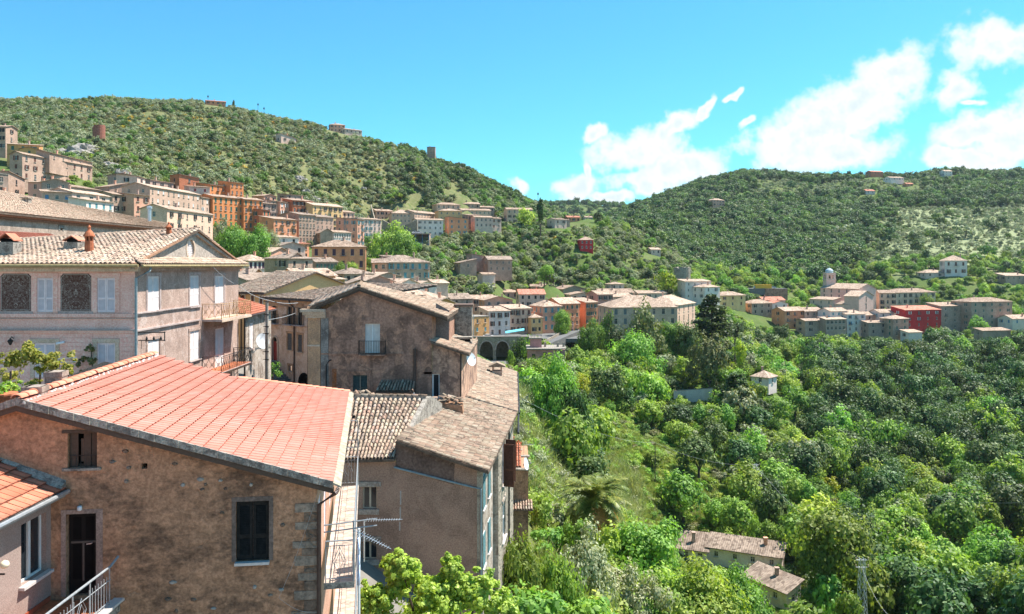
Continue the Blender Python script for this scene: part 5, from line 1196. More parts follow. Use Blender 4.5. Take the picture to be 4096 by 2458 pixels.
# ------------------------------------------------------------------ cream house with the red arched door, lane, pole
def cream_house():
 def z6(x,y): return (260 + x / 13.49,280 + y / 13.49)
 p0,p1 = P(266.3,297,84),P(309,297,79); fr = Fr(p0.xy,(p1 - p0).xy); L = (p1 - p0).xy.length + 3
 h = thing('cream_house',(p0 + p1) / 2 - V((0,0,9)),'peeling cream house with red arched door and iron balconies in the lane','house')
 zE = p0.z - .15
 hs = [pw(fr,z6,165,225,335,585),pw(fr,z6,375,432,350,600),pw(fr,z6,512,570,355,610),pw(fr,z6,372,432,722,945),pw(fr,z6,512,570,740,972),pw(fr,z6,388,432,1155,1235),pw(fr,z6,168,238,770,1090)]
 wall_panel(MB(),fr,-15,[(0,zE),(L,zE)],hs,.25).build('wall',M['cream_house'],h)
 for i,q in enumerate(hs[:6]): fwin(h,fr,*q,'french' if i < 3 else ('board' if i < 5 else 'void'),M['pane'] if i < 3 else M['grey_shutter'],M['old_timber'] if i < 3 else M['grey_shutter'],M['orange_pier'],sw=.2,rec=.1,sill=M['trim_cream'] if i > 2 else None)
 for q in hs[:3]:
  b = MB().fbox(fr,q[0] - .35,q[1] + .35,-.5,0,q[2] - .1,q[2]).build('balcony',M['trim_grey'],h)
  railing('railing',b,[fr.p(q[0] - .33,-.02,q[2]),fr.p(q[0] - .33,-.46,q[2]),fr.p(q[1] + .33,-.46,q[2]),fr.p(q[1] + .33,-.02,q[2])],.95,M['iron'],.12,.011,.018)
 a,b,c,d = hs[6]; mid = (a + b) / 2; r = (b - a) / 2
 dr = MB().fbox(fr,a,b,.14,.18,c,d - r).build('door',M['red_door'],h)
 q = MB()
 for (x0,x1) in ((a + .08,mid - .04),(mid + .04,b - .08)):
  for (u0,u1) in ((.08,.3),(.36,.62),(.68,.94)): q.fbox(fr,x0,x1,.125,.139,c + (d - r - c) * u0,c + (d - r - c) * u1)
 q.build('panel',M['red_door'],dr); MB().fbox(fr,a,b,.2,.24,d - r,d).build('fanlight',M['void'],dr)
 q = MB(); n = 10
 for i in range(n):
  a0,a1 = math.pi * i / n,math.pi * (i + 1) / n; k = 1.32
  q.prism([fr.p(mid + r * math.cos(x) * kk,-.09,d - r + r * math.sin(x) * kk) for x,kk in ((a0,1),(a0,k),(a1,k),(a1,1))],fr.n * .12)
 for s in (-1,1): q.fbox(fr,*(sorted((mid + s * r,mid + s * r * 1.32))),-.085,.03,c,d - r)
 q.fbox(fr,a - r * .45,a + .02,-.14,.03,d - r - .1,d - r + .06).fbox(fr,b - .02,b + r * .45,-.14,.03,d - r - .1,d - r + .06); q.build('arch',M['trim_cream'],dr)
 for i in range(2):
  sgn = (-1,1)[i]; pts = [(mid + sgn * r,d),(mid + sgn * r,d - r)] + [(mid + sgn * r * math.cos(x),d - r + r * math.sin(x)) for x in (.3,.7,1.1,1.5708)]
  MB().prism([fr.p(x,-.002,z) for x,z in (pts if sgn > 0 else pts[::-1])],fr.n * .1).build('spandrel',M['cream_house'],dr)
 MB().fbox(fr,0,L,-.10,.02,zE - .75,zE - .62).build('cornice',M['orange_pier'],h); MB().fbox(fr,0,L,-.25,.02,zE - .35,zE - .1).build('cornice',M['orange_pier'],h)
 zz = fr.hit(*z6(300,600))[1]; MB().fbox(fr,0,L,-.05,.02,zz - .1,zz).build('string_course',M['orange_pier'],h)
 for x in (470,):
  a,z = fr.hit(*z6(x,300)); MB().tube([fr.p(a - .55,-.35,zE),fr.p(a - .5,-.3,zE - .4),fr.p(a,-.1,zE - .8),fr.p(a,-.1,-13)],.07,7).build('downpipe',M['gutter_brown'],h)
 e0,e1 = fr.p(-.4,-.45,zE + .08),fr.p(L + 1.5,-.45,zE + .05); r0,r1 = fr.p(5.6,8.2,zE + 1.5),fr.p(L + 6.5,8.2,zE + 1.5)
 rb = bed_patch('roof',h,e0,e1,r0,r1,M['tile_bed'],.14,.02); tile_patch(rb,e0,e1,r0,r1,'coppo_lo',.26,.42,M['tan_tile'],0,.035,None,.003)
 MB().tube([e0 + V((0,0,-.08)),e1 + V((0,0,-.08))],.08,7).build('gutter',M['gutter_brown'],rb)
 fl = Fr(fr.p(0,8.5,0).xy,(fr.p(0,0,0) - fr.p(0,8.5,0)).xy); wall_panel(MB(),fl,-15,[(0,zE),(8.5,zE)]).build('wall',M['cream_house'],h)
 foot([fr.p(-.5,0,0),fr.p(L,0,0),fr.p(L,9,0),fr.p(0,9,0)])
 a0,zt = fr.hit(*z6(515,1240)); b0,_ = fr.hit(*z6(680,1240)); r = (b0 - a0) / 2; mid = (a0 + b0) / 2; q = MB()
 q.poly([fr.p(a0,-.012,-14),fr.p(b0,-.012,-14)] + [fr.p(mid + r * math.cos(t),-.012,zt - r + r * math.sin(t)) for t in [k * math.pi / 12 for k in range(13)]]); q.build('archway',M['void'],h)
 st = thing('stone_steps',fr.p(2,-1,-10),'worn stone steps climbing to the red arched door','steps')
 zs = c - .02
 for i in range(13): MB().fbox(fr,hs[6][0] - .5 + i * .42,hs[6][0] - .5 + (i + 1) * .42 + .02,-1.7,-.02,-15,zs - i * .2).build('step',M['paving'],st)
 MB().fbox(fr,hs[6][0] - .6,hs[6][1] + .2,-1.75,-.01,-15,zs + .03).build('step',M['paving'],st)
 b = P(263.2,364,80); bx = thing('yellow_bin',b,'small yellow bin beside the red arched door steps','bin'); MB().box(b.x - .1,b.x + .55,80,80.5,b.z - .35,b.z + .3).build('body',plain('yellow_plastic',(.62,.30,.02),.5),bx); MB().box(b.x - .12,b.x + .57,79.98,80.52,b.z + .3,b.z + .36).build('lid',M['black'],bx)
 p = P(266.8,300,62); c = thing('concrete_pole',(p.x,62,-11),'slim concrete pole with iron straps between the mansion wing and cream house','pole')
 MB().tube([(p.x,62,-11),(p.x,62,P(0,301,62).z)],[.16,.12],8).build('shaft',M['concrete_pole'],c)
 for v in (302,315,327,334,352,360): z = P(0,v,62).z; MB().tube([(p.x,62,z),(p.x,62,z + .06)],.165,8).tube([(p.x - .3,62,z + .03),(p.x - .1,62,z + .03)],.02,4).build('strap',M['iron'],c)
 wire('dark cable from the concrete pole to the dark house corner',[(p.x,62,p.z + .2),P(308,308,53.5)],.25,.02,M['iron'])
 wire('pale cable crossing the lane above the red roof',[P(240,287,60),(p.x,62,p.z),P(298,303,70)],.15,.02)
 wire('pale cable sloping up from the pole to the cream house',[(p.x,62,P(0,320,62).z),P(296,313,79)],.1,.02)
 wire('white hose hanging under the dark house eave',[P(308,310,53),P(314,318,51.8)],-.05,.035,M['dish'],'hanging_hose')
 h = thing('yellow_house',P(255,330,95) - V((0,0,6)),'yellow ochre house with brown shutters behind the mansion wing','house')
 p0,p1 = P(232,290.5,96),P(265.6,293.3,92); fy = Fr(p0.xy,(p1 - p0).xy); L = (p1 - p0).xy.length; zE = p1.z
 X5 = lambda x,y: (195 + x / 12.36,270 + y / 12.36)
 hs = [pw(fy,X5,578,616,312,375),pw(fy,X5,696,730,318,430),pw(fy,X5,802,836,322,452)]
 wall_panel(MB(),fy,-14,[(0,zE),(L,zE)],hs,.15).build('wall',M['yellow_wall'],h)
 for q in hs: fwin(h,fy,*q,'louvre',M['brown_shutter'],M['brown_shutter'],plain('white_band',(.66,.6,.5),.9),sw=.14,rec=.04)
 D = 14.0; fg = Fr(fy.p(L,0,0).xy,fy.n.xy); wall_panel(MB(),fg,-14,[(0,zE),(D / 2,zE + 2.3),(D,zE)]).build('gable_wall',M['yellow_wall'],h)
 e0,e1,r0,r1 = fy.p(-1,-.5,zE),fy.p(L + .4,-.5,zE),fy.p(-1,D / 2,zE + 2.4),fy.p(L + .4,D / 2,zE + 2.4)
 rb = bed_patch('roof',h,e0,e1,r0,r1,M['tile_bed'],.14,.02); tile_patch(rb,e0,e1,r0,r1,'coppo_lo',.27,.44,M['tan_tile'],0,.035)
 k0,k1 = fy.p(L + .4,D + .5,zE),fy.p(-1,D + .5,zE); r2 = bed_patch('roof',h,k0,k1,r1,r0,M['tile_bed'],.14,.02)
 MB().tube([e0 + V((0,-.05,-.1)),e1 + V((0,-.05,-.1))],.09,7).build('gutter',M['gutter_brown'],h); MB().tube([fy.p(L * .28,-.4,zE - .1),fy.p(L * .3,-.1,zE - .5),fy.p(L * .3,-.1,-13)],.07,6).build('downpipe',M['gutter_brown'],h)
 foot([fy.p(0,0,0),fy.p(L,0,0),fy.p(L,D,0),fy.p(0,D,0)])
cream_house()
# ------------------------------------------------------------------ the town: generic houses from a table
Z5 = lambda x,y: (x / 8.993,87.5 + y / 8.993)
Z6 = lambda x,y: (250 + x / 7.609,175 + y / 7.609)
Z7 = lambda x,y: (412.5 + x / 7.9136,262.5 + y / 7.9136)
Z8 = lambda x,y: (675 + x / 7.086,237.5 + y / 7.086)
ZR = lambda x,y: (500 + x / 4.72,150 + y / 4.72)
WC = {'stone': ((.490,.326,.244),(.309,.204,.151)),'beige': ((.585,.387,.290),(.420,.278,.206)),'grey': ((.450,.308,.248),(.290,.200,.160)),'pale': ((.720,.504,.407),(.530,.365,.294)),
      'white': ((.834,.670,.588),(.660,.513,.445)),'pink': ((.731,.383,.264),(.511,.268,.181)),'salmon': ((.756,.316,.173),(.548,.229,.123)),'orange': ((.707,.259,.102),(.548,.201,.082)),
      'rust': ((.633,.211,.111),(.488,.163,.082)),'yellow': ((.779,.487,.227),(.620,.383,.185)),'ochre': ((.679,.356,.143),(.520,.270,.109)),'cream': ((.720,.466,.336),(.550,.356,.260)),
      'lightblue': ((.707,.603,.543),(.536,.459,.412)),'red': ((.609,.043,.045),(.464,.039,.037)),'mauve': ((.609,.344,.280),(.438,.248,.206)),'churchpink': ((.799,.522,.428),(.660,.426,.344))}
for k,(c,d) in WC.items(): M['w_' + k] = stucco('wall_paint_' + k,c,d,None,.6,.16,.2,5.0,.5,.3,.12)
SC = {'brown': (.13,.055,.04),'green': (.05,.14,.105),'dark': (.03,.028,.03),'teal': (.12,.30,.33),'purple': (.10,.05,.07),'red': (.30,.05,.05),'white': (.66,.65,.63),'grey': (.2,.19,.18),'blue': (.09,.22,.36)}
for k,c in SC.items(): M['s_' + k] = plain('shutter_' + k,c,.7,0,.25,.15,2)
M['r_old'] = farroof('far_old_tiles',(.301,.207,.151),(.396,.278,.206),(.439,.324,.244))
M['r_pale'] = farroof('far_pale_tiles',(.378,.266,.193),(.473,.340,.256),(.516,.390,.302))
M['r_grey'] = farroof('far_grey_tiles',(.241,.178,.139),(.318,.237,.185),(.361,.278,.218))
M['r_red'] = farroof('far_red_tiles',(.473,.183,.118),(.533,.232,.160),(.533,.249,.185))
M['far_trim'] = plain('far_trim',(.60,.54,.46),.9,0,.1,.1,1)
TCTRL = []
SHOW = []
_wm = {}
def win_mesh(w,h,kind,sc_):
 key = (round(w,2),round(h,2),kind,sc_)
 if key in _wm: return _wm[key]
 b = MB(); f = WORLD
 if kind == 'c':
  for s in (-1,1): b.fbox(f,min(s * w / 2,s * .01),max(s * w / 2,s * .01),-.02,.05,-h / 2,h / 2,1)
  for k in range(6): b.fbox(f,-w / 2 + .08,w / 2 - .08,-.035,-.021,-h / 2 + h * (k + .3) / 6.2,-h / 2 + h * (k + .75) / 6.2,1)
 else:
  b.fbox(f,-w / 2,w / 2,.07,.09,-h / 2,h / 2,0)
  for x in (-w / 2,-.04,w / 2 - .07): b.fbox(f,x,x + .07,.02,.069,-h / 2,h / 2,2)
  for z in (-h / 2,h * .1,h / 2 - .07): b.fbox(f,-w / 2 + .071,w / 2 - .071,.025,.068,z,z + .07,2)
  if kind == 'p':
   for s in (-1,1): b.fbox(f,min(s * (w / 2 + .02),s * w),max(s * (w / 2 + .02),s * w),-.26,-.21,-h / 2,h / 2,1)
 b.fbox(f,-w / 2 - .12,w / 2 + .12,-.32,.05,-h / 2 - .1,-h / 2 - .005,2)
 _wm[key] = b.mesh('window',[M['pane'],M['s_' + sc_],M['far_trim']]); return _wm[key]
def roof_mesh(b,fr,L,D,z,kind,rise,o=.45,th=.16):
 A = lambda s,d,zz: fr.p(s,d,zz); ex = V((0,0,-th))
 k = rise / (D / 2)
 if kind == 'g':
  b.prism([A(-o,-o,z - k * o),A(L + o,-o,z - k * o),A(L + o,D / 2,z + rise),A(-o,D / 2,z + rise)],ex)
  b.prism([A(L + o,D + o,z - k * o),A(-o,D + o,z - k * o),A(-o,D / 2,z + rise),A(L + o,D / 2,z + rise)],ex)
 elif kind == 'x':
  k = rise / (L / 2)
  b.prism([A(-o,D + o,z - k * o),A(-o,-o,z - k * o),A(L / 2,-o,z + rise),A(L / 2,D + o,z + rise)],ex)
  b.prism([A(L + o,-o,z - k * o),A(L + o,D + o,z - k * o),A(L / 2,D + o,z + rise),A(L / 2,-o,z + rise)],ex)
 elif kind == 'h':
  r = min(L,D) / 2; k = rise / r
  if L >= D: q0,q1 = A(r,D / 2,z + rise),A(L - r,D / 2,z + rise)
  else: q0,q1 = A(L / 2,r,z + rise),A(L / 2,D - r,z + rise)
  c = [A(-o,-o,z - k * o),A(L + o,-o,z - k * o),A(L + o,D + o,z - k * o),A(-o,D + o,z - k * o)]
  if L >= D: F_ = ([c[0],c[1],q1,q0],[c[1],c[2],q1],[c[2],c[3],q0,q1],[c[3],c[0],q0])
  else: F_ = ([c[0],c[1],q0],[c[1],c[2],q1,q0],[c[2],c[3],q1],[c[3],c[0],q0,q1])
  for f in F_:
   if (f[-1] - f[-2]).length < 1e-3: f = f[:-1]
   b.prism(f,ex)
 elif kind == 's':
  k = rise / D; b.prism([A(-o,-o,z - k * o),A(L + o,-o,z - k * o),A(L + o,D + o,z + rise + k * o),A(-o,D + o,z + rise + k * o)],ex)
 elif kind == 'l':
  k = rise / L; b.prism([A(-o,D + o,z - k * o),A(-o,-o,z - k * o),A(L + o,-o,z + rise + k * o),A(L + o,D + o,z + rise + k * o)],ex)
 elif kind == 'r':
  k = rise / L; b.prism([A(-o,D + o,z + rise + k * o),A(-o,-o,z + rise + k * o),A(L + o,-o,z - k * o),A(L + o,D + o,z - k * o)],ex)
 elif kind == 'f':
  b.fbox(fr,-.15,L + .15,-.15,D + .15,z + .02,z + .3)
def house(label,zm,x0,x1,ye,Y0,Y1,nst,D,roof='g',rise=1.4,wall='beige',shut='brown',cols=3,roofc='old',st=3.2,side=None,mix='cop',wh=(1.0,1.6),base=None,skip=0,name='house',cat='house',group='houses of the hill town',chim=1,show=True,balc=0,door=False,showk=1.0):
 u0,v = zm(x0,ye); u1,_ = zm(x1,ye)
 p0 = P(u0,v,Y0); z = p0.z; p1 = P(u1,v,Y1); fr = Fr(p0.xy,(p1 - p0).xy); L = (p1 - p0).xy.length
 zb = z - nst * st; c = fr.p(L / 2,D / 2,zb)
 h = thing(name,(c.x,c.y,zb),label,cat,group)
 w,hh = wh; rnd = random.Random(label)
 def grid(n,LL,d0=0.0):
  out = []
  for r in range(skip,int(nst + .01)):
   zc = z - st * (r + .5) + .1
   for i in range(n):
    s = LL * (i + .5) / n + rnd.uniform(-.12,.12)
    out.append((s - w / 2,s + w / 2,zc - hh / 2,zc + hh / 2))
  return [q for q in out if q[0] > .25 and q[1] < LL - .25]
 H = grid(cols,L) if cols else []
 sn = side if side is not None else max(0,int(D / 4.5)); HS = grid(sn,D) if sn else []
 tf = [(0,z),(L,z)]; ts = [(0,z),(D,z)]; tl = tb = None
 if roof == 'g': ts = [(0,z),(D / 2,z + rise),(D,z)]
 if roof == 'x': tf = [(0,z),(L / 2,z + rise),(L,z)]
 tfb = tf; tr = ts; tl = ts
 if roof == 's': tr = [(0,z),(D,z + rise)]; tl = [(0,z + rise),(D,z)]; tfb = [(0,z + rise),(L,z + rise)]
 if roof == 'l': tf = [(0,z),(L,z + rise)]; tr = [(0,z + rise),(D,z + rise)]; tfb = [(0,z + rise),(L,z)]
 if roof == 'r': tf = [(0,z + rise),(L,z)]; tl = [(0,z + rise),(D,z + rise)]; tfb = [(0,z),(L,z + rise)]
 wb = MB(); zz = zb - 3
 wall_panel(wb,fr,zz,tf,H,.14)
 fR = Fr(fr.p(L,0,0).xy,fr.n.xy); fL = Fr(fr.p(0,D,0).xy,(-fr.n).xy); fB = Fr(fr.p(L,D,0).xy,(-fr.e).xy)
 camr = fR.n.dot(fr.p(L,0,0)) > 0; caml = fL.n.dot(fr.p(0,0,0)) > 0
 wall_panel(wb,fR,zz,tr,HS if camr else [],.14); wall_panel(wb,fL,zz,tl,HS if caml else [],.14); wall_panel(wb,fB,zz,tfb)
 wb.build('wall',M['w_' + wall],h)
 for (f2,hs) in ((fr,H),(fR,HS if camr else []),(fL,HS if caml else [])):
  for q in hs:
   k = rnd.choice(mix); o = link('window',win_mesh(w,hh,k,shut),h)
   o.matrix_parent_inverse = Matrix.Translation(-V(h['_loc'])); o.matrix_basis = f2.mat((q[0] + q[1]) / 2,.06,(q[2] + q[3]) / 2)
 rb = MB(); roof_mesh(rb,fr,L,D,z + .12,roof,rise)
 ro = rb.build('roof',M['r_' + roofc] if roof != 'f' else M['cement'],h,uv=True)
 for i in range(chim):
  s,d = L * rnd.uniform(.2,.8),D * rnd.uniform(.25,.75); q = fr.p(s,d,z); t = rise + 1.0
  MB().box(q.x - .3,q.x + .3,q.y - .3,q.y + .3,z,z + t).box(q.x - .4,q.x + .4,q.y - .4,q.y + .4,z + t,z + t + .12).build('chimney',M['w_' + rnd.choice(['grey','pink','beige'])],ro)
 for i in range(balc):
  q = H[(i * 2 + 1) % max(1,len(H))] if H else None
  if q:
   b = MB().fbox(fr,q[0] - .5,q[1] + .5,-.8,0,q[2] - .25,q[2] - .12)
   n = 7
   for j in range(n + 1): s = q[0] - .48 + (q[1] - q[0] + .96) * j / n; b.fbox(fr,s - .02,s + .02,-.78,-.75,q[2] - .12,q[2] + .8)
   b.fbox(fr,q[0] - .5,q[1] + .5,-.79,-.74,q[2] + .8,q[2] + .85); b.build('balcony',M['grey_shutter'],h)
 if door:
  s = L * .5 + w; MB().fbox(fr,s - .6,s + .6,-.03,.05,zb,zb + 2.3).build('door',M['s_red'],h)
 cs = [fr.p(0,0,0),fr.p(L,0,0),fr.p(L,D,0),fr.p(0,D,0)]; foot(cs,1.2)
 TCTRL.append((*(fr.p(L / 2,-1.0,0).xy),zb)); TCTRL.append((*(fr.p(L / 2,D + 1,0).xy),zb + (base or 1.0)))
 if show:
  us = [CX + F * q.x / q.y for q in cs]; SHOW.append((min(us) - 1,max(us) + 1,v - 2 - rise * F / Y0,v + min(nst,2.6) * st * F / Y0 * .9 * showk,min(Y0,Y1)))
 return h,fr,L,z
T = house
# --- left hillside
T('tall stone house at the very left edge high on the slope',Z5,-60,50,352,330,330,3.5,8,'g',1,'stone','dark',3)
T('yellow house with green shutters high on the left slope',Z5,62,352,508,318,322,3,8,'s',1.2,'ochre','green',3,'pale')
T('low yellow wing right of the high yellow house',Z5,345,470,556,318,330,2,7,'g',.8,'ochre','green',2)
T('long three storey stone building with brown shutters on the left slope',Z5,200,830,596,285,322,3.4,5,'g',.9,'stone','brown',9,'old',3.1,1,'ccop')
T('stone attic block above the long stone building',Z5,445,830,585,296,326,1.5,5,'s',.9,'stone','dark',5,'old',3,0,'o',(.9,1.1))
T('grey concrete walled house at the left edge below the stone building',Z5,-40,72,782,255,258,3,10,'f',.3,'grey','dark',1)
T('triangular stone wall house beside the grey concrete walled house',Z5,74,222,800,262,272,3,7,'r',1.6,'stone','dark',1)
T('small white house with a low tile roof just above the long hall',Z5,78,350,965,215,235,2,7,'s',1.2,'white','dark',2,'pale')
T('grey gabled house with green shutters above the long hall',Z5,375,620,846,265,270,3.2,9,'x',1.2,'grey','green',2,'pale',3.2,1)
T('mauve side wing of the grey gabled house',Z5,252,374,852,266,266,3,8,'g',.6,'mauve','blue',1,'pale')
T('beige house with small blue windows behind the long hall',Z5,378,645,936,228,232,2.4,9,'s',1.2,'beige','blue',3,'pale',3.2,1,'co',(.9,1.2))
T('house with an open loggia and red flowers above the long hall',Z5,648,985,940,232,248,2.6,9,'g',1.2,'pale','dark',3,'pale',3.1,1,'o',(1.6,1.5))
T('white wing with four blue green shutters above the long hall',Z5,775,1022,1012,222,232,2,6,'s',.9,'white','teal',4,'pale',3.2,0,'c',(.9,1.4))
T('low beige house with pale roof under the long stone building',Z5,622,905,890,275,290,2.6,8,'s',1.6,'beige','brown',3,'old')
T('grey stone house with gable on the upper left terrace',Z5,968,1232,790,318,322,2.8,9,'x',1,'grey','dark',2)
T('right half of the grey stone gable house on the upper terrace',Z5,1235,1306,798,320,330,2.6,8,'s',.8,'pale','dark',1)
T('weathered house with roof loggia left of the long beige building',Z5,985,1305,890,292,304,3,9,'x',1.8,'stone','dark',3,'old',3.2,1,'o')
T('brown stone house front left of the long beige building',Z5,1012,1202,958,268,276,3.6,8,'g',1,'stone','dark',3,'old')
T('pinkish plain house with four windows left of the long beige building',Z5,1205,1346,962,270,276,3.6,9,'s',1.0,'pink','brown',2,'old',3.2,1,'cp')
T('long beige building with two rows of small windows on the slope',Z5,1348,1800,892,288,322,4.4,11,'g',1.6,'beige','white',10,'pale',3.2,2,'co',(.85,1.3),balc=0)
T('narrow end block of the long beige building',Z5,1802,1884,986,322,330,3.6,8,'s',.8,'beige','white',2,'pale')
T('beige house with arched windows and lean chimney below the long beige building',Z5,1502,1914,1090,228,256,2.6,8,'g',1.3,'cream','dark',6,'pale',3.2,1,'po',(.9,1.5),balc=1)
T('grey house with roof terrace above the long beige building',Z5,1350,1560,830,335,350,2.2,8,'s',1,'grey','dark',3,'old')
T('low stone house in the row above the long beige building',Z5,1500,1720,930,330,345,2.2,8,'s',1,'stone','dark',3,'old')
T('pale house with red shutters left of the upper orange houses',Z5,1706,1888,890,345,350,2.9,9,'s',1,'pale','red',2,'old',3.2,1,'c',(.9,1.3))
T('rust red house end above the pale house with red shutters',Z5,1612,1790,800,372,380,2.5,8,'r',1,'rust','dark',1,'old')
T('upper orange house with balcony on the slope',Z5,1888,2078,872,358,372,3.4,9,'s',1.2,'orange','green',4,'old',3.2,1,'cop',balc=2)
T('tall orange house with arched upper windows',Z5,2072,2190,850,366,372,3.4,9,'s',1,'orange','white',3,'old',3.2,1,'o',(.9,1.4))
T('broad orange palazzo front with rows of green shutters',Z5,1915,2190,978,330,344,4.2,10,'g',1.2,'orange','green',6,'old',3.2,1,'ccco',(1,1.9))
T('right half of the orange palazzo with a small balcony',Z5,2192,2362,1004,342,350,4.2,9,'g',1.1,'orange','green',4,'old',3.2,1,'cco',(1,1.9),balc=2)
T('narrow rust orange house closing the orange row',Z5,2364,2428,1100,344,348,3,8,'s',.8,'rust','green',2,'old')
# --- middle of the hillside town
T('mauve grey house behind the rust orange row',Z6,92,200,215,362,368,3.4,8,'s',1,'grey','dark',3,'old')
T('pink house at the top of the row beside the orange houses',Z6,105,200,158,385,392,3,8,'x',1,'pink','dark',2,'old')
T('stone fronted house with many small windows beside the red house',Z6,160,240,195,372,380,3.6,8,'s',1,'stone','dark',2,'old')
T('pale pink house left of the red house',Z6,228,324,205,376,384,4,9,'s',1.2,'pink','white',3,'old')
T('bright red house with long eaves in the upper row',Z6,324,478,192,380,388,4.2,9,'s',1.4,'rust','dark',5,'old',3.1,1,'op')
T('tall yellow house with dark windows in the upper row',Z6,478,706,228,382,398,5,10,'g',1.5,'yellow','dark',6,'pale',3.1,1,'op',balc=2)
T('low yellow house right of the tall yellow house',Z6,705,796,282,402,408,3.6,8,'g',1,'cream','dark',3,'old')
T('grey house tucked behind the upper red house',Z6,280,410,148,410,420,2,7,'s',.8,'grey','dark',3,'old',chim=0)
T('old stone palazzo with four rows of arched windows',Z6,372,500,300,340,348,4.6,12,'g',1.2,'stone','white',5,'grey',3.1,2,'o',(.9,1.5))
T('right stone palazzo front with sparse windows',Z6,500,636,318,348,356,4.4,11,'g',1.2,'stone','white',4,'grey',3.1,1,'o',(.7,1.4))
T('pink house with stacked wooden terraces below the stone palazzo',Z6,180,356,334,326,336,4.2,9,'s',1.4,'salmon','dark',4,'old',3.1,1,'op',balc=3)
T('small white house with rooftop room below the pink terraces',Z6,222,370,474,298,304,2.4,7,'s',.8,'white','dark',2,'pale',3.1,1)
T('dark roofed small house left of the big salmon palazzo',Z6,228,420,540,285,292,2.2,7,'x',1.4,'pale','dark',2,'grey',chim=0)
T('rose house with low roof left of the big salmon palazzo',Z6,362,450,520,310,316,2.2,7,'s',.7,'salmon','dark',2,'red')
T('stone house with white ground floor and many windows',Z6,640,770,436,346,354,2.6,9,'g',1,'white','dark',7,'old',3.1,1,'o',(.7,1.6))
T('bare stone gable end house beside the white ground floor',Z6,535,640,440,344,347,2.8,9,'x',1.8,'stone','dark',0,'grey',chim=0)
T('tall grey house with pink front and balconies',Z6,816,868,338,366,372,5,11,'s',1,'pink','teal',2,'old',3.1,3,'op',balc=3)
T('grey side of the tall balcony house',Z6,712,816,336,368,367,5,9,'f',.3,'grey','dark',3,'old',3.1,0,'o',(.7,1.1))
T('pale house with satellite dishes right of the tall grey house',Z6,868,1000,336,392,400,3.4,9,'g',.8,'pale','teal',4,'old',3.1,1,'po')
T('big salmon palazzo with hipped roof and purple shutters',Z6,470,880,546,272,275,2.7,14,'h',2.4,'salmon','purple',6,'old',4.0,0,'c',(1.1,2.2),balc=2)
T('rose wing with low roof left behind the big salmon palazzo',Z6,155,310,590,252,262,2.5,8,'x',1.6,'pink','dark',1,'pale',3.2,1)
T('pale roofed rose house above the mansion wing',Z6,-40,150,592,258,262,2,8,'g',1.8,'pink','dark',3,'pale')
T('white house with five purple shutters behind the mansion pediment',Z6,-10,150,650,232,238,3.2,9,'h',1.6,'white','purple',5,'pale',3.2,1,'c',(.9,1.9))
T('small brown gallery house right of the white house',Z6,150,205,678,240,240,2.6,7,'s',.8,'stone','brown',1,'pale')
T('grey stone tower house with hipped roof',Z6,292,476,634,216,224,4,9,'h',1.5,'stone','dark',2,'grey',3.1,1,'oc',(.9,1.3))
T('plain left half of the grey stone tower house',Z6,204,291,634,217,216,4,8,'g',1.5,'grey','dark',1,'grey',3.1,0,chim=0)
T('beige house with green shutters right of the tower house',Z6,500,664,662,250,256,2.6,8,'g',1.4,'stone','green',3,'grey')
T('orange gabled house low behind the mansion wing',Z6,-10,122,775,170,174,2.6,9,'x',1.6,'salmon','brown',0,'pale')
T('long grey roofed house low behind the yellow house',Z6,-30,290,800,150,160,1.6,9,'g',1.2,'grey','dark',0,'grey')
T('yellow house with a row of arched windows',Z6,368,650,768,172,178,2.3,9,'g',1.5,'ochre','dark',6,'pale',3.2,0,'o',(1.1,1.9))
T('low ochre wing right of the arched yellow house',Z6,645,720,795,176,178,2,7,'s',.8,'ochre','dark',1,'pale',3.2,0)
T('broad grey house with shallow hipped roof in the middle',Z6,720,945,752,226,232,2.6,10,'h',1.6,'stone','dark',4,'grey')
T('large grey palazzo with turquoise shutters',Z6,1048,1370,664,292,302,4.3,14,'h',2.6,'beige','teal',6,'grey',3.3,1,'cop',(1.1,2),balc=3)
T('low left wing of the turquoise shutter palazzo',Z6,932,1046,668,290,291,3,9,'g',1.4,'beige','green',2,'grey',3.2,1)
T('house with penthouse roof room behind the turquoise shutter palazzo',Z6,1020,1105,622,306,308,1.2,6,'s',.5,'grey','dark',1,'grey',3,0)
T('pale tiled cottage left of the roof jumble',Z6,865,1095,812,205,210,2.2,9,'x',1.5,'stone','dark',0,'pale')
T('wide low cottage with grey tiles before the palazzo',Z6,945,1150,775,232,238,2,8,'x',1.2,'beige','dark',0,'pale')
T('front cottage roof right behind the cream lane house',Z6,735,935,832,190,192,2,10,'x',1,'stone','dark',0,'grey')
T('white gabled house in the roof jumble',Z6,1118,1300,838,208,214,2.4,9,'x',1.5,'white','dark',1,'pale')
T('pale lilac gabled house with one window',Z6,1275,1420,836,218,222,2.6,8,'x',.9,'white','dark',1,'pale',3.1,1,'o')
T('pale house with a glazed veranda',Z6,1405,1506,824,230,232,3,8,'g',.9,'pale','teal',2,'pale',3.1,1,'o',(1.8,1.4))
T('ochre cottage wall under the roof jumble',Z6,1060,1160,868,200,202,2,7,'s',.8,'grey','dark',2,'grey')
T('pinkish house with dark shutters right of the dark gable roof',Z6,1090,1320,918,186,192,2.6,9,'g',1.4,'cream','dark',3,'pale',3.1,1,'p',(.9,1.4))
T('hip roofed pale house with a balcony right of the dark gable roof',Z6,1318,1490,938,190,196,3,9,'h',1.5,'pale','dark',3,'pale',3.1,1,'op',balc=1)
T('small ochre gabled house below the hip roofed pale house',Z6,1366,1590,1000,166,172,2.4,9,'x',1.5,'ochre','brown',1,'pale')
T('low pale roof just right of the dark house ridge',Z6,1225,1380,985,150,153,2,8,'s',1,'beige','dark',0,'pale')
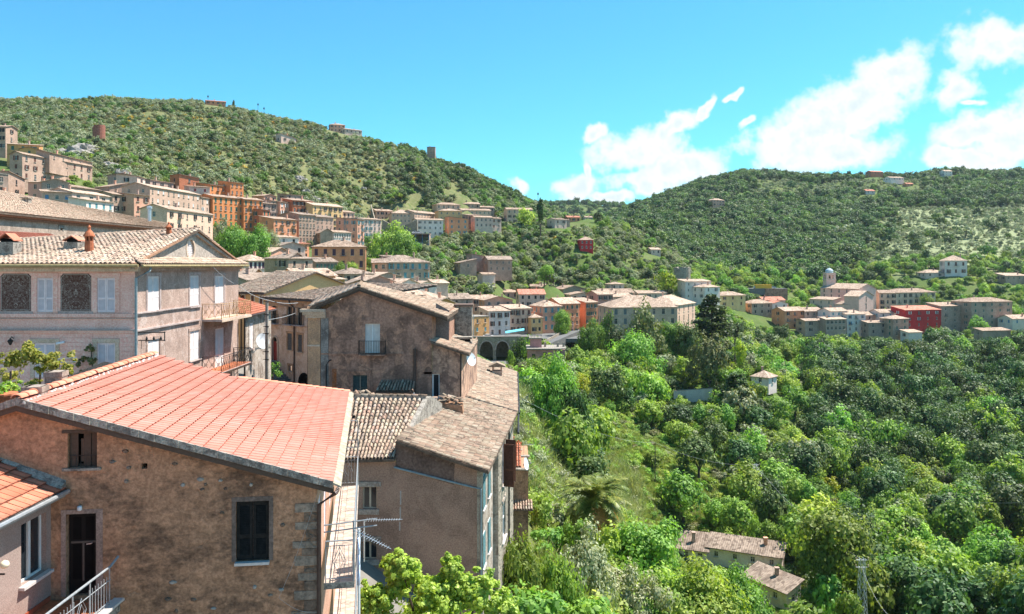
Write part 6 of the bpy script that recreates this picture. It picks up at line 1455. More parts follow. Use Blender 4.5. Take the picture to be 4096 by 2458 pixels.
# --- hilltop cluster
T('pink house behind the diagonal wall on the hilltop',Z6,960,1085,272,486,492,2.6,9,'g',1.2,'pink','dark',4,'old')
T('yellow convent wing with two rows of windows on the hilltop',Z6,1078,1252,290,476,480,2.6,12,'h',2.4,'cream','dark',6,'pale',3.1,1,'o',(.8,1.2))
T('long yellow convent wing receding on the hilltop',Z6,1252,1432,285,478,500,2.8,10,'g',1.6,'cream','dark',8,'pale',3.1,1,'o',(.8,1.3))
T('yellow square convent block on the hilltop',Z6,1434,1612,272,484,488,3,12,'h',1.6,'yellow','dark',4,'pale',3.1,1,'o',(.8,1.3))
T('pinkish house with arched loggia topping the hilltop cluster',Z6,1420,1600,224,516,522,2.4,10,'h',1.6,'cream','dark',5,'old',3.1,1,'o',(1,1.7))
T('low hilltop house behind the convent roofs',Z6,1150,1330,240,530,536,1.8,9,'h',1.4,'beige','dark',4,'old',showk=.1)
T('stone houses end block behind the hilltop loggia',Z6,1600,1750,218,534,540,2.6,9,'g',1.4,'stone','dark',4,'old')
T('long cream hilltop house right of the square block',Z6,1610,1832,268,508,514,2.6,10,'g',1.3,'cream','dark',7,'old',3.1,1,'o',(.8,1.3))
T('small stone house at the right of the hilltop loggia',Z6,1730,1860,245,545,550,2.4,8,'g',1,'grey','dark',4,'old')
T('white house on the retaining wall of the hilltop',Z6,1272,1470,340,452,458,3,9,'g',.9,'white','grey',5,'old',3.1,1,'cp',(.9,1.3))
T('rusty orange house with green shutters on the hilltop edge',Z6,1512,1662,334,464,468,3.6,9,'r',1.2,'salmon','teal',3,'old',3.1,1,'cop')
T('grey house with low roof right of the rusty orange house',Z6,1662,1760,306,478,482,3.6,9,'s',1,'grey','dark',3,'old')
T('pale grey house with dark windows on the hilltop edge',Z6,1712,1846,322,470,474,2.6,8,'g',1,'pale','dark',4,'old',3.1,1,'o')
T('small end house of the hilltop edge with a terrace',Z6,1838,1912,330,474,478,2.8,8,'g',.8,'pale','brown',2,'old')
T('yellowish house among trees at the right of the hilltop',Z6,1956,2150,262,520,524,3.2,10,'g',1.4,'cream','dark',5,'old',3.1,1,'op')
T('grey low house behind the cypress on the hill saddle',Z6,2320,2410,338,500,506,2,8,'g',.9,'pale','dark',2,'grey')
T('tiny orange roofed house on the hill saddle',ZR,320,378,318,560,562,1.6,9,'g',1.2,'salmon','dark',3,'red')
T('tiny white house furthest right on the hill saddle',ZR,404,436,318,585,586,1.6,7,'g',1,'white','dark',2,'old')
T('grey low shed with roof on the hill saddle',ZR,270,330,330,520,524,1.6,7,'s',.9,'grey','dark',2,'grey')
T('lone stone cottage on the scrubby slope above the hilltop',Z6,1525,1605,136,600,604,1.6,7,'s',1,'beige','dark',2,'old',showk=.1)
T('red pavilion with balcony on the olive hill',ZR,378,440,424,470,471,2,7,'h',1.8,'red','dark',3,'old',3,0,'o',(1,1.5))
T('tiny pale house on the right flank of the olive hill',ZR,714,758,470,520,522,1.4,7,'g',1.2,'pale','dark',2,'pale')
T('ruined farmhouse block covered with ivy on the olive hill',Z6,1812,1994,644,406,410,2.5,9,'g',1.8,'stone','dark',4,'grey',3.1,1,'o',(.8,1.5))
T('lower wing of the ruined farmhouse',Z6,1600,1724,668,402,406,1.8,8,'l',1.8,'stone','dark',1,'grey',3.1,1)
T('higher left wing of the ruined farmhouse',Z6,1690,1810,622,412,416,2.4,8,'r',1.4,'grey','dark',0,'grey',3.1,1)
T('small shed below the ruined farmhouse',Z6,1770,1866,756,396,400,.9,5,'g',.8,'pale','dark',1,'old',chim=0)
# --- lower town round the bridge
T('dark tiled house left of the lower town roofs',Z7,305,475,290,358,364,2.6,10,'g',2.2,'stone','dark',2,'grey')
T('pale tiled row house in the lower town roofs',Z7,470,660,290,366,372,2.4,9,'g',1.6,'beige','dark',3,'old')
T('rose gabled house with dark loggia in the lower town',Z7,570,792,300,350,354,2.6,9,'x',1.6,'pink','dark',3,'pale',3.1,1,'o',(1.2,1.4))
T('pink house with a bright salmon roof',Z7,846,1050,252,386,388,2.3,10,'g',2.2,'churchpink','dark',4,'red',3.2,1,'pc',(1,1.6))
T('rose side house left of the bright salmon roof',Z7,730,848,238,402,406,2.2,8,'s',1,'mauve','dark',2,'old')
T('stone gabled house behind the bright salmon roof',Z7,1035,1135,196,420,424,2.4,9,'x',1.4,'stone','dark',1,'old')
T('long tiled stone house left of the stone gable',Z7,935,1034,190,424,424,2.2,8,'g',1,'beige','dark',3,'old')
T('dark stone barn with pale roof behind the lower town',Z7,1190,1365,212,424,432,2.4,9,'x',1.8,'stone','dark',0,'old')
T('orange house with turquoise shutters by the bridge',Z7,222,422,412,322,328,4.4,9,'g',1.8,'ochre','teal',3,'pale',3.4,1,'co',(1,1.6))
T('orange terrace house with turquoise shutters right by the bridge',Z7,420,606,440,322,330,4.0,8,'f',.3,'ochre','teal',3,'pale',3.4,1,'co',(1,1.6),balc=1)
T('pale blue house with brown shutters and red door on the square',Z7,606,772,388,332,336,4.4,11,'s',1.4,'lightblue','brown',3,'pale',3.5,2,'cop',(1,1.9),balc=1,door=True)
T('beige house with rows of brown shutters on the square',Z7,772,940,368,338,342,4.6,11,'s',1.2,'cream','brown',4,'pale',3.5,1,'cp',(1,1.9),balc=3)
T('low yellow house between beige and pink fronts',Z7,940,1030,436,338,340,3.2,8,'h',1.2,'yellow','dark',2,'pale',3.4,1)
T('pink house with pale blue shutters and white bands',Z7,1032,1180,348,342,346,4.8,12,'h',2.2,'pink','teal',3,'pale',3.6,3,'c',(1.1,2),balc=1)
T('salmon house behind the round street tree',Z7,1168,1322,328,356,362,4.4,12,'g',2.4,'salmon','green',4,'pale',3.5,1,'cop',balc=1)
T('narrow salmon house with green shutters right of the street tree',Z7,1372,1466,318,366,370,4.4,10,'s',1.6,'salmon','green',3,'pale',3.5,1,'cp',balc=1)
T('cream gabled house behind the narrow salmon house',Z7,1255,1462,256,398,402,2.2,10,'x',1.2,'cream','dark',3,'old',3.3,0)
T('tall pink house with dark open shutters',Z7,1466,1586,254,378,382,5,10,'g',1.6,'mauve','dark',3,'pale',3.5,1,'p',balc=2)
T('beige house right of the tall pink house',Z7,1586,1742,272,386,392,3,9,'g',1.6,'beige','dark',2,'pale')
T('small tower like house above the beige roofs',Z7,1562,1672,172,430,432,2,7,'h',.9,'pale','dark',2,'pale')
T('long grey roofed house below the small tower like house',Z7,1480,1750,240,408,412,2,9,'g',1.8,'beige','dark',4,'old')
T('pale long house with low roof above the big palazzo',Z7,1786,2010,245,420,424,2.2,9,'g',1.3,'pale','dark',4,'pale')
T('big ochre palazzo with hipped roof behind the trees',Z7,1572,2096,356,318,322,3.2,20,'h',4.2,'cream','grey',7,'pale',3.8,3,'oc',(1.2,2.2),showk=.3)
T('right wing of the big ochre palazzo',Z7,2092,2236,338,323,345,3.6,16,'h',3.4,'cream','grey',4,'pale',3.8,1,'o',(1.2,2.4),showk=.4)
T('white house on the rock below the ruined tower',Z7,2160,2362,152,424,428,3.6,9,'s',1,'white','grey',4,'pale',3.1,1,'o',(.7,1.2))
T('white low wing right of the house on the rock',Z7,2312,2432,196,418,424,2.8,9,'h',1.4,'white','grey',2,'pale')
# --- right: church quarter
T('yellow roofed house left of the church quarter',Z8,318,500,412,440,446,2,10,'h',1.8,'yellow','brown',3,'pale')
T('grey roofed house left of the red roofs',Z8,545,690,468,446,452,2,9,'h',1.8,'stone','dark',3,'old')
T('house with salmon roof below the road',Z8,630,780,446,470,474,1.6,9,'g',1.8,'pale','brown',3,'red')
T('white gabled house with salmon roof beside the dark barn',Z8,690,800,470,460,463,1.8,8,'x',1.4,'white','brown',2,'red')
T('orange house with arched door in the church quarter',Z8,776,925,522,436,442,3.2,10,'g',1.8,'salmon','dark',3,'pale',3.3,1,'op',balc=2)
T('beige stone house right of the orange church quarter house',Z8,922,1050,524,440,444,3.2,10,'g',1.8,'beige','dark',3,'pale')
T('low grey house in front of the beige stone house',Z8,922,1076,592,428,432,2.4,8,'g',.9,'stone','dark',2,'pale')
T('turquoise grey house with glazed gallery',Z8,1100,1222,524,432,437,4.4,9,'g',1.6,'lightblue','teal',3,'pale',3.2,1,'oc',(1.2,1.4))
T('glazed gallery front below the turquoise grey house',Z8,1070,1212,582,426,430,2.8,5,'s',.9,'grey','teal',5,'pale',3.2,0,'o',(1.4,1.7))
T('light blue house with deep shadowed balcony',Z8,1218,1350,546,432,436,4,9,'s',1.6,'lightblue','blue',3,'pale',3.2,1,'op',balc=2)
T('rose house between the light blue and grey houses',Z8,1342,1490,552,440,446,3.4,10,'g',1.5,'pink','dark',2,'pale')
T('low front wing of the rose house',Z8,1370,1512,606,428,430,2.4,6,'s',.7,'grey','dark',2,'pale')
T('grey stone house with green shutters before the red house',Z8,1546,1656,578,424,428,4,9,'h',1.5,'stone','green',2,'pale',3.2,2,'co')
T('white side house behind the green shutter house',Z8,1452,1650,534,440,445,3.4,9,'g',1.6,'white','teal',4,'pale')
T('crimson red house with white balconies',Z8,1632,1886,516,434,440,4.4,11,'s',1.6,'red','white',4,'red',3.2,1,'op',(1,1.5),balc=3)
T('plain grey house right of the crimson house',Z8,1884,2086,488,442,446,4.6,11,'s',1.4,'grey','grey',3,'old',3.2,1,'o',(.9,1.5),balc=2)
T('big grey stone house with green shutters at the right',Z8,2100,2390,458,438,446,5.2,14,'h',2,'stone','green',5,'old',3.3,2,'ccop',(1,1.5),balc=2)
T('low white house at the right picture edge',Z8,2392,2520,578,432,436,1.9,9,'g',1.8,'white','blue',2,'pale')
T('small white shed below the crimson house',Z8,1655,1752,674,418,420,1.2,6,'s',.9,'white','dark',0,'pale',chim=0)
T('long low roof among olive trees at the right',Z8,2180,2380,662,405,408,1.0,6,'s',.9,'stone','dark',0,'old',chim=0)
T('cream palazzo with long iron balconies beside the church',Z8,1570,1846,392,500,512,3.6,14,'h',2.2,'cream','dark',7,'old',3.8,2,'op',(1.1,2.2),balc=7)
T('left bay of the cream palazzo beside the church',Z8,1448,1570,394,502,500,3.6,12,'g',1.6,'cream','dark',3,'old',3.8,0,'op',(1.1,2.2),balc=2,chim=0)
T('white villa with hipped roof among olive groves',Z8,1912,2070,164,560,556,2.2,17,'h',3.6,'white','brown',3,'pale',5,3,'cp',(1.2,2.4),balc=2)
T('low outbuilding left of the white villa',Z8,1775,1910,250,560,562,1.2,9,'h',2,'pale','dark',2,'pale')
T('small stone building right of the white villa',Z8,2345,2500,272,540,544,1.6,9,'s',1.6,'stone','dark',4,'pale')
# --- scattered on the hills
T('flat farmhouse with tower like end on the left ridge',Z5,1850,2030,118,700,706,1.6,9,'g',1.2,'salmon','dark',4,'red',show=True)
T('square stone tower ruin alone on the ridge',lambda u,v: (u,v),427,435,147.5,640,640,3.4,6,'f',.3,'stone','dark',1,'old',3,1,'o',(.8,1.4),name='ridge_tower',cat='tower')
T('hamlet house with little spire on the ridge',lambda u,v: (u,v),330,345,124.5,690,694,2,10,'h',1.8,'pink','dark',4,'old')
T('long low hamlet house right of the spire house',lambda u,v: (u,v),345,362,129,680,690,1.6,9,'g',1.2,'pale','dark',4,'old')
T('ruined white hut halfway up the left slope',lambda u,v: (u,v),281,296,136.5,560,570,1.5,6,'r',2,'pale','dark',2,'old')
T('pink farmhouse in a clearing on the right hill',ZR,1006,1060,236,860,866,2,11,'h',2,'pink','dark',4,'pale')
T('long white shed above red earth on the right hilltop',ZR,1843,1906,131,1040,1044,1.6,14,'g',2,'white','grey',5,'pale')
T('red farmhouse on the right hill skyline',ZR,1752,1808,103,1120,1124,1.4,12,'g',2,'rust','dark',4,'red')
T('tiny pale house on the right hill slope',ZR,1728,1770,193,960,962,1.4,9,'g',2,'white','dark',2,'red')
T('small red roofed hut right of the long shed',ZR,1920,1950,160,1030,1032,1.2,8,'g',1.6,'salmon','dark',2,'red')
T('white house by the round tree on the right skyline',ZR,2098,2135,100,1110,1112,2,10,'g',2,'white','dark',2,'pale')
# ------------------------------------------------------------------ church, bridge, square, walls and other single structures
ZV = lambda x,y: (500 + x / 4.72,325 + y / 4.72)
def church():
 T('pale pink church nave with high side windows',Z8,1030,1300,358,516,492,5.2,17,'g',3.0,'churchpink','dark',5,'pale',3.4,0,'o',(1,2.2),cat='church',name='church_nave',chim=0)
 T('lower aisle block on the left of the church',Z8,955,1118,436,502,488,4.6,8,'s',1.2,'churchpink','dark',3,'pale',3.4,0,'o',(.9,1.6),cat='church',name='church_aisle',chim=0)
 T('right aisle of the church under the nave windows',Z8,1118,1300,472,490,479,3.2,6,'s',1.6,'churchpink','dark',0,'grey',3.4,0,'o',cat='church',name='church_aisle',chim=0)
 T('projecting church front with a tall arched window',Z8,1303,1405,418,478,490,4,9,'x',3.0,'churchpink','dark',1,'pale',4.4,0,'o',(1.3,3.4),cat='church',name='church_porch',chim=0,skip=0)
 p = P(*Z8(1106,330),515); w = 3.0; t = thing('bell_tower',p - V((0,0,14)),'small pink bell tower with arched openings and blue domed cap','tower')
 z0,z1_,z2 = p.z - 14,P(*Z8(0,300),515).z,P(*Z8(0,255),515).z
 MB().box(p.x - w,p.x + w,515,515 + 2 * w,z0,z1_).build('shaft',M['w_churchpink'],t); MB().box(p.x - w - .25,p.x + w + .25,514.75,515.25 + 2 * w,z1_,z1_ + .4).build('cornice',M['far_trim'],t)
 q = MB()
 for (dx,dy) in ((-w,0),(w - 1.5,0),(-w,2 * w - 1.5),(w - 1.5,2 * w - 1.5)): q.box(p.x + dx,p.x + dx + 1.5,515 + dy,516.5 + dy,z1_ + .4,z2 - 1.2)
 q.box(p.x - w,p.x + w,515,515 + 2 * w,z2 - 1.2,z2); q.build('belfry',M['w_churchpink'],t)
 MB().box(p.x - .25,p.x + .25,515.1,515.6,z1_ + .4,z2 - 1.2).build('mullion',M['w_churchpink'],t)
 MB().lathe((p.x,515 + w,z1_ + .9),[(.9,0),(.85,.3),(.5,1.0),(.15,1.3)],10).build('bell',M['iron'],t)
 MB().box(p.x - w - .3,p.x + w + .3,514.7,515.3 + 2 * w,z2,z2 + .35).build('cornice',M['far_trim'],t)
 MB().lathe((p.x,515 + w,z2 + .35),[(w * .8,0),(w * .8,1.0),(w * .85,1.1),(w * .7,1.9),(w * .4,2.6),(.15,2.9),(.1,4)],12).build('dome',plain('blue_grey_dome',(.42,.50,.54),.6),t,smooth=False)
 SHOW.append((823,838,265,288,515))
church()
def car(loc,yaw,paint,label,k=1.0):
 t = thing('parked_car',loc,label,'car','cars in the lower town'); m = Matrix.Translation(loc) @ Matrix.Rotation(yaw,4,'Z')
 X = lambda pts: [m @ V(p) * 1 for p in pts]
 prof = [(-2.05,.35),(2.05,.35),(2.1,.62),(1.95,.85),(1.1,.95),(.55,1.42),(-1.05,1.45),(-1.75,.98),(-2.1,.9)]
 body = MB(); a = X([(x,-.82,z) for x,z in prof]); b = X([(x,.82,z) for x,z in prof]); n = len(prof)
 body.poly(a); body.poly(b[::-1])
 for i in range(n): j = (i + 1) % n; body.poly([a[j],a[i],b[i],b[j]])
 body.build('body',plain('car_paint_' + paint,{'white': (.75,.75,.76),'silver': (.5,.52,.54),'blue': (.08,.16,.3),'red': (.45,.04,.04),'dark': (.05,.05,.06),'teal': (.10,.25,.25)}[paint],.25,0,.5,.03),t)
 g = MB()
 for s in (-1,1):
  q = X([(x,s * .825,z) for x,z in ((.95,.97),(.5,1.36),(-1.0,1.38),(-1.55,1.0))]); g.poly(q if s < 0 else q[::-1])
 for (x0,z0,x1,z1_) in ((1.075,.985,.58,1.40),(-1.71,1.0,-1.08,1.43)):
  s = .015 if x0 > 0 else -.015; q = X([(x0 + s,-.7,z0 + .01),(x0 + s,.7,z0 + .01),(x1 + s,.66,z1_ + .01),(x1 + s,-.66,z1_ + .01)]); g.poly(q if x0 > 0 else q[::-1])
 g.build('window',M['pane'],t)
 for x in (-1.3,1.3):
  for s in (-1,1):
   w = MB().tube(X([(x,s * .86,.32),(x,s * .64,.32)]),.32,12); wo = w.build('wheel',M['black'],t); MB().tube(X([(x,s * .87,.32),(x,s * .862,.32)]),.19,10).build('rim',M['alu'],wo)
 for s in (-1,1): MB().tube(X([(2.11,s * .62,.70),(2.03,s * .62,.70)]),.1,8).build('headlight',M['dish'],t)
def lower_square():
 Yb = 314.0; Zd = -29.2; X = lambda u: (u - CX) / F * Yb; Zp = lambda y: (HZ - Z7(0,y)[1]) / F * Yb
 fr = Fr((X(456),Yb),(1,0)); S = lambda x: X(Z7(x,0)[0]) - X(456)
 t = thing('arcade_bridge',fr.p(20,2,Zd - 14),'old stone arcade with three dark arches carrying the square','bridge')
 arches = [(428,510),(535,636),(662,762)]; zbot,zpar,zsp,ztop = Zp(765) - 3,Zp(590),Zp(690),Zp(625)
 L = S(935); xs = [0]
 wb = MB()
 edges = [(S(a),S(b)) for a,b in arches]
 prev = 0.0
 for (a,b) in edges + [(L,L)]:
  wb.fbox(fr,prev,a,0,4,zbot,zpar); prev = b
 for (a,b) in edges:
  r = (b - a) / 2; mid = (a + b) / 2; hgt = ztop - zsp; n = 10; arc = [(mid - r * math.cos(math.pi * i / n),zsp + hgt * math.sin(math.pi * i / n)) for i in range(n + 1)]
  for p,q in zip(arc,arc[1:]):
   wb.prism([fr.p(p[0],0,p[1]),fr.p(q[0],0,q[1]),fr.p(q[0],0,zpar),fr.p(p[0],0,zpar)],fr.n * 4)
 wb.build('arcade',M['stone_wall'],t)
 for (a,b) in edges:
  MB().fbox(fr,a,b,9,9.2,zbot,ztop).build('back_wall',M['stone_wall'],t); r = (b - a) / 2; mid = (a + b) / 2; hgt = ztop - zsp; q = MB(); n = 10
  for i in range(n):
   a0,a1 = math.pi * i / n,math.pi * (i + 1) / n
   q.prism([fr.p(mid - r * k * math.cos(x),-.06,zsp + hgt * k * math.sin(x)) for x,k in ((a0,1),(a0,1.16),(a1,1.16),(a1,1))],fr.n * .05)
  q.build('arch_ring',M['trim_grey'],t)
 MB().fbox(fr,-.2,L,-.2,.4,zpar,zpar + .25).build('coping',M['trim_grey'],t)
 MB().fbox(fr,0,L,4.01,9.3,ztop + .4,zpar - .9).build('vault_fill',M['stone_wall'],t)
 foot([fr.p(0,-14,0),fr.p(L + 18,-10,0),fr.p(L + 30,34,0),fr.p(0,34,0)],0)
 SHOW.append((464,510,330,356,Yb)); SHOW.append((464,592,312,335,330))
 q = MB().fbox(fr,-4,L + 34,4.02,40,Zd - 1.5,Zd).build('square_road',M['asphalt']); q['kind'] = 'structure'
 lo = MB().fbox(fr,-8,L * .9,-13,-.1,zbot - 1,Zp(775)).build('car_park_road',M['asphalt']); lo['kind'] = 'structure'
 a = [P(*Z7(1000,660),300),P(*Z7(1060,655),298),P(*Z7(1335,535),336),P(*Z7(1215,548),340)]
 rp = MB().prism(a,(0,0,-3)).build('ramp_road',M['asphalt']); rp['kind'] = 'structure'
 w = thing('ramp_wall',(a[3] + a[0]) / 2 - V((0,0,3)),'low stone wall along the ramp behind the pink turret building','wall')
 q = MB(); 
 for i in range(10):
  m,n2 = a[0].lerp(a[3],i / 10),a[0].lerp(a[3],(i + 1) / 10); q.hexa([m + V((0,0,-3)),n2 + V((0,0,-3)),n2 + V((.4,.4,-3)),m + V((.4,.4,-3)),m + V((0,0,1.0)),n2 + V((0,0,1.0)),n2 + V((.4,.4,1.0)),m + V((.4,.4,1.0))])
 q.build('wall',M['stone_wall'],w)
 zl = Zp(775)
 car(P(*Z7(600,585),322).xy.to_3d() + V((0,0,Zd)),.1,'white','white car on the square left of the turquoise canopy')
 car(P(*Z7(1237,552),338).xy.to_3d() + V((0,0,Zd + .02)),.5,'white','white car beside the round street tree')
 car(P(*Z7(1378,540),345).xy.to_3d() + V((0,0,Zd + .02)),.4,'silver','silver car at the end of the square near the trees')
 for i,(x,c,lab) in enumerate(((500,'dark','dark car leftmost in the car park under the arcade'),(540,'silver','silver car in the car park under the middle arch'),(582,'teal','teal car in the car park under the arcade'),(462,'dark','dark car beside the orange figure under the first arch'))):
  car(P(*Z7(x,780),303 + i).xy.to_3d() + V((0,0,zl)),1.3,c,lab)
 c0 = P(*Z7(735,570),318); c = thing('bus_shelter',(c0.x,318,Zd),'turquoise canopy shelter on the square above the arcade','shelter')
 x0,x1 = P(*Z7(735,0),318).x,P(*Z7(885,0),318).x; za,zb2 = P(*Z7(0,563),318).z,P(*Z7(0,540),318).z
 MB().prism([(x0,317.5,za),(x1,317.5,zb2),(x1,321.5,zb2 + .5),(x0,321.5,za + .5)],(0,0,.18)).build('canopy',plain('turquoise_canvas',(.16,.52,.60),.6),c)
 for x in (x0 + .5,x1 - .5): MB().tube([(x,318,Zd),(x,318,za + .3)],.05,6).tube([(x,321,Zd),(x,321,za + .6)],.05,6).build('post',M['alu'],c)
 for (x,y,hh,lab) in ((484,418,0,'tall pale blue flagpole by the orange terrace house'),(1270,480,0,'blue banner post right of the street tree')):
  p = P(*Z7(x,585 if x < 600 else 540),318 if x < 600 else 342); tp = P(*Z7(x,y),p.y); c = thing('flag_pole',(p.x,p.y,Zd),lab,'pole'); MB().tube([(p.x,p.y,Zd),(p.x,p.y,tp.z)],.12,6).build('mast',plain('pale_blue_metal',(.42,.52,.62),.4),c); MB().lathe((p.x,p.y,tp.z),[(.14,0),(.16,.12),(.05,.25)],6).build('cap',M['alu'],c)
 def person(loc,shirt,label,s=1.0):
  t = thing('person',loc,label,'person'); me = bpy.data.meshes.new('body'); L = V(loc)
  J = [(0,0,.95),(0,0,1.2),(0,0,1.42),(0,.02,1.52),(0,.02,1.66),(-.1,0,.88),(-.12,.05,.48),(-.12,-.02,.06),(.1,0,.88),(.12,.0,.48),(.13,.03,.06),(-.2,0,1.4),(-.27,.03,1.12),(-.25,.14,.9),(.2,0,1.4),(.28,.03,1.12),(.26,.12,.9),(-.12,.14,.04),(.13,.17,.04)]
  me.from_pydata([tuple(L + V(j) * s) for j in J],[(0,1),(1,2),(2,3),(3,4),(0,5),(5,6),(6,7),(7,17),(0,8),(8,9),(9,10),(10,18),(2,11),(11,12),(12,13),(2,14),(14,15),(15,16)],[])
  o = link('body',me,t); me.materials.append(plain('cloth_' + shirt,{'orange': (.7,.16,.03),'white': (.7,.7,.7),'blue': (.1,.2,.4)}[shirt],.9)); md = o.modifiers.new('skin','SKIN')
  for i,r in enumerate((.15,.15,.16,.055,.105,.09,.07,.045,.09,.07,.045,.06,.045,.04,.06,.045,.04,.035,.035)): me.skin_vertices[0].data[i].radius = (r * s,r * s)
  me.skin_vertices[0].data[0].use_root = True; o.modifiers.new('sub','SUBSURF').levels = 1; o.modifiers['sub'].render_levels = 1
  MB().lathe(L + V((0,.02,1.66)) * s,[(.10,0),(.12,.05),(.08,.12),(.01,.15)],8).build('hair',M['gutter_brown'],t)
 person(P(*Z7(450,775),301).xy.to_3d() + V((0,0,zl)),'orange','person in orange standing by the first arch of the arcade',1.05)
 person(P(*Z7(1315,540),344).xy.to_3d() + V((0,0,Zd)),'white','person in white walking on the square right of the street tree')
 Y = 268; pt = thing('pink_turret_building',P(*Z7(1050,740),Y) - V((0,0,6)),'pink flat roofed building with a round end and railed turret','building')
 x0,x1 = P(*Z7(912,0),Y).x,P(*Z7(1205,0),Y).x; zr = P(*Z7(0,690),Y).z; zlo = zr - 12; r = 4.5
 fp = [(x0,Y),(x1 - r,Y)] + [(x1 - r + r * math.sin(k * math.pi / 12),Y + r - r * math.cos(k * math.pi / 12)) for k in range(1,7)] + [(x1,Y + 12),(x0,Y + 12)]
 pk = stucco('dusty_pink_plaster',(.52,.25,.24),(.36,.17,.16),None,.5,.2,.2,6,.5)
 MB().prism([(x,y,zlo) for x,y in fp][::-1],(0,0,zr - zlo)).build('wall',pk,pt)
 cx = sum(x for x,_ in fp) / len(fp); big = [(x + (.7 if x > cx else -.4),y - (.6 if y < Y + 8 else -.2)) for x,y in fp]
 MB().prism([(x,y,zr) for x,y in big][::-1],(0,0,.35)).build('flat_roof',M['cement'],pt)
 fw = Fr((x0,Y),(1,0))
 for (a,b,c,d) in ((945,972,725,755),(1035,1060,712,735),(1155,1175,705,735)):
  s0,z1_ = fw.hit(*Z7(a,c)); s1,z0 = fw.hit(*Z7(b,d)); MB().fbox(fw,s0,s1,-.03,.1,z0,z1_).build('window',M['pane'],pt)
 MB().fbox(fw,fw.hit(*Z7(1186,0))[0],fw.hit(*Z7(1205,0))[0],-.5,.1,zlo,zr - .02).build('pier',pk,pt)
 ta,tb2 = P(*Z7(932,0),Y + 3).x,P(*Z7(1022,0),Y + 3).x; zt = P(*Z7(0,605),Y + 3).z
 tu = MB().box(ta,tb2,Y + 3,Y + 8,zr,zt).build('turret',pk,pt); MB().box(ta - .3,tb2 + .3,Y + 2.7,Y + 8.3,zt,zt + .3).build('turret_roof',M['cement'],tu)
 for i in range(9): x = ta + (tb2 - ta) * i / 8; MB().box(x - .06,x + .06,Y + 2.9,Y + 3.05,zt + .3,zt + 1.3).build('rail_post',M['gutter_brown'],tu)
 MB().box(ta,tb2,Y + 2.88,Y + 3.06,zt + 1.3,zt + 1.42).build('rail',M['gutter_brown'],tu)
 for x,y in ((1050,660),(1150,652),(1195,660)): p = P(*Z7(x,y + 10),Y + 5); MB().box(p.x - .35,p.x + .35,Y + 5,Y + 5.7,zr + .35,zr + 1.9).build('chimney',M['cement'],pt)
 foot([(x0,Y),(x1,Y),(x1,Y + 12),(x0,Y + 12)],1); SHOW.append((527,566,334,356,Y)); TCTRL.append(((x0 + x1) / 2,Y,zlo + 3))
lower_square()
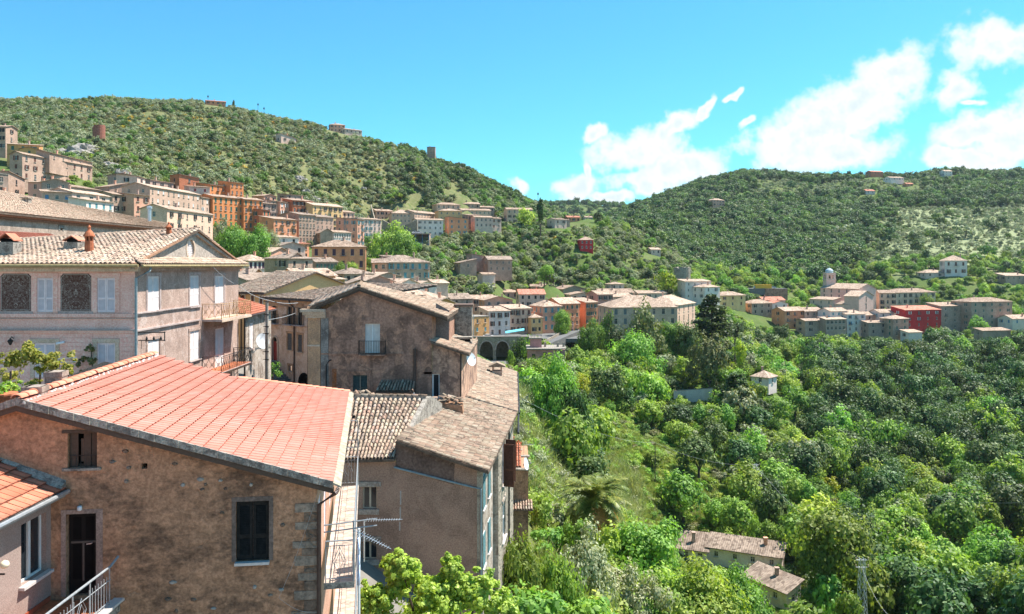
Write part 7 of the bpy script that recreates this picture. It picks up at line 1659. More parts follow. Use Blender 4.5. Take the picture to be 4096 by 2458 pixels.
def rocks_and_walls():
 for (pts,y0,y1,Y0,Y1,lab) in (((1005,1272),340,420,452,438,'curved stone retaining wall under the hilltop convent'),((918,1004),226,336,478,452,'sloping old wall climbing the hill left of the convent')):
  a0,a1 = P(*Z6(pts[0],y0),Y0),P(*Z6(pts[1],y0),Y1); w = thing('retaining_wall',(a0 + a1) / 2 - V((0,0,9)),lab,'wall'); q = MB(); n = 10
  for i in range(n):
   m,k = a0.lerp(a1,i / n),a0.lerp(a1,(i + 1) / n)
   if 'sloping' in lab: dz = lambda t: -t * 24
   else: dz = lambda t: -3.5 * math.sin(t * math.pi)
   m = m + V((0,0,dz(i / n))); k = k + V((0,0,dz((i + 1) / n)))
   q.hexa([m + V((0,0,-16)),k + V((0,0,-16)),k + V((.3,1,-16)),m + V((.3,1,-16)),m,k,k + V((.3,1,0)),m + V((.3,1,0))])
  q.build('wall',M['stone_wall'],w)
 SHOW.append((383,416,219,229,440))
 g = thing('open_garage',P(*Z6(1285,500),425),'dark open garage with blue posts under the convent wall','garage'); Y = 425
 a,b,z1_,z0 = P(*Z6(1212,0),Y).x,P(*Z6(1360,0),Y).x,P(*Z6(0,446),Y).z,P(*Z6(0,502),Y).z
 MB().box(a - .5,b + .5,Y - .5,Y + 8,z1_ - .5,z1_).build('roof_slab',M['w_grey'],g); MB().box(a,b,Y + 7,Y + 7.5,z0 - 4,z1_ - .5).box(a - .3,a,Y,Y + 7,z0 - 4,z1_ - .5).box(b,b + .3,Y,Y + 7,z0 - 4,z1_ - .5).build('wall',M['w_grey'],g); MB().box(a,b,Y,Y + 7,z0 - 3,z0 - .5).build('floor',M['asphalt'],g)
 for k in range(4): x = a + (b - a) * k / 3; MB().box(x - .15,x + .15,Y - .1,Y + .2,z0 - 3,z1_ - .5).build('post',M['s_blue'],g)
 car(V((a + 3,Y + 4,z1_)),.2,'white','white car parked on the garage roof below the convent'); car(V((b - 6,Y + 4,z1_)),.1,'silver','pale car parked right on the garage roof')
 SHOW.append((407,430,230,241,Y)); TCTRL.append(((a + b) / 2,Y - 1,z0 - 1))
 for (zm,xa,xb,yt,yb,Y,mt,lab,nm,br) in ((Z7,2078,2208,32,135,455,M['stone_wall'],'broken grey stone tower ruin above the white house on the rock','tower_ruin',1.2),(Z5,808,914,330,410,390,plain('red_brick_turret',(.30,.12,.085),.9,0,.1,.25,2),'round red brick turret in the scrub on the left slope','brick_turret',.5)):
  a,b = P(*zm(xa,yt),Y),P(*zm(xb,yb),Y); c = ((a.x + b.x) / 2,Y + 3,b.z - 6); r = (b.x - a.x) / 2; t = thing(nm,c,lab,'tower'); q = MB(); n = 20; H = a.z - c[2]; TCTRL.append((c[0],Y,b.z))
  tops = [H - RN.uniform(0,br) - (1.0 if nm == 'brick_turret' and i in range(8,14) else 0) for i in range(n)]
  for i in range(n):
   j = (i + 1) % n; A0,A1 = 2 * math.pi * i / n,2 * math.pi * j / n
   f = lambda an,rr,z: (c[0] + rr * math.cos(an),c[1] + rr * math.sin(an),c[2] + z)
   q.poly([f(A0,r,0),f(A1,r,0),f(A1,r,tops[j]),f(A0,r,tops[i])]); q.poly([f(A0,r,tops[i]),f(A1,r,tops[j]),f(A1,r * .75,tops[j]),f(A0,r * .75,tops[i])]); q.poly([f(A1,r * .75,0),f(A0,r * .75,0),f(A0,r * .75,tops[i]),f(A1,r * .75,tops[j])])
  q.build('wall',mt,t); u0,v0 = zm(xa,yt); u1,v1 = zm(xb,yb); SHOW.append((u0,u1,v0,v1 - 2,Y))
 rk = stucco('limestone',(.34,.30,.265),(.17,.15,.13),(.46,.42,.38),.6,.5,.8,3,.4,.4); protos = []
 for s in range(4):
  rr = random.Random(s); q = MB(); n,mm = 14,9; rad = {}
  pts = []
  for i in range(mm + 1):
   th = math.pi * i / mm
   for j in range(n):
    ph = 2 * math.pi * j / n; k = rr.uniform(.55,1.3); pts.append((k * math.sin(th) * math.cos(ph) * 1.2,k * math.sin(th) * math.sin(ph) * .7,k * math.cos(th) * .6))
  q.v = pts
  for i in range(mm):
   for j in range(n): q.f.append((i * n + j,i * n + (j + 1) % n,(i + 1) * n + (j + 1) % n,(i + 1) * n + j)); q.m.append(0)
  protos.append(q.mesh('rock',rk))
 R = random.Random(3)
 spots = [(Z5,1410,395,520,4.5,'big'),(Z5,1500,535,470,2.6,''),(Z5,1770,445,520,3.5,''),(Z5,980,265,600,3,''),(Z5,760,560,372,7,'crag'),(Z5,610,545,372,6,'crag'),(Z5,1080,700,352,6.5,'crag'),(Z5,980,640,358,5,'crag'),(Z5,1120,640,356,5,'crag'),(Z5,480,290,470,4,''),(Z5,640,330,450,4,''),(Z5,1205,295,590,2.2,''),
             (Z6,380,90,470,6,'out'),(Z6,430,120,455,6,'out'),(Z6,480,150,448,5.5,'out'),(Z6,540,180,440,6,'out'),(Z6,600,205,436,5,'out'),(Z6,330,60,480,4,'out'),(Z6,860,140,520,4,''),(Z6,1610,45,640,3.5,''),(Z6,700,95,520,3,'')]
 for i,(zm,x,y,Y,s,kind) in enumerate(spots):
  o = link('rock',protos[i % 4]); ROCKS.append((o,*zm(x,y),Y,s * (.75 if kind == 'crag' else .6)))
  where = {'big': 'large grey limestone boulder alone in the gorse','crag': 'grey crag of the rock face behind the left hillside houses','out': 'pale limestone outcrop stepping down to the yellow house','': 'small pale boulder among the bushes of the hillside'}[kind]
  tag(o,where,'rock',{'big': None,'crag': 'crags behind the houses','out': 'limestone outcrops','': 'boulders on the hillside'}[kind])
ROCKS = []
rocks_and_walls()
def upper_road():
 Y = 500; a,b,c = P(*Z8(560,352),Y),P(*Z8(800,358),Y - 8),P(*Z8(640,385),Y - 5)
 w = thing('road_wall',a - V((0,0,6)),'dark retaining wall of the road behind the salmon roofs','wall'); MB().prism([P(*Z8(640,362),Y) - V((0,0,9)),P(*Z8(798,366),Y) - V((0,0,9)),P(*Z8(798,366),Y),P(*Z8(640,362),Y)],(0,.8,0)).build('wall',M['dark_wall'],w)
 z = P(*Z8(0,363),Y).z; q = MB().box(P(*Z8(490,0),Y).x,P(*Z8(800,0),Y).x,Y + .4,Y + 9,z - 4,z).build('hill_road',M['asphalt']); q['kind'] = 'structure'
 x = P(*Z8(625,0),Y + 3).x; s = thing('yellow_skip',(x,Y + 3,z),'yellow container standing on the road above the salmon roofs','container'); MB().box(x - 5,x + 5,Y + 2,Y + 5,z,z + 2.3).build('body',plain('yellow_paint',(.70,.40,.03),.5),s); MB().box(x - 5.1,x + 5.1,Y + 1.9,Y + 5.1,z + 2.3,z + 2.5).build('rim',plain('yellow_rim',(.6,.33,.03),.5),s)
 car(V((P(*Z8(580,0),Y + 4).x,Y + 4,z)),.3,'white','white car left of the yellow container on the hill road'); car(V((P(*Z8(690,0),Y + 5).x,Y + 5,z)),.1,'silver','silver car right of the yellow container on the hill road')
 TCTRL.append((x,Y + 4,z - .4)); SHOW.append((753,788,282,293,Y)); foot([(x - 25,Y),(x + 25,Y),(x + 25,Y + 9),(x - 25,Y + 9)],0)
upper_road()
# --- valley floor buildings
T('left block of the long farmhouse in the valley',ZV,842,978,1052,158,156,1.15,5.2,'s',1.6,'white','dark',2,'grey',2.6,0,'o',(.9,1.4),group='valley farm buildings',name='farmhouse')
T('long middle block of the valley farmhouse half hidden by trees',ZV,980,1330,1046,157,151,1.3,4.4,'s',1.2,'white','dark',4,'grey',2.6,0,'o',(.8,1.0),group='valley farm buildings',name='farmhouse')
T('right lower block of the valley farmhouse with a pale side wall',ZV,1150,1352,1180,146,138,1.5,3.8,'s',1.3,'white','dark',2,'grey',2.7,1,'o',(.9,1.0),group='valley farm buildings',name='farmhouse')
T('tiny pale hut with orange roof among the valley trees',ZV,1186,1268,240,262,258,1.0,6,'h',1.6,'white','dark',1,'pale',2.6,1,'o',showk=.45,group='valley farm buildings',name='hut')
w0,w1 = P(*ZV(820,312),258),P(*ZV(1005,300),258); wl = thing('garden_wall',(w0 + w1) / 2 - V((0,0,3)),'low bluish white wall in the middle of the valley','wall'); MB().prism([w0 - V((0,0,4)),w1 - V((0,0,4)),w1,w0],(0,.4,0)).build('wall',M['w_lightblue'],wl); MB().prism([w0 + V((0,-.1,0)),w1 + V((0,-.1,0)),w1 + V((0,-.1,.15)),w0 + V((0,-.1,.15))],(0,.6,0)).build('coping',M['cement'],wl); SHOW.append((673,714,387,396,258))
SHOW.append((677,703,525,558,150)); SHOW.append((703,775,530,548,145)); SHOW.append((742,790,550,596,136))
def pylons():
 def lattice(p,H,w,label,arms=True):
  t = thing('lattice_pylon',p,label,'pylon'); q = MB(); p = V(p); n = int(H / 1.1)
  for sx in (-1,1):
   for sy in (-1,1): q.tube([p + V((sx * w,sy * w,0)),p + V((sx * w * .35,sy * w * .35,H))],.045,4)
  q.build('leg',M['steel'],t); q = MB()
  for i in range(n):
   k0,k1 = w * (1 - .65 * i / n),w * (1 - .65 * (i + 1) / n); z0,z1_ = H * i / n,H * (i + 1) / n
   for (ax,ay) in ((-1,-1),(1,-1),(1,1),(-1,1)):
    bx,by = -ay,ax; q.tube([p + V((ax * k0,ay * k0,z0)),p + V((bx * k1,by * k1,z1_))],.025,3); q.tube([p + V((bx * k0,by * k0,z0)),p + V((ax * k1,ay * k1,z1_))],.025,3)
  q.build('bracing',M['steel'],t)
  q = MB()
  for z in (H - .3,H - 1.3): q.tube([p + V((-.9,0,z)),p + V((.9,0,z))],.04,4)
  q.build('cross_arm',M['steel'],t); q = MB()
  for z in (H - .3,H - 1.3):
   for x in (-.85,.85): q.lathe(p + V((x,0,z)),[(.05,0),(.1,.1),(.06,.2),(.1,.3),(.03,.4)],6)
  q.build('insulator',M['w_stone'],t)
 a = P(862,558,112); lattice((a.x,a.y,a.z - 18),18,.85,'grey lattice pylon at the bottom right of the valley')
 b = P(*ZV(1207,655),185); lattice((b.x,b.y,b.z - 11),11,.6,'small lattice pylon in the middle of the valley')
 for (x,y,Y,H,lab) in ((732,555,175,9,'thin dark wooden pole in the grassy clearing'),(1130,620,190,6,'thin pole beside the small lattice pylon')):
  p = P(*ZV(x,y),Y); t = thing('wooden_pole',p - V((0,0,H)),lab,'pole'); MB().tube([p - V((0,0,H + 8)),p],[.14,.09],6).build('shaft',M['old_timber'],t); MB().tube([p + V((-.5,0,-.4)),p + V((.5,0,-.4))],.06,5).build('cross_arm',M['old_timber'],t)
 d = P(*ZV(190,380),110)
 wire('thin cable crossing the valley to the small pylon',[P(520,398,95),P(*ZV(732,555),175),(b.x,b.y,b.z - .3)],1.5,.016)
 wire('thin cable from the small pylon down to the bottom right pylon',[(b.x,b.y,b.z - .3),(a.x,a.y,a.z - .3)],1.5,.016)
 wire('thin cable from the bottom right pylon towards the picture corner',[(a.x,a.y,a.z - 1.3),P(900,625,75)],1.2,.014)
 wire('pale cable over the trees at the right edge',[P(938,499,170),P(1040,502,150)],.5,.02)
 for (u,v0,v1,Y,lab) in ((258,103,112,700,'tall mast on the left ridge'),(264,107,112,700,'short mast right of the tall ridge mast'),(208,95,101,700,'thin aerial mast by the ridge farmhouse'),(538,192,203,560,'thin mast on the hill saddle')):
  p = P(u,v0,Y); t = thing('radio_mast',P(u,v1,Y),lab,'mast'); MB().tube([P(u,v1 + 6,Y),p],.12,5).build('shaft',M['iron'],t); MB().box(p.x - .5,p.x + .5,Y - .3,Y + .3,p.z - 2.2,p.z - .8).build('aerial',M['iron'],t)
pylons()
# ------------------------------------------------------------------ terrain: one sheet from the town to the far hills
def control():
 C = []
 add = lambda u,Y,z: C.append((u,Y,z,.02))
 for u in (-700,-300,-100,100,250):
  for Y,z in ((6,-14),(12,-14.5),(20,-14.5),(32,-12.5),(45,-10.3),(70,-10.8)): add(u,Y,z)
 for u in (-700,-300,-100,0,100,180): add(u,100,-9); add(u,150,-3); add(u,200,6)
 add(250,110,-12); add(300,85,-13); add(350,110,-12); add(420,110,-13.5); add(440,150,-14)
 ridge = [(-700,104),(-300,102),(-100,101),(0,100.5),(100,99.5),(170,99.5),(205,102),(248,112),(290,124),(331,129),(360,136),(414,150),(464,164),(497,183),(522,197),(545,208)]
 for u,v in ridge:
  Y = 720 if u < 250 else 720 - (u - 250) / 295 * 110
  add(u,Y,(265 - v) / F * Y - 2.5); add(u,Y * 1.3,(265 - v) / F * Y * .75)
  if u < 480: add(u,Y * .85,(265 - (v + (12 if u < 250 else 14))) / F * Y * .85)
 for u,v in ((-700,140),(-300,138),(0,136),(100,137),(200,141),(300,162),(400,186),(470,202)): add(u,500,(265 - v) / F * 500)
 for u,v in ((-700,160),(-300,158),(60,155),(150,170),(250,182)): add(u,390,(265 - v) / F * 390)
 for u,Y,v in ((430,455,234),(450,440,248),(500,465,242),(500,435,262),(560,480,232),(640,500,254),(700,520,272),(550,410,268),(600,410,280),(650,410,290),(540,560,212),(590,560,215),(620,570,228),(655,600,236),(600,390,290),(460,425,256)): add(u,Y,(265 - v) / F * Y - 1.5)
 add(560,700,20); add(600,750,22); add(580,1000,35)
 for u,v in ((480,212),(540,206),(580,203.5),(620,207),(660,214),(760,214)): add(u,1800,(265 - v) / F * 1800); add(u,2400,(265 - v) / F * 1800 * .8)
 rows = {600: [(690,274),(800,277),(900,268),(1000,266),(1200,266)],750: [(640,243),(720,247),(800,241),(900,235),(1000,231),(1200,230)],900: [(625,222),(660,214),(720,212),(800,209),(900,209),(1000,208),(1200,206)],
   1030: [(640,212),(720,192),(800,190),(900,190),(1000,190),(1200,190)]}
 for Y,l in rows.items():
  for u,v in l: add(u,Y,(265 - v) / F * Y)
 for u,v in ((600,222),(642,207),(704,183),(745,174),(787,178),(869,180),(911,182),(952,174),(1024,173),(1200,172),(1600,175)): add(u,1150,(265 - v) / F * 1150); add(u,1600,(265 - v) / F * 1150 * .75)
 for u,Y,z in ((700,400,-36),(800,400,-46),(950,400,-46),(1200,400,-44),(620,330,-38),(700,330,-42),(800,330,-48),(950,330,-53),(1200,330,-50),
     (560,250,-38),(620,250,-41),(700,250,-47),(800,250,-55),(950,250,-64),(1200,250,-62),(525,200,-27),(540,180,-32),(600,180,-37.5),(700,180,-52),(800,180,-56),(950,180,-60),(1200,180,-60),
     (515,130,-21),(560,130,-30),(620,130,-39),(680,148,-59),(700,130,-54),(800,130,-58),(950,130,-57),(1200,130,-57),(500,100,-20),(560,100,-28),(620,100,-35),(700,100,-50),(800,100,-55),(950,100,-54),(1200,100,-54),
     (470,70,-19),(530,70,-22),(600,70,-29),(700,70,-36),(850,70,-44),(1100,70,-47),(430,45,-17.5),(500,45,-18.5),(600,45,-24),(700,45,-29),(850,45,-35),(1100,45,-38),
     (400,25,-16.5),(512,25,-18),(700,25,-23),(900,25,-27),(400,8,-15.5),(800,8,-18),(1500,12,-24),(1800,400,-40),(1800,200,-55),(480,300,-40),(505,300,-40),(440,300,-34),(480,240,-33),(505,240,-35),(480,180,-27),(505,180,-30),(465,130,-20),(490,130,-21)): add(u,Y,z)
 for (x,y,z) in TCTRL: C.append((CX + F * x / y,y,z,.12))
 return np.array(C)
_C = control()
TO = lambda u,Y: np.stack([np.asarray(u,float) / 110.0,np.log(np.asarray(Y,float)) * 4.2],-1)
_Q = TO(_C[:,0],_C[:,1]); _n = len(_C)
_K = np.linalg.norm(_Q[:,None] - _Q[None],axis=2); _K[np.arange(_n),np.arange(_n)] -= _C[:,3]
_Pm = np.c_[np.ones(_n),_Q]; _A = np.block([[_K,_Pm],[_Pm.T,np.zeros((3,3))]])
_W = np.linalg.solve(_A,np.r_[_C[:,2],0,0,0])
def ground_uY(u,Y):
 u = np.atleast_1d(u).astype(float); Y = np.atleast_1d(Y).astype(float); out = np.empty(len(u))
 for i in range(0,len(u),20000):
  q = TO(u[i:i + 20000],Y[i:i + 20000]); k = np.linalg.norm(q[:,None] - _Q[None],axis=2)
  out[i:i + 20000] = k @ _W[:_n] + _W[_n] + q @ _W[_n + 1:]
 x = (u - CX) / F * Y
 n = np.sin(x * .031 + 1.3) * np.cos(Y * .027) + .6 * np.sin(x * .083 + Y * .061) + .4 * np.sin(x * .21 - Y * .17)
 return out + n * np.clip((Y - 90) / 400,0,1.6) * 1.1
def ground(x,y): return ground_uY(CX + F * np.asarray(x) / np.asarray(y),y)
def build_terrain():
 us = np.concatenate([np.linspace(-900,-60,24),np.linspace(-45,1070,112),np.linspace(1090,1900,24)])
 ys = np.concatenate([np.exp(np.linspace(math.log(6),math.log(2400),240)),[3500,6000,12000]])
 U,Y = np.meshgrid(us,ys); Z = ground_uY(U.ravel(),np.minimum(Y.ravel(),2400)); Z = np.where(Y.ravel() > 2500,Z * .6,Z)
 X = (U.ravel() - CX) / F * Y.ravel()
 nu,ny = len(us),len(ys); i = np.arange(ny - 1)[:,None] * nu + np.arange(nu - 1)[None]
 q = np.stack([i,i + 1,i + nu + 1,i + nu],-1).reshape(-1,4)
 m,t,b = newmat('hillside_ground',.98,.1); p = pos(t)
 n1 = t.noise(p,.03,6,.6); n2 = t.noise(p,.25,6,.65); n3 = t.noise(p,1.5,5,.6)
 grass = t.mix(n2,(.050,.085,.020),(.120,.165,.045)); dry = t.mix(n2,(.12,.125,.05),(.22,.20,.095)); soil = t.mix(n3,(.16,.125,.085),(.30,.265,.215))
 s = t.new('ShaderNodeSeparateXYZ'); t.put(s.inputs[0],p)
 hill = t.math('MULTIPLY',t.step(s.outputs[1],300,420),t.step(t.math('SUBTRACT',t.math('MULTIPLY',s.outputs[1],-.02),s.outputs[0]),-20,40))
 col = t.mix(t.math('MULTIPLY',t.step(n1,.45,.62),.45),grass,dry)
 col = t.mix(t.math('MULTIPLY',hill,t.step(n2,.28,.62)),col,dry); col = t.mix(t.math('MULTIPLY',t.step(n3,.56,.70),t.math('ADD',.25,t.math('MULTIPLY',hill,.6))),col,soil)
 pale = t.math('MULTIPLY',t.step(t.math('DIVIDE',s.outputs[0],s.outputs[1]),.44,.48),t.math('MULTIPLY',t.step(s.outputs[1],560,600),t.step(s.outputs[1],920,880))); col = t.mix(t.math('MULTIPLY',pale,.95),col,t.mix(n2,(.19,.22,.10),(.31,.33,.19)))
 town = t.math('MULTIPLY',t.step(s.outputs[1],120,95),t.step(s.outputs[0],1.5,-1.0)); col = t.mix(town,col,t.mix(n3,(.15,.135,.115),(.25,.225,.195)))
 t.put(b.inputs['Base Color'],col); t.put(b.inputs['Normal'],t.bump(t.math('ADD',n3,n2),.5,.3))
 o = link('hillside_terrain',mesh_np('hillside_terrain',np.c_[X,Y.ravel(),Z],q,m,smooth=True)); o['kind'] = 'structure'
build_terrain()
_b = MB().poly([(-3000,-3000,-15.2),(3000,-3000,-15.2),(3000,7,-15.2),(-3000,7,-15.2)]).build('ground',stucco('pale_town_ground',(.34,.29,.225),(.16,.17,.09),(.42,.37,.30),.6,.05,.3,2,0,.4)); _b['kind'] = 'structure'
for (o,u,v,Y,s) in ROCKS:
 g = float(ground_uY(u,Y)[0]); x = (u - CX) / F * Y
 o.matrix_basis = Matrix.Translation((x,Y,g + s * .1)) @ Matrix.Rotation(RN.uniform(0,6),4,'Z') @ Matrix.Diagonal((s,s,s * RN.uniform(.8,1.2),1))
# ------------------------------------------------------------------ plants
L_ = {}
L_['broad'] = leafmat('leaf_broad',(.121,.206,.037),(.216,.340,.060),(.363,.491,.092),.38,.55,.06,.6)
L_['broadF'] = leafmat('leaf_broad_far',(.075,.136,.030),(.134,.226,.049),(.225,.326,.075),.38,.55,.04,.45)
L_['bright'] = leafmat('leaf_bright',(.187,.288,.046),(.327,.437,.075),(.476,.565,.110),.42,.5,.06,.6)
L_['dark'] = leafmat('leaf_dark',(.044,.084,.025),(.082,.139,.038),(.145,.210,.061),.25,.55,.06,.6)
L_['holm'] = leafmat('leaf_holm_oak',(.106,.124,.044),(.191,.199,.073),(.332,.301,.121),.25,.6,.04,.3)
L_['olive'] = leafmat('leaf_olive',(.186,.213,.110),(.314,.336,.187),(.472,.470,.288),.25,.6,.05,.45)
L_['oliveF'] = leafmat('leaf_olive_far',(.195,.228,.126),(.329,.359,.215),(.496,.502,.330),.25,.6,.05,.45)
L_['scrub'] = leafmat('leaf_scrub',(.120,.141,.055),(.225,.235,.093),(.365,.347,.162),.28,.65,.08,.6)
L_['gorse'] = leafmat('leaf_gorse',(.300,.200,.015),(.520,.330,.020),(.620,.420,.040),.2,.6,.04,.3)
L_['yellow'] = leafmat('leaf_yellowgreen',(.211,.272,.024),(.343,.394,.036),(.475,.462,.061),.4,.5,.05,.3)
L_['reed'] = leafmat('leaf_reed',(.197,.234,.080),(.318,.347,.134),(.471,.460,.203),.35,.6,.05,.4)
L_['grass'] = leafmat('leaf_grass',(.154,.209,.045),(.261,.313,.072),(.391,.397,.116),.4,.6,.06,.4)
L_['palm'] = leafmat('leaf_palm',(.111,.152,.028),(.217,.259,.051),(.365,.370,.085),.3,.45,.03,.2)
L_['palm_dry'] = leafmat('leaf_palm_dry',(.396,.184,.042),(.594,.302,.076),(.660,.367,.109),.3,.6,.03,.2)
L_['vine'] = leafmat('leaf_vine',(.182,.230,.042),(.356,.387,.072),(.556,.497,.118),.45,.5,.06,.3)
def leaves(rng,pts,nrm,size,aspect=.62):
 n = len(pts); nrm = nrm / np.linalg.norm(nrm,axis=1,keepdims=True)
 a = np.cross(nrm,rng.normal(size=(n,3))); a /= np.linalg.norm(a,axis=1,keepdims=True); b = np.cross(nrm,a)
 s = (size * rng.uniform(.65,1.35,n))[:,None]; a = a * s; b = b * s * aspect
 bend = nrm * s * rng.uniform(-.25,.25,n)[:,None]
 v = np.stack([pts - a,pts - b + bend,pts + a,pts + b + bend],1).reshape(-1,3)
 return v,np.arange(4 * n).reshape(-1,4)
def crown(seed,nclump,per,leaf,R=(1,1,.8),rc=.36,zc=0.0,flat=.0,shell=.55,up=.25):
 rng = np.random.default_rng(seed)
 d = rng.normal(size=(nclump,3)); d /= np.linalg.norm(d,axis=1,keepdims=True); d[:,2] = np.where(d[:,2] < -.55,-d[:,2],d[:,2])
 r = rng.uniform(shell ** 2,1,nclump) ** .5; ph = np.arctan2(d[:,1],d[:,0]); a0,a1,a2 = rng.uniform(0,6.28,3)
 c = d * (r * (1 + .22 * np.sin(2 * ph + a0) + .16 * np.sin(5 * ph + a1 + 3 * d[:,2]) + .14 * np.sin(7 * d[:,2] + a2)))[:,None] * (1 - rc * .55)
 k = rng.uniform(.4,1.35,nclump) * rc
 e = rng.normal(size=(nclump,per,3)); e /= np.linalg.norm(e,axis=2,keepdims=True)
 rad = rng.uniform(.45,1.05,(nclump,per,1)) * k[:,None,None]
 p = (c[:,None] + e * rad * np.array([1,1,1 - flat])); nr = e * .8 + d[:,None] * .45 + rng.normal(size=e.shape) * .42 + np.array([0,0,up])
 p = p.reshape(-1,3) * np.array(R); p[:,2] += zc
 return leaves(rng,p,nr.reshape(-1,3),leaf)
def trunk_mb(h,r,seed,limbs=4,spread=.45):
 rr = random.Random(seed); b = MB(); lean = V((rr.uniform(-.08,.08),rr.uniform(-.08,.08),0)); top = V((0,0,h)) + lean * h
 b.tube([(0,0,-.8),lean * h * .3 + V((0,0,h * .4)),top],[r * 1.2,r * .85,r * .55],6)
 for i in range(limbs):
  a = i * 6.283 / limbs + rr.uniform(-.4,.4); q = V((math.cos(a) * spread * h,math.sin(a) * spread * h,h * rr.uniform(1.25,1.6))); s = top * rr.uniform(.65,1.0)
  b.tube([s,s.lerp(q,.5) + V((0,0,.1 * h)),q],[r * .5,r * .35,r * .12],5)
 return b
PROTO = {}
def proto(key,mat,seed,nclump,per,leaf,R=(1,1,.8),zc=1.0,th=.55,tr=.07,rc=.36,**kw):
 v,f = crown(seed,nclump,per,leaf,R,rc,zc,**kw)
 tb = trunk_mb(th,tr,seed) if th else None
 PROTO[key] = (mesh_np('crown',v,f,L_[mat]),tb.mesh('trunk',M['bark']) if tb else None)
 q = MB()
 if tb:
  b2 = MB().tube([(0,0,-.8),(0,0,th + .35)],[tr * 1.2,tr * .6],4,cap=False); tv = np.array(b2.v); tf = np.array(b2.f)
  PROTO[key] += (mesh_np(key,np.r_[v,tv],np.r_[f,tf + len(v)],[L_[mat],M['bark']],np.r_[np.zeros(len(f)),np.ones(len(tf))]),)
 else: PROTO[key] += (PROTO[key][0],)
for s in range(3):
 proto('broad_n%d' % s,'broad',10 + s,60,150,.046,(1,1,.85)); proto('broad_m%d' % s,'broad',20 + s,42,62,.072,(1,1,.85)); proto('broad_f%d' % s,'broadF',30 + s,28,28,.125,(1,1,.8),.8)
 proto('olive_m%d' % s,'olive',40 + s,30,46,.075,(1,1,.75),.95,.6,.09,.3); proto('olive_f%d' % s,'oliveF',50 + s,22,26,.125,(1,1,.72),.8,.5,.08,.34)
 proto('scrub_f%d' % s,'scrub',60 + s,18,28,.135,(1,1,.7),.45,0,0,.42); proto('bright_m%d' % s,'bright',70 + s,42,62,.072,(1,1,.85))
 proto('dark_m%d' % s,'dark',80 + s,42,62,.072,(1,1,.9)); proto('dark_f%d' % s,'dark',90 + s,28,28,.125,(1,1,.85),.8)
 proto('bush_m%d' % s,'broad',100 + s,20,50,.10,(1,1,.7),.4,0,0,.45); proto('bushb_m%d' % s,'bright',110 + s,20,50,.10,(1,1,.7),.4,0,0,.45)
proto('gorse_f0','gorse',5,10,16,.2,(1,1,.6),.4,0,0,.45); proto('holm_m0','holm',6,60,60,.062,(1,1,.95),.95,.3,.08,.3); proto('holm_m1','holm',7,60,60,.062,(1,1,.95),.95,.3,.08,.3)
proto('yellow_m0','yellow',8,26,40,.1,(1,1,.85)); proto('olive_n0','olive',9,60,130,.042,(1,1,.85),.95,.5,.08,.28); proto('dead_m0','olive',3,14,10,.03,(1,1,.9),1.0,.7,.06)
proto('cypress','dark',11,60,34,.09,(.22,.22,1.0),1.05,.2,.05,.28,flat=0)
def layered(key,seed,n=11):
 rng = np.random.default_rng(seed); P_,N_ = [],[]
 for i in range(n):
  z = .25 + 1.6 * i / n; r = (1 - .72 * (i / n) ** 1.2) * rng.uniform(.8,1.1); m = int(700 * r)
  for a0 in rng.uniform(0,6.28,6):
   k = max(8,m // 6); a = a0 + rng.normal(0,.28,k); q = r * np.sqrt(rng.uniform(.08,1,k)); P_.append(np.c_[q * np.cos(a),q * np.sin(a),z + .10 * q + rng.normal(0,.035,k)]); N_.append(np.c_[rng.normal(0,.35,(k,2)),np.ones(k)])
 v,f = leaves(rng,np.concatenate(P_),np.concatenate(N_),.075); tb = trunk_mb(1.5,.06,seed,0); m = mesh_np('crown',v,f,L_['dark']); PROTO[key] = (m,tb.mesh('trunk',M['bark']),m)
layered('cedar',12); layered('cedar1',13)
def reed(key,mat,seed,n,h,spread,w):
 rng = np.random.default_rng(seed); a = rng.uniform(0,6.28,n); r = spread * np.sqrt(rng.random(n)); b = np.c_[r * np.cos(a),r * np.sin(a),np.zeros(n)]; l = np.c_[rng.normal(0,.28,(n,2)),np.ones(n)] * (h * rng.uniform(.5,1.1,n))[:,None]
 t = rng.uniform(0,6.28,n); s = np.c_[np.cos(t),np.sin(t),np.zeros(n)] * w; m = b + l * .6; e = b + l + np.c_[rng.normal(0,.22 * h,(n,2)),-np.abs(rng.normal(0,.1 * h,n))]
 v = np.stack([b - s,b + s,m + s * .8,m - s * .8,e],1).reshape(-1,3); i = np.arange(n)[:,None] * 5
 f = np.concatenate([i + np.array([0,1,2,3]),i + np.array([3,2,4,4])]); q = np.concatenate([f[:n]]); tri = i + np.array([3,2,4])
 me = bpy.data.meshes.new(key); me.from_pydata(v.tolist(),[],[tuple(x) for x in q.tolist()] + [tuple(x) for x in tri.tolist()]); me.materials.append(L_[mat]); PROTO[key] = (me,None,me)
reed('reed0','reed',1,90,1.0,.55,.022); reed('reed1','reed',2,90,1.0,.6,.022); reed('grass0','grass',3,70,.5,.8,.03); reed('grass1','grass',4,70,.5,.8,.03)
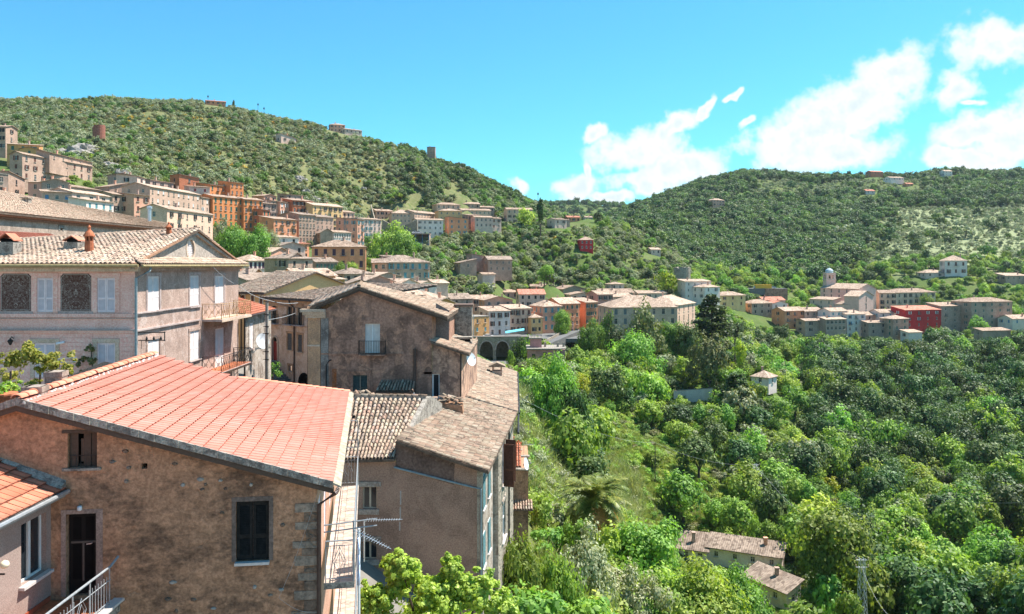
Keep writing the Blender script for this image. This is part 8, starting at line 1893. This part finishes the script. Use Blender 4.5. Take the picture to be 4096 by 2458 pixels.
# --- scatter helpers
def blocked(x,y,z,r,h,showk=1.0):
 bad = np.zeros(len(x),bool)
 for poly,pad in FOOT:
  c = poly.mean(0); rad = np.linalg.norm(poly - c,axis=1).max() + pad + r.max(); near = np.hypot(x - c[0],y - c[1]) < rad
  if not near.any(): continue
  idx = np.where(near)[0]; inside = np.ones(len(idx),bool); area = 0
  for a,b in zip(poly,np.roll(poly,-1,0)): area += a[0] * b[1] - a[1] * b[0]
  for a,b in zip(poly,np.roll(poly,-1,0)):
   e = b - a; n = np.array([-e[1],e[0]]) / max(np.hypot(*e),1e-6) * np.sign(area); inside &= (x[idx] - a[0]) * n[0] + (y[idx] - a[1]) * n[1] > -(pad + r[idx] * .45)
  bad[idx[inside]] = True
 u = CX + F * x / y; vt = HZ - F * (z + h) / y; vb = HZ - F * z / y; ru = F * r / y * .8
 for (u0,u1,v0,v1,Y) in SHOW: bad |= (y < Y + 2) & (u + ru > u0) & (u - ru < u1) & (vt < v1) & (vb > v0)
 return bad
def sample(n,u0,u1,Y0,Y1,rng):
 u = rng.uniform(u0,u1,n); Y = np.sqrt(rng.uniform(Y0 ** 2,Y1 ** 2,n)); return u,Y
def nz(x,y,f,s=0.0): return .62 * nz1(x,y,f,s) + .38 * nz1(y,x,f * 3.1,s + 2)
def nz1(x,y,f,s=0.0): return .5 + .25 * (np.sin(x * f + 2.1 * np.sin(y * f * .7 + s) + s) + np.sin(y * f * 1.3 + 1.7 * np.sin(x * f * .6 - s)))
_cols = {}
def gn_stuff(name,label,cat,keys,pos_,rot,scl,idx):
 kk = tuple(keys)
 if kk not in _cols:
  c = bpy.data.collections.new('protos_%d' % len(_cols))
  for i,k in enumerate(keys): o = bpy.data.objects.new('%02d_%s' % (i,k),PROTO[k][2]); c.objects.link(o)
  _cols[kk] = c
 me = bpy.data.meshes.new(name); n = len(pos_); me.vertices.add(n); me.vertices.foreach_set('co',np.asarray(pos_,np.float32).ravel())
 a = me.attributes.new('rot','FLOAT_VECTOR','POINT'); a.data.foreach_set('vector',np.asarray(rot,np.float32).ravel())
 a = me.attributes.new('scl','FLOAT_VECTOR','POINT'); a.data.foreach_set('vector',np.asarray(scl,np.float32).ravel())
 a = me.attributes.new('idx','INT','POINT'); a.data.foreach_set('value',np.asarray(idx,np.int32))
 o = link(name,me); g = bpy.data.node_groups.new('scatter_' + name,'GeometryNodeTree')
 g.interface.new_socket('Geometry',in_out='INPUT',socket_type='NodeSocketGeometry'); g.interface.new_socket('Geometry',in_out='OUTPUT',socket_type='NodeSocketGeometry')
 N = g.nodes.new; gi,go,ip,ci = N('NodeGroupInput'),N('NodeGroupOutput'),N('GeometryNodeInstanceOnPoints'),N('GeometryNodeCollectionInfo')
 ci.inputs['Collection'].default_value = _cols[kk]; ci.inputs['Separate Children'].default_value = True; ci.inputs['Reset Children'].default_value = True
 ip.inputs['Pick Instance'].default_value = True
 for nm,typ,sock in (('idx','INT','Instance Index'),('rot','FLOAT_VECTOR','Rotation'),('scl','FLOAT_VECTOR','Scale')):
  na = N('GeometryNodeInputNamedAttribute'); na.data_type = typ; na.inputs[0].default_value = nm; g.links.new(na.outputs[0],ip.inputs[sock])
 g.links.new(gi.outputs[0],ip.inputs['Points']); g.links.new(ci.outputs[0],ip.inputs['Instance']); g.links.new(ip.outputs[0],go.inputs[0])
 o.modifiers.new('scatter','NODES').node_group = g; return tag(o,label,cat,None,'stuff')
def tree_obj(name,key,x,y,z,r,hs,rot,label,group,parts=True):
 cr,tk,one = PROTO[key]
 mt = Matrix.Translation((x,y,z)) @ Matrix.Rotation(rot,4,'Z') @ Matrix.Diagonal((r,r,r * hs,1))
 if parts and tk:
  t = bpy.data.objects.new(name,None); COL.objects.link(t); t.matrix_basis = mt
  for nm,me in (('trunk',tk),('crown',cr)): o = bpy.data.objects.new(nm,me); COL.objects.link(o); o.parent = t
 else: t = bpy.data.objects.new(name,one); COL.objects.link(t); t.matrix_basis = mt
 return tag(t,label,'tree' if 'tree' in name or 'cypress' in name or 'cedar' in name else 'bush',group)
MARKS = [(60,160,'the long stone building'),(235,190,'the orange palazzo'),(150,120,'the left ridge'),(100,118,'the brick turret'),(330,135,'the ridge hamlet'),(289,140,'the white hut'),(430,152,'the ridge tower'),(340,255,'the salmon palazzo'),(330,212,'the tall yellow house'),(415,262,'the turquoise shutter palazzo'),(440,212,'the hilltop convent'),(540,210,'the tall cypress'),(586,243,'the red pavilion'),(487,265,'the ruined farmhouse'),(563,322,'the street tree'),(545,350,'the pink turret building'),(650,300,'the ochre palazzo'),(697,285,'the tower ruin'),(712,310,'the tall cedar'),(840,290,'the church'),(918,320,'the crimson house'),(990,320,'the big grey stone house'),(965,265,'the white villa'),(720,198,'the pink hill farmhouse'),(890,178,'the long white shed'),(605,500,'the palm'),(730,540,'the valley farmhouse'),(757,375,'the tiny valley hut'),(755,470,'the small pylon'),(864,590,'the bottom right pylon'),(655,450,'the wooden pole'),(700,390,'the bluish garden wall'),(850,225,'the forest knoll'),(1000,440,'the ravine end at the right edge'),(900,400,'the ravine middle'),(840,480,'the valley middle'),(960,540,'the bottom right corner')]
def where(u,v):
 d = [(abs(u - a) + 1.6 * abs(v - b),a,b,n) for a,b,n in MARKS]; _,a,b,n = min(d); du,dv = u - a,v - b
 w = 'close to' if abs(du) + abs(dv) < 14 else ('far ' if max(abs(du),abs(dv)) > 45 else '') + (('right of' if du > 0 else 'left of') if abs(du) > 1.3 * abs(dv) else ('below' if dv > 0 else 'above'))
 return w + ' ' + n
TINT = {'broad': 'mid green','bright': 'bright green','dark': 'dark green','olive': 'grey green','scrub': 'dull green','gorse': 'yellow','bush': 'mid green','bushb': 'bright green','yellow': 'yellow green','holm': 'grey green'}
def plant(n,u0,u1,Y0,Y1,rr,kinds,seed,stuff,indiv=None,ni=0,keep=None,hs=(.85,1.3),sink=.0):
 rng = np.random.default_rng(seed); u,Y = sample(n,u0,u1,Y0,Y1,rng); x = (u - CX) / F * Y
 r = rr[0] + (rr[1] - rr[0]) * rng.random(n) ** 1.9; s = rng.uniform(*hs,n)
 if keep is not None: k = keep(u,Y,x,rng); u,Y,x,r,s = u[k],Y[k],x[k],r[k],s[k]
 z = ground_uY(u,Y) - sink * r; k = ~blocked(x,Y,z,r,r * s * 1.9); u,Y,x,r,s,z = [a[k] for a in (u,Y,x,r,s,z)]
 keys,wts = zip(*kinds); idx = rng.choice(len(keys),len(x),p=np.array(wts) / sum(wts)); rot = rng.uniform(0,6.28,len(x))
 vis = (u > -5) & (u < 1029) & (HZ - F * (z + r) / Y < 620); order = np.argsort(-(r / Y) * vis); sel = order[:ni] if ni else order[:0]
 if ni:
  nm,lab,grp = indiv
  for i in sel: tree_obj(nm,keys[idx[i]],x[i],Y[i],z[i],r[i],s[i],rot[i],('small ' if r[i] < rr[0] * .65 + rr[1] * .35 else 'large ' if r[i] > rr[0] * .3 + rr[1] * .7 else 'middling ') + TINT[keys[idx[i]].split('_')[0]] + ' ' + lab + ' ' + where(u[i],HZ - F * (z[i] + r[i]) / Y[i]),grp,Y[i] < 330)
 m = np.ones(len(x),bool); m[sel] = False
 if m.any(): gn_stuff(*stuff,keys,np.c_[x,Y,z][m],np.c_[np.zeros(m.sum()),np.zeros(m.sum()),rot[m]],np.c_[r,r,r * s][m],idx[m])
W3 = lambda b,w=1: [(b + '%d' % i,w) for i in range(3)]
def single(name,key,u,vt,vb,Y,label,wide=None,sink=0.0,rot=0.0,hs=None,top=1.85,group=None):
 H = (vb - vt) / F * Y; z = (HZ - vb) / F * Y
 if top < 1.9 and 'bush' not in name: z -= H * .33; H *= 1.33
 r = (wide / 2 / F * Y) if wide else H / top; x = (u - CX) / F * Y; s = H / (top * r)
 return tree_obj(name,key,x,Y,z - sink,r,s,rot,label,group)
# --- single trees of the photograph
single('plane_tree','broad_n0',563,310,336,333,'round leafy street tree on the square before the salmon house',20)
single('cedar_tree','cedar',712,284,336,300,'tall dark layered cedar right of the ochre palazzo',44,3,0,None,1.9)
single('cedar_tree','cedar1',737,364,412,240,'dark layered conifer beside the tiny valley hut',44,2,1,None,1.9)
single('holm_oak_tree','holm_m0',709,325,372,262,'big round grey green holm oak below the cedar',42,2)
single('holm_oak_tree','holm_m1',646,304,350,290,'grey green holm oak in front of the ochre palazzo',42,2)
single('broadleaf_tree','bright_m1',607,313,352,318,'upright bright green tree left of the ochre palazzo',18,1)
single('broadleaf_tree','broad_n1',633,325,366,268,'mid green spreading tree below the grey green holm oak',44,2)
single('tall_cypress_tree','cypress',540.5,197,226,478,'very tall dark cypress on the hilltop by the yellowish house',None,1,0,None,2.0)
single('cypress_tree','cypress',233.6,99,109.5,690,'single dark cypress on the left skyline',None,1,0,None,2.0)
for i,(u,w) in enumerate(((899,'leftmost of the four small cypresses left of the white villa'),(905,'second from left of the four small cypresses by the villa'),(926,'third from left of the four small cypresses by the villa'),(930,'nearest to the villa of the four small cypresses'))): single('cypress_tree','cypress',u,259,271,575,w,3.0,1,i,None,2.0)
single('broadleaf_tree','broad_n2',389,223,262,352,'large full green tree below the convent wall',42,2)
single('broadleaf_tree','broad_n0',404,228,262,350,'second full green tree right of the large one below the convent',30,2)
single('broadleaf_tree','bright_m0',526,208,226,500,'bright green round tree on the hilltop left of the tall cypress',20,1)
single('broadleaf_tree','broad_n1',231,214,252,246,'dense green tree below the orange palazzo, left one',30,3)
single('broadleaf_tree','broad_n2',254,220,256,246,'dense green tree below the orange palazzo, middle one',30,3)
single('olive_tree','olive_n0',221,210,248,262,'silvery olive tree at the foot of the orange palazzo',26,3)
single('olive_tree','olive_n0',268,219,250,262,'silvery olive tree right of the dense green trees',22,3,2)
single('broadleaf_tree','broad_n1',340,258,276,236,'small green tree in front of the big salmon palazzo',12,1)
single('broadleaf_tree','broad_n0',352,259,274,246,'small green tree right of the one before the salmon palazzo',16,1)
single('broadleaf_tree','dark_m1',519,337,366,292,'dark round tree right of the arcade arches',18,1)
single('broadleaf_tree','bright_m2',511,348,366,285,'small bright tree below the dark tree by the arcade',10,1)
single('dead_tree','dead_m0',735,312,340,284,'bare greyish tree beside the tall cedar',22,2)
single('yellow_green_tree','yellow_m0',668,268,288,432,'yellow green tree left of the tower ruin',24,1)
single('yellow_green_tree','yellow_m0',741,336,362,268,'yellow green tree right of the big holm oak',14,1)
single('broadleaf_tree','broad_n2',552,352,420,120,'near full tree below the road at the end of the tiled roofs',46,2)
single('broadleaf_tree','dark_m0',573,378,432,118,'darker tree standing right of the near full tree',34,2)
single('broadleaf_tree','bright_m1',538,354,392,150,'bright tree at the roadside right of the hooded chimney',30,2)
single('olive_tree','olive_n0',585,515,600,58,'big silvery olive tree in front of the palm',66,1)
single('olive_tree','olive_n0',640,556,640,62,'pale olive tree at the bottom centre of the valley',62,1,2)
single('broadleaf_tree','broad_n0',520,520,640,50,'leafy green tree under the valley edge house',62,1)
single('broadleaf_tree','broad_n1',556,535,650,52,'ailanthus like green tree left of the silvery olive',52,1,1)
single('broadleaf_tree','bright_m0',702,556,626,84,'olive green round tree in front of the valley farmhouse',62,1)
single('broadleaf_tree','broad_n2',745,570,632,92,'spreading tree below the right farm block',60,1,1)
single('broadleaf_tree','broad_n1',660,575,640,74,'low green tree at the bottom left of the farmhouse',50,1,2)
single('broadleaf_tree','dark_m2',772,478,530,168,'dark spreading tree hiding the right half of the farmhouse roof',40,2)
single('broadleaf_tree','broad_n0',838,494,566,122,'big layered green tree right of the farmhouse',84,2)
single('bush','bush_m0',541,492,516,62,'rounded bush right of the terrace wall',30,.5,0,None,1.1)
for i,(u,vt,vb,Y,w,k,lab) in enumerate(((590,318,345,300,26,'broad_n2','leafy tree at the left foot of the ochre palazzo'),(616,322,350,296,26,'dark_m1','darker tree below the middle of the ochre palazzo'),(668,316,352,292,28,'broad_n0','leafy tree hiding the right foot of the ochre palazzo'),(686,320,356,288,26,'dark_m0','dark tree between the ochre palazzo and the cedar'),(628,335,360,280,30,'bright_m2','bright low tree under the ochre palazzo garden'))): single('broadleaf_tree',k,u,vt,vb,Y,lab,w,2,i)
# --- bright tree at the bottom centre
def bottom_tree():
 Y = 29.0; t = thing('bright_leafy_tree',P(440,640,Y),'bright yellow green leafy tree at the bottom centre below the house','tree')
 V_,F_ = [],[]; k = 0; rng = np.random.default_rng(77)
 for (u,v,w,h) in ((405,585,52,52),(398,568,30,26),(442,598,60,46),(452,572,26,30),(480,596,50,44),(375,605,40,40),(500,612,40,30),(430,630,150,50)):
  c = P(u,v,Y + rng.uniform(-.6,.6)); rx,rz = w / 2 / F * Y,h / 2 / F * Y
  a,f = crown(int(u * 7 + v),80,52,.08,(rx,rx,rz),.2,0,shell=.45); a = a + np.array(c); V_.append(a); F_.append(f + k); k += len(a)
 link('crown',mesh_np('crown',np.concatenate(V_),np.concatenate(F_),L_['bright']),t).matrix_parent_inverse = Matrix.Translation(-V(t['_loc']))
 q = MB(); b = P(440,690,Y)
 for (u,v) in ((405,590),(442,600),(480,600),(375,610)): q.tube([b - V((0,0,3)),b.lerp(P(u,v,Y),.5) + V((0,0,-.2)),P(u,v - 10,Y)],[.16,.09,.02],6)
 q.build('trunk',M['bark'],t)
bottom_tree()
def leafy(name,parent,c,R,n,per,leaf,mat,seed):
 v,f = crown(seed,n,per,leaf,R,.34,0,shell=.4); return link(name,mesh_np(name,v + np.array(c),f,L_[mat]),parent)
def palm():
 Y = 70; b = P(592,560,Y); top = P(594,500,Y); t = thing('palm_tree',b,'large date palm with dry orange lower fronds in the valley','palm')
 MB().tube([b - V((0,0,2)),b.lerp(top,.5) + V((.15,0,0)),top],[.42,.38,.45],9).build('trunk',M['bark'],t); R = random.Random(2)
 def frond(az,el,L,mat,dr):
  pts = []; p = V(top); e = el; d = V((math.cos(az),math.sin(az),0)); n = 9
  for i in range(n + 1): pts.append(V(p)); p = p + (d * math.cos(e) + V((0,0,math.sin(e)))) * (L / n); e -= dr / n
  q = MB().tube(pts,[.04] * 5 + [.02] * 5,4,cap=False); sd = V((-d.y,d.x,0))
  for i in range(n):
   for k in range(4):
    c = pts[i].lerp(pts[i + 1],k / 4); tg = (pts[i + 1] - pts[i]).normalized(); ll = .75 * math.sin(math.pi * min(1,(i + k / 4 + .8) / (n + .8))) + .12
    for s in (-1,1):
     o = (sd * s * .8 + tg * .55 + V((0,0,.25 - .5 * R.random()))).normalized(); w = tg * .06; q.poly([c - w,c + w,c + o * ll + V((0,0,-.08))])
  q.build('frond',L_[mat],t)
 for i in range(76): frond(i * 2.4 + R.uniform(-.2,.2),R.uniform(-.35,1.35),R.uniform(3.0,3.9),'palm',R.uniform(1.1,1.9))
 for i in range(26): frond(-1.6 + i * .085 + R.uniform(-.2,.2),R.uniform(-.7,.0),R.uniform(2.4,3.4),'palm_dry',R.uniform(.8,1.4))
 SHOW.append((566,634,478,540,Y))
palm()
def vine():
 t = thing('grape_vine',P(40,400,36),'yellow green vine on a pergola in front of the mansion','vine'); R = random.Random(4); V_,F_ = [],[]; k = 0
 def leafb(u,v,Y,w,h,n,lf=.075):
  nonlocal k
  a,f = crown(int(u * 13 + v * 7),n,30,lf,(w / 2 / F * Y,.55,h / 2 / F * Y),.36,0,shell=.3); V_.append(a + np.array(P(u,v,Y))); F_.append(f + k); k += len(a)
 for (u,v,w,h,n) in ((10,362,34,26,22),(30,358,34,26,22),(28,347,12,16,8),(50,368,34,26,22),(42,360,20,20,12),(66,372,18,22,12),(55,356,12,14,7),(70,358,10,16,7),(8,378,26,18,12),(33,384,20,12,8),(66,384,16,16,8)): leafb(u,v,36 + R.uniform(-.8,.8),w,h,n)
 link('foliage',mesh_np('foliage',np.concatenate(V_),np.concatenate(F_),L_['vine']),t).matrix_parent_inverse = Matrix.Translation(-V(t['_loc']))
 q = MB()
 for (u,v) in ((8.5,378),(38,380),(66,380)): p = P(u,v,36); q.tube([(p.x,36,-10.5),(p.x + .1,36,p.z + .3)],.045,6)
 q.build('post',M['old_timber'],t); q = MB()
 for v in (362,366): q.tube([P(-5,v,36),P(76,v - 4,36)],.02,5)
 q.tube([P(40,362,35.5),P(52,359,35.5),P(66,352,35.5)],.015,4); q.build('wire',M['steel'],t)
 c = thing('climbing_plant',P(94,372,44.6),'dark climbing plant growing up the mansion wall','plant'); V_.clear(); F_.clear(); k = 0
 for (u,v,w,h) in ((90,349,9,12),(93,362,6,10),(86,360,7,8),(93,372,6,10),(84,372,5,6),(78,366,10,14),(80,382,10,8)): leafb(u,v,44.5,w,h,6,.07)
 link('foliage',mesh_np('foliage',np.concatenate(V_),np.concatenate(F_),L_['holm']),c).matrix_parent_inverse = Matrix.Translation(-V(c['_loc'])); MB().tube([P(92,398,44.85),P(92.5,370,44.85),P(91,350,44.85)],.03,5).build('stem',M['bark'],c)
 for (u,v,Y,r,mt,lab) in ((12,394,31,.75,'black','black oval planter with green plants below the vine'),(2,397,30,.5,'terracotta','terracotta bowl of succulents at the left edge below the vine')):
  p = P(u,v,Y); pt = thing('planter',p,lab,'planter'); MB().lathe(p - V((0,0,.3)),[(r * .7,0),(r,.38),(r * 1.06,.38),(r * 1.06,.44),(r * .9,.44)],14).build('tub',M[mt],pt); leafy('plants',pt,p + V((0,0,.2)),(r * .8,r * .8,.35),12,30,.07,'bright',int(u) + 5).matrix_parent_inverse = Matrix.Translation(-V(pt['_loc'])); MB().box(p.x - r,p.x + r,Y - r * .6,Y + r * .6,-11,p.z - .3).build('plinth',M['cement'],pt)
 p = P(273,373,73); pt = thing('flowering_shrub',p,'green shrub with tiny red flowers in the lane below the pole','bush'); leafy('foliage',pt,p,(.75,.75,1.0),14,34,.09,'broad',3).matrix_parent_inverse = Matrix.Translation(-V(pt['_loc'])); MB().tube([p - V((0,0,4)),p],.05,5).build('stem',M['bark'],pt)
vine()
_fl = leafmat('petal_red',(.45,.06,.04),(.55,.12,.05),(.5,.25,.08),.3); L_['petal'] = _fl
for i,(x,y,z,r,pt) in enumerate(POTS):
 o = leafy('plant',pt,(x,y,z + r * .5),(r,r,r * .8),10,18,r * .18,('grass','petal','broad','petal')[i % 4],i); o.matrix_parent_inverse = Matrix.Translation(-V(pt['_loc']))
for i,(u,vt,vb,Y,w,lab) in enumerate(((815,578,606,118,34,'low bush left of the bottom right pylon'),(826,570,606,116,40,'low bush hiding the foot of the big layered tree'),(848,585,612,108,30,'low bush at the foot of the bottom right pylon'))): single('bush','bush_m%d' % i,u,vt,vb,Y,lab,w,.6,i,None,1.1)
single('bush','bush_m1',578,512,545,66,'rounded bush in front of the palm trunk',34,.5,0,None,1.1); single('bush','bushb_m0',606,522,552,66,'bright bush right of the palm trunk',36,.5,0,None,1.1)
single('bush','bush_m2',760,380,398,250,'rounded bush against the wall of the tiny valley hut',22,.5,0,None,1.1)
# --- masses of vegetation; the largest of each kind are things of their own
olive_belt = lambda u,Y: ((u > 745 + 12 * np.sin(Y * .05)) & (u < 925) & (Y > 965) & (Y < 1085)) | ((u > 885 + 14 * np.sin(Y * .045)) & (Y > 600) & (Y < 900)) | ((u > 850 + 10 * np.sin(Y * .06)) & (Y > 575) & (Y < 720))
plant(38000,-60,560,335,780,(.6,2.7),W3('scrub_f',6) + W3('olive_f',4) + W3('broad_f',1.0) + [('gorse_f0',.55)],1,('scrub_cover','scrub, broom and low bushes covering the left hill','scrub'),('hillside_shrub','shrub','shrubs of the left hill'),260,lambda u,Y,x,r: r.random(len(u)) < 1.7 * nz(x,Y,.03) - .1)
plant(230,80,225,430,690,(1.0,2.1),[('gorse_f0',1)],21,('gorse_cover','more yellow broom on the left hill','gorse'),('gorse_bush','broom bush','broom bushes in flower'),120)
plant(90,235,420,430,640,(.9,1.8),[('gorse_f0',1)],22,('gorse_specks','scattered yellow broom above the town','gorse'))
plant(800,-60,470,400,775,(1.6,3.2),W3('olive_f',1) + W3('broad_f',2) + W3('dark_f',1),2,('hill_trees','small trees scattered on the left hill and its ridge','trees'),('small_hill_tree','hill tree','small trees of the left hill'),120)
plant(3200,400,560,480,700,(1.6,3.2),W3('dark_f',2) + W3('broad_f',2) + W3('scrub_f',2),3,('ridge_wood','dense dark wood on the falling end of the left ridge','wood'))
plant(700,40,420,210,400,(1.2,2.6),W3('broad_m',3) + W3('olive_m',2) + W3('bush_m',2),4,('garden_bushes','garden bushes and small trees between the town houses','bushes'),('garden_tree','garden tree','garden trees'),120)
plant(2600,388,700,385,610,(1.7,3.1),W3('olive_m',4) + W3('broad_m',1.5) + W3('dark_m',.8),5,('olive_grove','olive grove covering the middle hill','olive grove'),('olive_tree','grove tree','olive trees of the middle hill'),280)
plant(3800,388,700,380,600,(.8,1.8),W3('bush_m',2) + W3('bushb_m',2) + W3('scrub_f',1),6,('grove_undergrowth','green undergrowth between the olive trees','undergrowth'))
plant(19000,585,1090,585,1270,(2.0,6.2),W3('broad_f',3.4) + W3('dark_f',3.4) + W3('olive_f',.4),7,('forest_cover','mixed deciduous forest covering the right hill','forest'),('forest_tree','forest tree','forest trees of the right hill'),290,lambda u,Y,x,r: ~olive_belt(u,Y) | (r.random(len(u)) < .03))
plant(3600,600,862,640,900,(3.2,5.8),W3('dark_f',3) + W3('broad_f',2),23,('knoll_forest','dark dense forest on the middle knoll of the right hill','forest'))
plant(5200,750,1090,590,1080,(1.5,2.7),W3('olive_f',5) + W3('scrub_f',.6) + W3('broad_f',.5),8,('far_olive_groves','grey green olive groves on the right hill terraces','olive grove'),('hill_olive_tree','terrace olive tree','olive trees by the villa'),160,lambda u,Y,x,r: olive_belt(u,Y))
plant(1500,470,800,1350,2050,(5,9),W3('dark_f',2) + W3('broad_f',2),9,('distant_forest','hazy forest on the distant hill in the saddle','forest'))
plant(1500,690,1090,440,620,(2.2,4.2),W3('broad_m',4) + W3('dark_m',1.5) + W3('bright_m',1.5),10,('church_woods','trees behind and between the church quarter houses','trees'),('roadside_tree','roadside tree','trees around the church quarter'),150)
clear = lambda u,Y: (nz((u - CX) / F * Y,Y,.05,1.0) < .40)
vk = lambda u,Y,x,r: (Y > 100 + (u < 560) * 30) & ~((u < 665) & (u > 590) & (Y > 100) & (Y < 150)) & ~((Y < 205) & (Y > 110) & (u > 560) & (u < 715) & (r.random(len(u)) < .72)) & ~((u > 835) & (Y > 235) & (Y < 390)) & (r.random(len(u)) < 1.9 * nz(x,Y,.05,2) - .15)
plant(4200,520,1090,95,425,(1.5,5.6),W3('broad_m',4.4) + W3('bright_m',1.5) + W3('dark_m',2.4) + W3('olive_m',1.4) + [('yellow_m0',.15)],11,('valley_trees','more trees packed in the valley','trees'),('valley_tree','valley tree','valley trees'),300,vk,(.9,1.4))
plant(1300,815,1090,225,400,(2.8,6.2),W3('dark_m',5) + W3('broad_m',2),12,('ravine_trees','dark trees filling the ravine at the right','trees'),('ravine_tree','ravine tree','ravine trees'),200,None,(1.0,1.5))
plant(24000,500,1090,62,430,(.7,1.8),W3('bush_m',3) + W3('bushb_m',3) + W3('scrub_f',.6),13,('valley_undergrowth','brambles and bushes covering the valley floor','undergrowth'),None,0,lambda u,Y,x,r: ((Y < 230) | (r.random(len(u)) < .6)) & ~((u < 640) & (Y < 150) & (r.random(len(u)) < .3)) & ~((u > 572) & (u < 700) & (Y > 108) & (Y < 190) & (r.random(len(u)) < .35)),(.7,1.1),.15)
plant(6500,500,640,56,170,(1.2,2.6),[('reed0',1),('reed1',1)],14,('reed_bank','tall pale reeds and grass on the slope below the houses','reeds'),None,0,lambda u,Y,x,r: (u < 545 + (Y - 60) * .6) | (r.random(len(u)) < .35),(.8,1.3))
plant(5000,560,715,105,205,(.8,1.5),[('grass0',2),('grass1',2),('reed0',.5)],25,('glade_grass','sunny grass of the open glade in the valley','grass'),None,0,None,(.7,1.3))
plant(9000,500,1090,58,260,(.8,1.6),[('grass0',1),('grass1',1)],15,('meadow_grass','long green grass between the bushes','grass'),None,0,None,(.7,1.2))
plant(620,480,640,56,125,(.8,2.2),W3('bush_m',2) + W3('bushb_m',2) + W3('olive_m',1),24,('bank_bushes','bushes and brambles on the bank below the tiled roofs','bushes'))
plant(420,470,760,44,95,(1.0,2.2),W3('bush_m',2) + W3('bushb_m',3) + [('olive_n0',.8)],16,('near_bushes','bushes on the near slope under the town','bushes'),('slope_bush','leafy bush','bushes of the near slope'),60)
plant(500,640,1090,60,110,(1.4,4.0),W3('broad_n',2) + W3('bright_m',2) + [('olive_n0',.6)],17,('near_valley_trees','trees crowding the bottom right of the valley','trees'),('near_valley_tree','leafy tree','bottom right trees'),120,None,(.9,1.3))
# ------------------------------------------------------------------ air
def haze():
 m = bpy.data.materials.new('summer_haze'); m.use_nodes = True; t = NT(m.node_tree); t.n.clear()
 v = t.new('ShaderNodeVolumePrincipled'); v.inputs['Color'].default_value = (.80,.90,1.0,1); v.inputs['Density'].default_value = .00004; v.inputs['Anisotropy'].default_value = .2
 o = t.new('ShaderNodeOutputMaterial'); t.l.new(v.outputs[0],o.inputs['Volume'])
 b = MB().box(-16000,16000,-60,12600,-140,260).build('haze',m); tag(b,'thin pale summer haze over the valley and hills','haze',None,'stuff')
haze()
print('objects',len(bpy.data.objects),'tris',sum(len(m.loop_triangles) if m.loop_triangles else len(m.polygons) * 2 for m in bpy.data.meshes))
